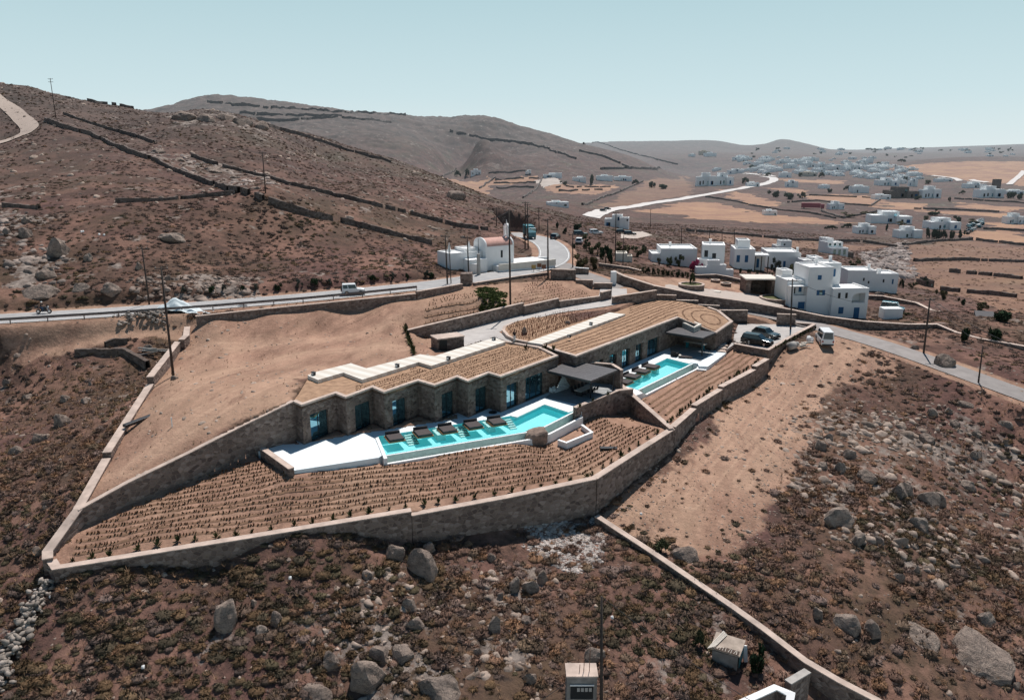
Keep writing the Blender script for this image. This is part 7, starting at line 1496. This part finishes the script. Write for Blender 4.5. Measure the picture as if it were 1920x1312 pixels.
g = G(1524,392); t = empty('truck', g, R(-20), 'red lorry parked beside the white house in the fields', 'truck'); mb = MB(); mb.box(-8,5,-1.3,1.3,1,4.2); mb.build('cargo_box', plain('red_lorry_paint', (.30,.03,.05), .5, haze=True), t); mb = MB(); mb.box(5.2,7.5,-1.3,1.3,.6,3.6); mb.build('cab', bpy.data.materials['red_lorry_paint'], t); 
for x_ in (-6, 6):
    for s in (-1, 1): wheel(t, x_, s*1.1, .55, .3)
rs = random.Random(2)
for k in range(26):
    u = rs.uniform(1808, 1838)+(k % 3)*2; v = 436-(u-1808)*.45+rs.uniform(-9, 3)-0; g = G(u, v); vehicle('parked_car', 'car in the crowded yard right of the big white house', 'car', g, rs.uniform(0, 3.1), 4.2, 1.8, 1.5, rs.choice(['carwhite','carwhite','cargrey','carblack','carblue']), group='cars in the crowded yard')

# ================================================================ people
def skin_body(name, joints, edges, mat, parent=None, sub=1):
    me = bpy.data.meshes.new(name); me.from_pydata([j[:3] for j in joints], edges, []); me.materials.append(mat); o = bpy.data.objects.new(name, me); COL.objects.link(o)
    s = o.modifiers.new('skin', 'SKIN'); s.use_smooth_shade = True
    for v, j in zip(me.skin_vertices[0].data, joints): v.radius = (j[3], j[4] if len(j) > 4 else j[3])
    me.skin_vertices[0].data[0].use_root = True
    if sub: m = o.modifiers.new('sub', 'SUBSURF'); m.levels = sub; m.render_levels = sub
    if parent: o.parent = parent
    return o
def person(label, loc, rz, pose, top, bottom, scale=1.0, helmet=None):
    root = empty('person', loc, rz, label, 'person'); root.scale = (scale,)*3
    p = pose; J = []; E = []
    def chain(pts, start=None):
        prev = start
        for q in pts: J.append(q); i = len(J)-1; E.append((prev, i)) if prev is not None else None; prev = i
        return prev
    chain([(*p['hip'], .13, .10)]); chest = chain([(*p['waist'], .12, .09), (*p['chest'], .15, .10)], 0); neck = chain([(*p['neck'], .055), (*p['head0'], .06), (*p['head1'], .095, .10), (*p['head2'], .07)], chest)
    for s in (0, 1):
        sh, el, wr, ha = p['arm'][s]; w_ = chain([(*sh, .055), (*el, .042), (*wr, .030), (*ha, .034, .02)], chest)
        d = (Vector(ha)-Vector(wr)).normalized(); o_ = d.orthogonal().normalized()
        for k in range(5):
            off = o_*(.016*(k-2)); b = Vector(ha)+d*.03+off; l = (.05, .075, .085, .078, .06)[k]; e = b+d*l+off*(1.4 if k == 0 else .4)+Vector((0, 0, -.01)); chain([(*b, .010), (*e, .008)], w_)
        hp, kn, an, to = p['leg'][s]; chain([(*hp, .085), (*kn, .058), (*an, .040), (*to, .035)], 0)
    body = skin_body('body', J, E, M['skin'], root)
    sh0 = [(*p['hip'], .150, .12), (*p['waist'], .145, .115), (*p['chest'], .175, .125), (*p['neck'][:2], p['neck'][2]-.06, .08)]; e = [(0, 1), (1, 2), (2, 3)]
    for s in (0, 1):
        sh, el, _, _ = p['arm'][s]; m_ = Vector(sh).lerp(Vector(el), .75); i = len(sh0); sh0 += [(*sh, .075), (*m_, .062)]; e += [(2, i), (i, i+1)]
    skin_body('shirt', sh0, e, M[top], root)
    tr = [(*p['hip'], .145, .115)]; e = []
    for s in (0, 1):
        hp, kn, an, to = p['leg'][s]; i = len(tr); a2 = Vector(an)+Vector((0, 0, .03)); tr += [(*hp, .105), (*kn, .078), (*a2, .062)]; e += [(0, i), (i, i+1), (i+1, i+2)]
    skin_body('trousers', tr, e, M[bottom], root)
    h = Vector(p['head2']); V, Fc = ico(2); k = MB(); r = .125 if helmet else .108
    k.add([(h.x+v[0]*r, h.y+.01+v[1]*r*1.08, h.z-.01+max(v[2], -.35)*r) for v in V], [tuple(f) for f in Fc]); k.build('helmet' if helmet else 'hair', M[helmet or 'hair'], root, True)
    f = Vector(p['head1']); k = MB(); k.add([(f.x-.012, f.y-.095, f.z-.02), (f.x+.012, f.y-.095, f.z-.02), (f.x, f.y-.122, f.z-.015), (f.x, f.y-.095, f.z+.03)], [(0,1,2),(0,2,3),(1,3,2)]); k.build('nose', M['skin'], root)
    for s in (-1, 1):
        k = MB(); k.add([(f.x+s*.035+v[0]*.014, f.y-.088+v[1]*.010, f.z+.025+v[2]*.009) for v in ico(1)[0]], [tuple(q) for q in ico(1)[1]]); k.build('eye', M['bolster'], root)
    k = MB(); k.box(f.x-.022, f.x+.022, f.y-.094, f.y-.084, f.z-.052, f.z-.044); k.build('mouth', M['red'], root)
    for s, (hp, kn, an, to) in zip((-1, 1), p['leg']):
        k = MB(); c = Vector(an); t_ = Vector(to); d = (t_-c); d.z = 0; d.normalize(); b = Vector((-d.y, d.x, 0))*.05; lo_ = c.z-.075; pts = [c-d*.08+b, c+d*.2+b*.8, c+d*.2-b*.8, c-d*.08-b]
        k.prism([(q_.x, q_.y, lo_+.09) for q_ in pts], lo_); k.build('shoe', M['bolster'], root, bevel=.02)
    return root
STAND = dict(hip=(0,0,.95), waist=(0,0,1.10), chest=(0,0,1.33), neck=(0,0,1.49), head0=(0,-.01,1.56), head1=(0,-.02,1.64), head2=(0,-.01,1.70),
  arm=[((-.19,0,1.42),(-.25,.02,1.14),(-.25,-.06,.90),(-.25,-.08,.82)), ((.19,0,1.42),(.25,.03,1.14),(.27,-.03,.90),(.27,-.05,.82))], leg=[((-.09,0,.90),(-.10,-.10,.50),(-.10,-.02,.09),(-.10,-.14,.05)), ((.09,0,.90),(.10,.04,.50),(.10,.16,.10),(.10,.05,.05))])
q = P(964.5,642,4.28); person('person in a black top and white trousers walking beside the planting bed', (q.x, q.y, 4.27), R(20), STAND, 'cloth_black', 'cloth_white', 1.0)
# motorcycle and rider
q = P(83,588,6.5); b = empty('motorcycle', (q.x, q.y, 6.535), R(8), 'dark touring motorcycle on the road at the far left', 'motorcycle'); mz = .32
for x_ in (-.75, .75): wheel(b, x_, 0, mz, .16)
mb = MB(); mb.add(*(lambda V, Fc: ([(v[0]*.36+.18, v[1]*.20, v[2]*.19+.82) for v in V], [tuple(f) for f in Fc]))(*ico(2))); mb.build('fuel_tank', M['black'], b, True)
mb = MB(); mb.box(-.75,-.05,-.17,.17,.74,.86); mb.build('seat', M['bolster'], b, bevel=.05); mb = MB(); mb.box(-.35,.4,-.2,.2,.30,.72); mb.build('engine', M['dark'], b, bevel=.05)
mb = MB(); mb.tube((.75,.09,mz), (.45,.09,1.02), .035, n=6); mb.tube((.75,-.09,mz), (.45,-.09,1.02), .035, n=6); mb.tube((.45,-.38,1.06), (.45,.38,1.06), .025, n=6); mb.build('fork', M['chrome'], b)
mb = MB(); mb.prism([(.50,-.2,1.3),(.56,-.2,1.3),(.56,.2,1.3),(.50,.2,1.3)], .92); mb.build('fairing', M['black'], b); mb = MB(); mb.box(-1.12,-.72,-.24,.24,.82,1.16); mb.build('top_box', M['black'], b, bevel=.05); mb = MB(); mb.tube((.62,0,.98), (.72,0,.98), .09, n=10); mb.build('headlight', M['lamp'], b)
SIT = dict(hip=(0,0,.10), waist=(0,-.04,.26), chest=(0,-.12,.50), neck=(0,-.14,.66), head0=(0,-.15,.73), head1=(0,-.16,.81), head2=(0,-.15,.87),
  arm=[((-.2,-.1,.58),(-.27,-.28,.36),(-.28,-.52,.30),(-.28,-.60,.30)), ((.2,-.1,.58),(.27,-.28,.36),(.28,-.52,.30),(.28,-.60,.30))], leg=[((-.10,0,.06),(-.19,-.36,-.02),(-.18,-.18,-.45),(-.18,-.30,-.49)), ((.10,0,.06),(.19,-.36,-.02),(.18,-.18,-.45),(.18,-.30,-.49))])
m_ = Matrix.Rotation(R(8), 4, 'Z') @ Vector((-.30, 0, .82)); person('person in dark clothes and a pale helmet riding the motorcycle', (q.x+m_.x, q.y+m_.y, 6.535+m_.z), R(8+90), SIT, 'cloth_black', 'denim', 1.0, 'carwhite')

# ================================================================ small things
# guard rail along the near side of the main road
ln = [Vector(p) for p in ROAD_MAIN[1:9]]; rl = resample(off_poly([Vector((p.x, p.y, 0)) for p in ln], 4.0), 2.0); zr_ = [line_dist(np.array([p.x]), np.array([p.y]), ROAD_MAIN)[1][0] for p in rl]
rl = [Vector((p.x, p.y, z)) for p, z in zip(rl, zr_)]; root = empty('guard_rail', rl[0], 0, 'long metal guard rail on posts along the near side of the main road', 'guard rail'); L0 = Vector(rl[0]); mb = MB()
A = [p-L0+Vector((0, 0, .50)) for p in rl]; n = len(A); mb.add([tuple(p) for p in A]+[tuple(p+Vector((0, -.05, .20))) for p in A]+[tuple(p+Vector((0, 0, .38))) for p in A]+[tuple(p+Vector((0, .05, .19))) for p in A], [(k*n+i, k*n+i+1, ((k+1) % 4)*n+i+1, ((k+1) % 4)*n+i) for i in range(n-1) for k in range(4)]); mb.build('rail', M['galv'], root)
for k in range(0, n, 2): mb = MB(); p = rl[k]-L0; mb.box(p.x-.06, p.x+.06, p.y+.06, p.y+.16, -1, p.z+.82); mb.build('post', M['galv'], root)
# tarpaulin heap at the corner
g = P(345,603,5.0); mb = MB(); nu, nv = 22, 16; V = []
for i in range(nu):
    for j in range(nv):
        x_ = -4.2+8.8*i/(nu-1); y_ = -1.6+3.6*j/(nv-1); h_ = 2.3*max(0, 1-abs(x_+.9)/3.6)*max(.25, 1-abs(y_-.2)/2.2)+.12*math.sin(i*1.3+j*.8)+.08*math.sin(j*2.1); V.append((x_, y_, h_*.95-.15))
mb.add(V, [(i*nv+j, (i+1)*nv+j, (i+1)*nv+j+1, i*nv+j+1) for i in range(nu-1) for j in range(nv-1)]); tag(mb.build('tarpaulin', M['tarp'], None, True, loc=(g.x, g.y, Tz(g.x, g.y)+.1)), 'pale tarpaulin draped over a heap where the road wall meets the left wall', 'tarpaulin')
mb = MB(); g = P(452,575,6.7); 
for k in range(9): mb.add(*(lambda V, Fc: ([tuple(Vector(v)*random.uniform(.18,.4)+Vector((c_[0], c_[1], .2))) for v in V for c_ in [cc]], [tuple(f) for f in Fc]))(*ico(1))) if False else None
V, Fc = rock_proto(5, 2, 6); mb.add([(v[0]*1.0, v[1]*.6, v[2]*.35+.2) for v in V], [tuple(f) for f in Fc]); tag(mb.build('sack', M['plaster'], loc=(g.x, g.y, Tz(g.x, g.y))), 'crumpled white sack lying between the road and its wall', 'sack')
# signs at the bend
for (u, v, w_, h_, lb) in ((1000.5,511,6,5,'yellowish square sign on a stake at the bend, left of three'),(1011,508,6,4,'brown road sign at the bend, middle of three'),(1019.5,510.5,5,4,'brown road sign at the bend, right of three')):
    g = P(u, v, 6.4); mb = MB(); mb.tube((0,0,-.4), (0,0,1.5), .04, n=6); s = tag(mb.build('road_sign', M['wood'], loc=g), lb, 'road sign'); k = MB(); k.box(-.42,.42,-.07,-.045,.75,1.5); k.build('board', M['rust'] if 'brown' in lb else plain('ochre_board', (.36,.25,.09), .7), s)
# entrance lamp and steps by the parking
mb = MB(); mb.tube((0,0,0), (0,0,.75), .12, .12, 10); mb.tube((0,0,.75), (0,0,.95), .16, .05, 10); tag(mb.build('bollard_lamp', M['concrete'], loc=P(1403,650,.48)), 'pale bollard lamp in front of the black car', 'lamp')
# stone hut by the walkway
g = P(846,656,3.7); root = empty('stone_hut', g, R(28), 'small flat-topped stone hut beside the driveway behind the roof walkway', 'hut'); mb = MB(); mb.box(-1.9,1.9,0,2.4,-1,1.6); mb.build('wall', M['stone'], root); mb = MB(); mb.box(-2.0,2.0,-.08,2.5,1.6,1.74); mb.build('roof', M['cope'], root); mb = MB(); mb.box(-1.7,-.6,-.06,-.003,0,1.45); mb.build('door', M['frame'], root)
# circular planters and well rings in the dry garden
def ring(u, v, ro, ri, h_, label, cat, soil=True):
    g = G(u, v); root = empty('round_planter', g, 0, label, cat); mb = MB(); n = 40
    def cyl(r, z): return [(r*math.cos(2*math.pi*k/n), r*math.sin(2*math.pi*k/n), z) for k in range(n)]
    mb.add(cyl(ro, -1)+cyl(ro, h_)+cyl(ri, h_)+cyl(ri, h_-.4), [(i, (i+1) % n, n+(i+1) % n, n+i) for i in range(n)]+[(n+i, n+(i+1) % n, 2*n+(i+1) % n, 2*n+i) for i in range(n)]+[(2*n+i, 2*n+(i+1) % n, 3*n+(i+1) % n, 3*n+i) for i in range(n)], 0); mb.build('wall', M['stone'], root)
    mb = MB(); mb.add(cyl(ro+.04, h_+.06)+cyl(ri-.04, h_+.06)+cyl(ro+.04, h_-.08), [(i, (i+1) % n, n+(i+1) % n, n+i) for i in range(n)]+[(2*n+i, 2*n+(i+1) % n, (i+1) % n, i) for i in range(n)]); mb.build('coping', M['cope'], root)
    mb = MB(); mb.add(cyl(ri, h_-.12), [tuple(range(n))]); mb.build('turf' if soil else 'water_cover', M['grass'] if soil else M['dark'], root)
ring(1296,540,2.5,2.1,.8,'large round stone planter ringed in pale coping in the dry garden','planter'); ring(1341,529,.95,.6,.5,'small round stone ring in the dry garden, farther of two','stone ring',False); ring(1361,536,1.05,.75,.6,'small round stone ring in the dry garden, nearer of two','stone ring',False)
tree(1298,538,16,30,'olive','slender young tree growing in the large round planter', 'tree', 'tree')
g = G(1345,547); mb = MB(); mb.tube((0,0,0), (0,0,.12), .7, .7, 18); tag(mb.build('manhole_cover', M['slab'], loc=g), 'round pale slab lying in the dry garden below the stone rings', 'slab')
g = P(1452,561,2.0); ring(1454,564,3.0,2.6,.7,'curved stone flower bed left of the tall white house','flower bed'); tree(1452,560,18,12,'olive','low green plant in the curved flower bed', 'plant', 'garden_plant')
# rubbish and building leftovers
def sack(u, v, s, label, mat='plaster', n=5):
    g = G(u, v); mb = MB(); 
    for k in range(n):
        V, Fc = rock_proto(80+k, 1, 3); o = Vector((random.gauss(0, s*.6), random.gauss(0, s*.5), s*.4+random.random()*s*.6)); mb.add([tuple(Vector(v)*s*.55+o) for v in V], [tuple(f) for f in Fc])
    tag(mb.build('rubbish_sacks' if n > 1 else 'plastic_bag', M[mat], loc=g), label, 'rubbish')
sack(1517,641,.7,'heap of white rubbish sacks left of the white van', n=7); 
g = G(1487,656); root = empty('cement_mixer', g, R(25), 'grey cement mixer drum lying beside the parking wall', 'cement mixer'); mb = MB(); mb.tube((-.9,0,.65), (.2,0,.75), .62, .62, 14); mb.tube((.2,0,.75), (.9,0,.95), .62, .3, 14); mb.build('drum', M['concrete'], root, True); mb = MB(); mb.box(-.8,.5,-.45,.45,.0,.3); mb.build('stand', M['dark'], root)
def planks(u, v, n, l_, label, mat='slab', z=None):
    g = G(u, v); mb = MB()
    for k in range(n):
        a = random.uniform(-.7, .7); c, s = math.cos(a)*l_/2, math.sin(a)*l_/2; o = Vector((random.gauss(0,.4), random.gauss(0,.4), .15+.12*k)); mb.tube(o-Vector((c,s,.1)), o+Vector((c,s,.12)), .09, n=4)
    tag(mb.build('timber_pile', M[mat], loc=g), label, 'timber')
planks(1503,650,6,1.8,'loose pale boards beside the cement mixer'); planks(288,664,6,3.4,'grey poles thrown down against the left boundary wall','concrete')
for u, v, lb in ((276,1256,'white plastic bag in the scrub near the bottom left'),(547,1086,'scrap of white plastic below the front boundary wall'),(62,1113,'white plastic bag beside the tumbled wall, left'),(104,1120,'white plastic sheet beside the tumbled wall, right'),(1203,967,'white scrap on the earth slope right of the front corner'),(1274,1073,'blue and white rubbish in the scrub left of the shack') if False else (1150,1163,'small white scrap in the red earth')):
    sack(u, v, .32, lb, n=1)
for u, v, lb in ((155,437,'white plastic sheet snagged on the left hillside, upper'),(187,443,'white plastic sheet snagged on the left hillside, lower')): sack(u, v, .45, lb, n=2)
g = G(262,792); mb = MB(); mb.box(-.25,.25,-1.9,1.9,.1,.42); o = tag(mb.build('metal_trough', M['dark'], loc=g, bevel=.04), 'long dark metal trough lying along the left boundary wall', 'trough'); o.rotation_euler = (0, .1, R(-24))
g = G(323,800); mb = MB(); mb.tube((0,0,-.2), (0,0,1.0), .06, n=8); tag(mb.build('marker_post', M['plaster'], loc=g), 'thin white marker post in the bare earth', 'post')
g = P(1141,842,-1.55); mb = MB(); mb.box(-.9,.9,-.3,.3,.12,.22); mb.box(-.8,-.7,-.25,.25,0,.12); mb.box(.7,.8,-.25,.25,0,.12); tag(mb.build('pallet', M['dark'], loc=g), 'dark board with white trim lying among the planted rows', 'board')
# hut at the bottom edge and the shack by the long wall
g = P(1090,1330,-9.0); root = empty('meter_hut', g, 0, 'small block-built hut with three rods on its pale roof at the bottom edge', 'hut'); hz = Zat(1266, g.y)-g.z; wv = px(56, g)/2
mb = MB(); mb.box(-wv,wv,0,1.3,-1,hz-.12); mb.build('wall', plain('grey_blockwork', (.24,.215,.195), .9, var=.25, sc=2), root); mb = MB(); mb.box(-wv-.06,wv+.06,-.08,1.4,hz-.12,hz); mb.build('roof', M['cope'], root)
mb = MB(); mb.box(-wv*.75,wv*.75,-.05,-.003,hz-1.9,hz-.78); f = mb.build('opening', M['frame'], root); k = MB(); k.box(-wv*.8,wv*.8,-.12,-.052,hz-.78,hz-.68); k.build('lintel', M['plaster'], f); k = MB()
for j in range(4): k.box(-.35+.28*j,-.15+.28*j,-.09,-.052,hz-1.25,hz-.95)
k.build('meter_box', M['concrete'], f)
for x_, l_ in ((-.15,.55),(.15,.95),(.55,1.7)): mb = MB(); mb.tube((x_,.5,hz-.02), (x_+.02,.5,hz+l_), .025, n=6); mb.build('rod', M['rust'], root)
g = G(1362,1236); root = empty('shack', g, R(-28), 'low derelict shack with a slab roof and scattered planks beside the long wall', 'shack'); root.scale = (.86, .86, .86); mb = MB(); mb.box(-1.15,1.15,-.9,1.1,-1,1.2); mb.build('wall', bpy.data.materials['grey_blockwork'], root)
mb = MB(); mb.add([(-1.35,-1.0,1.36),(1.35,-1.0,1.30),(1.35,1.3,1.55),(-1.35,1.3,1.6),(-1.35,-1.0,1.5),(1.35,-1.0,1.44),(1.35,1.3,1.69),(-1.35,1.3,1.74)], [(0,3,2,1),(4,5,6,7),(0,1,5,4),(1,2,6,5),(2,3,7,6),(3,0,4,7)]); roof = mb.build('roof', plain('weathered_roof', (.36,.29,.235), .9, var=.25, sc=1.5), root)
mb = MB(); mb.box(-1.1,1.2,-.92,-.30,1.535,1.56); 
board = mb.build('sign_board', M['wood'], root); board.rotation_euler = (R(4), 0, 0)
mb = MB()
for k in range(9): x_ = -1.0+.25*k; mb.tube((x_, -.88+.05*(k % 2), 1.57), (x_+random.uniform(-.16,.16), -.36, 1.57), .022, n=4)
lt = mb.build('lath', M['slab'], board)
mb = MB(); mb.box(1.252,1.29,-.7,.9,0,1.25); mb.build('door', M['teal'], root)
for k in range(5): mb = MB(); mb.tube((-1.5+.13*k,-1.3+.1*k,1.52+.03*k), (-.75+.1*k,1.6-.1*k,1.80), .045, n=4); mb.build('plank', M['slab'], root)
g = G(1398,1240); mb = MB(); mb.box(-.15,.15,-.08,.08,0,1.3); o = tag(mb.build('plank', M['plaster'], loc=g), 'white board leaning at the right side of the shack', 'board'); o.rotation_euler = (R(-14), 0, .2)
g = G(1780,540); auto_house('little grey-roofed shed beyond the annex, beside dark trees', 1731, 1751, 523, 538, 3, 0, 'stone_far')
g = G(1855,600); root = empty('shed_roof', P(1855,601,-1.6), R(-8), 'low grey sloping shed roof behind the second wall at right', 'shed'); mb = MB(); mb.add([(-2.2,0,0),(2.2,0,-.1),(1.8,3,1.2),(-1.6,3,1.3),(-2.2,0,-2),(2.2,0,-2),(1.8,3,-2),(-1.6,3,-2)], [(0,1,2,3),(0,4,5,1),(1,5,6,2),(2,6,7,3),(3,7,4,0)]); mb.build('roof', M['steel'], root)
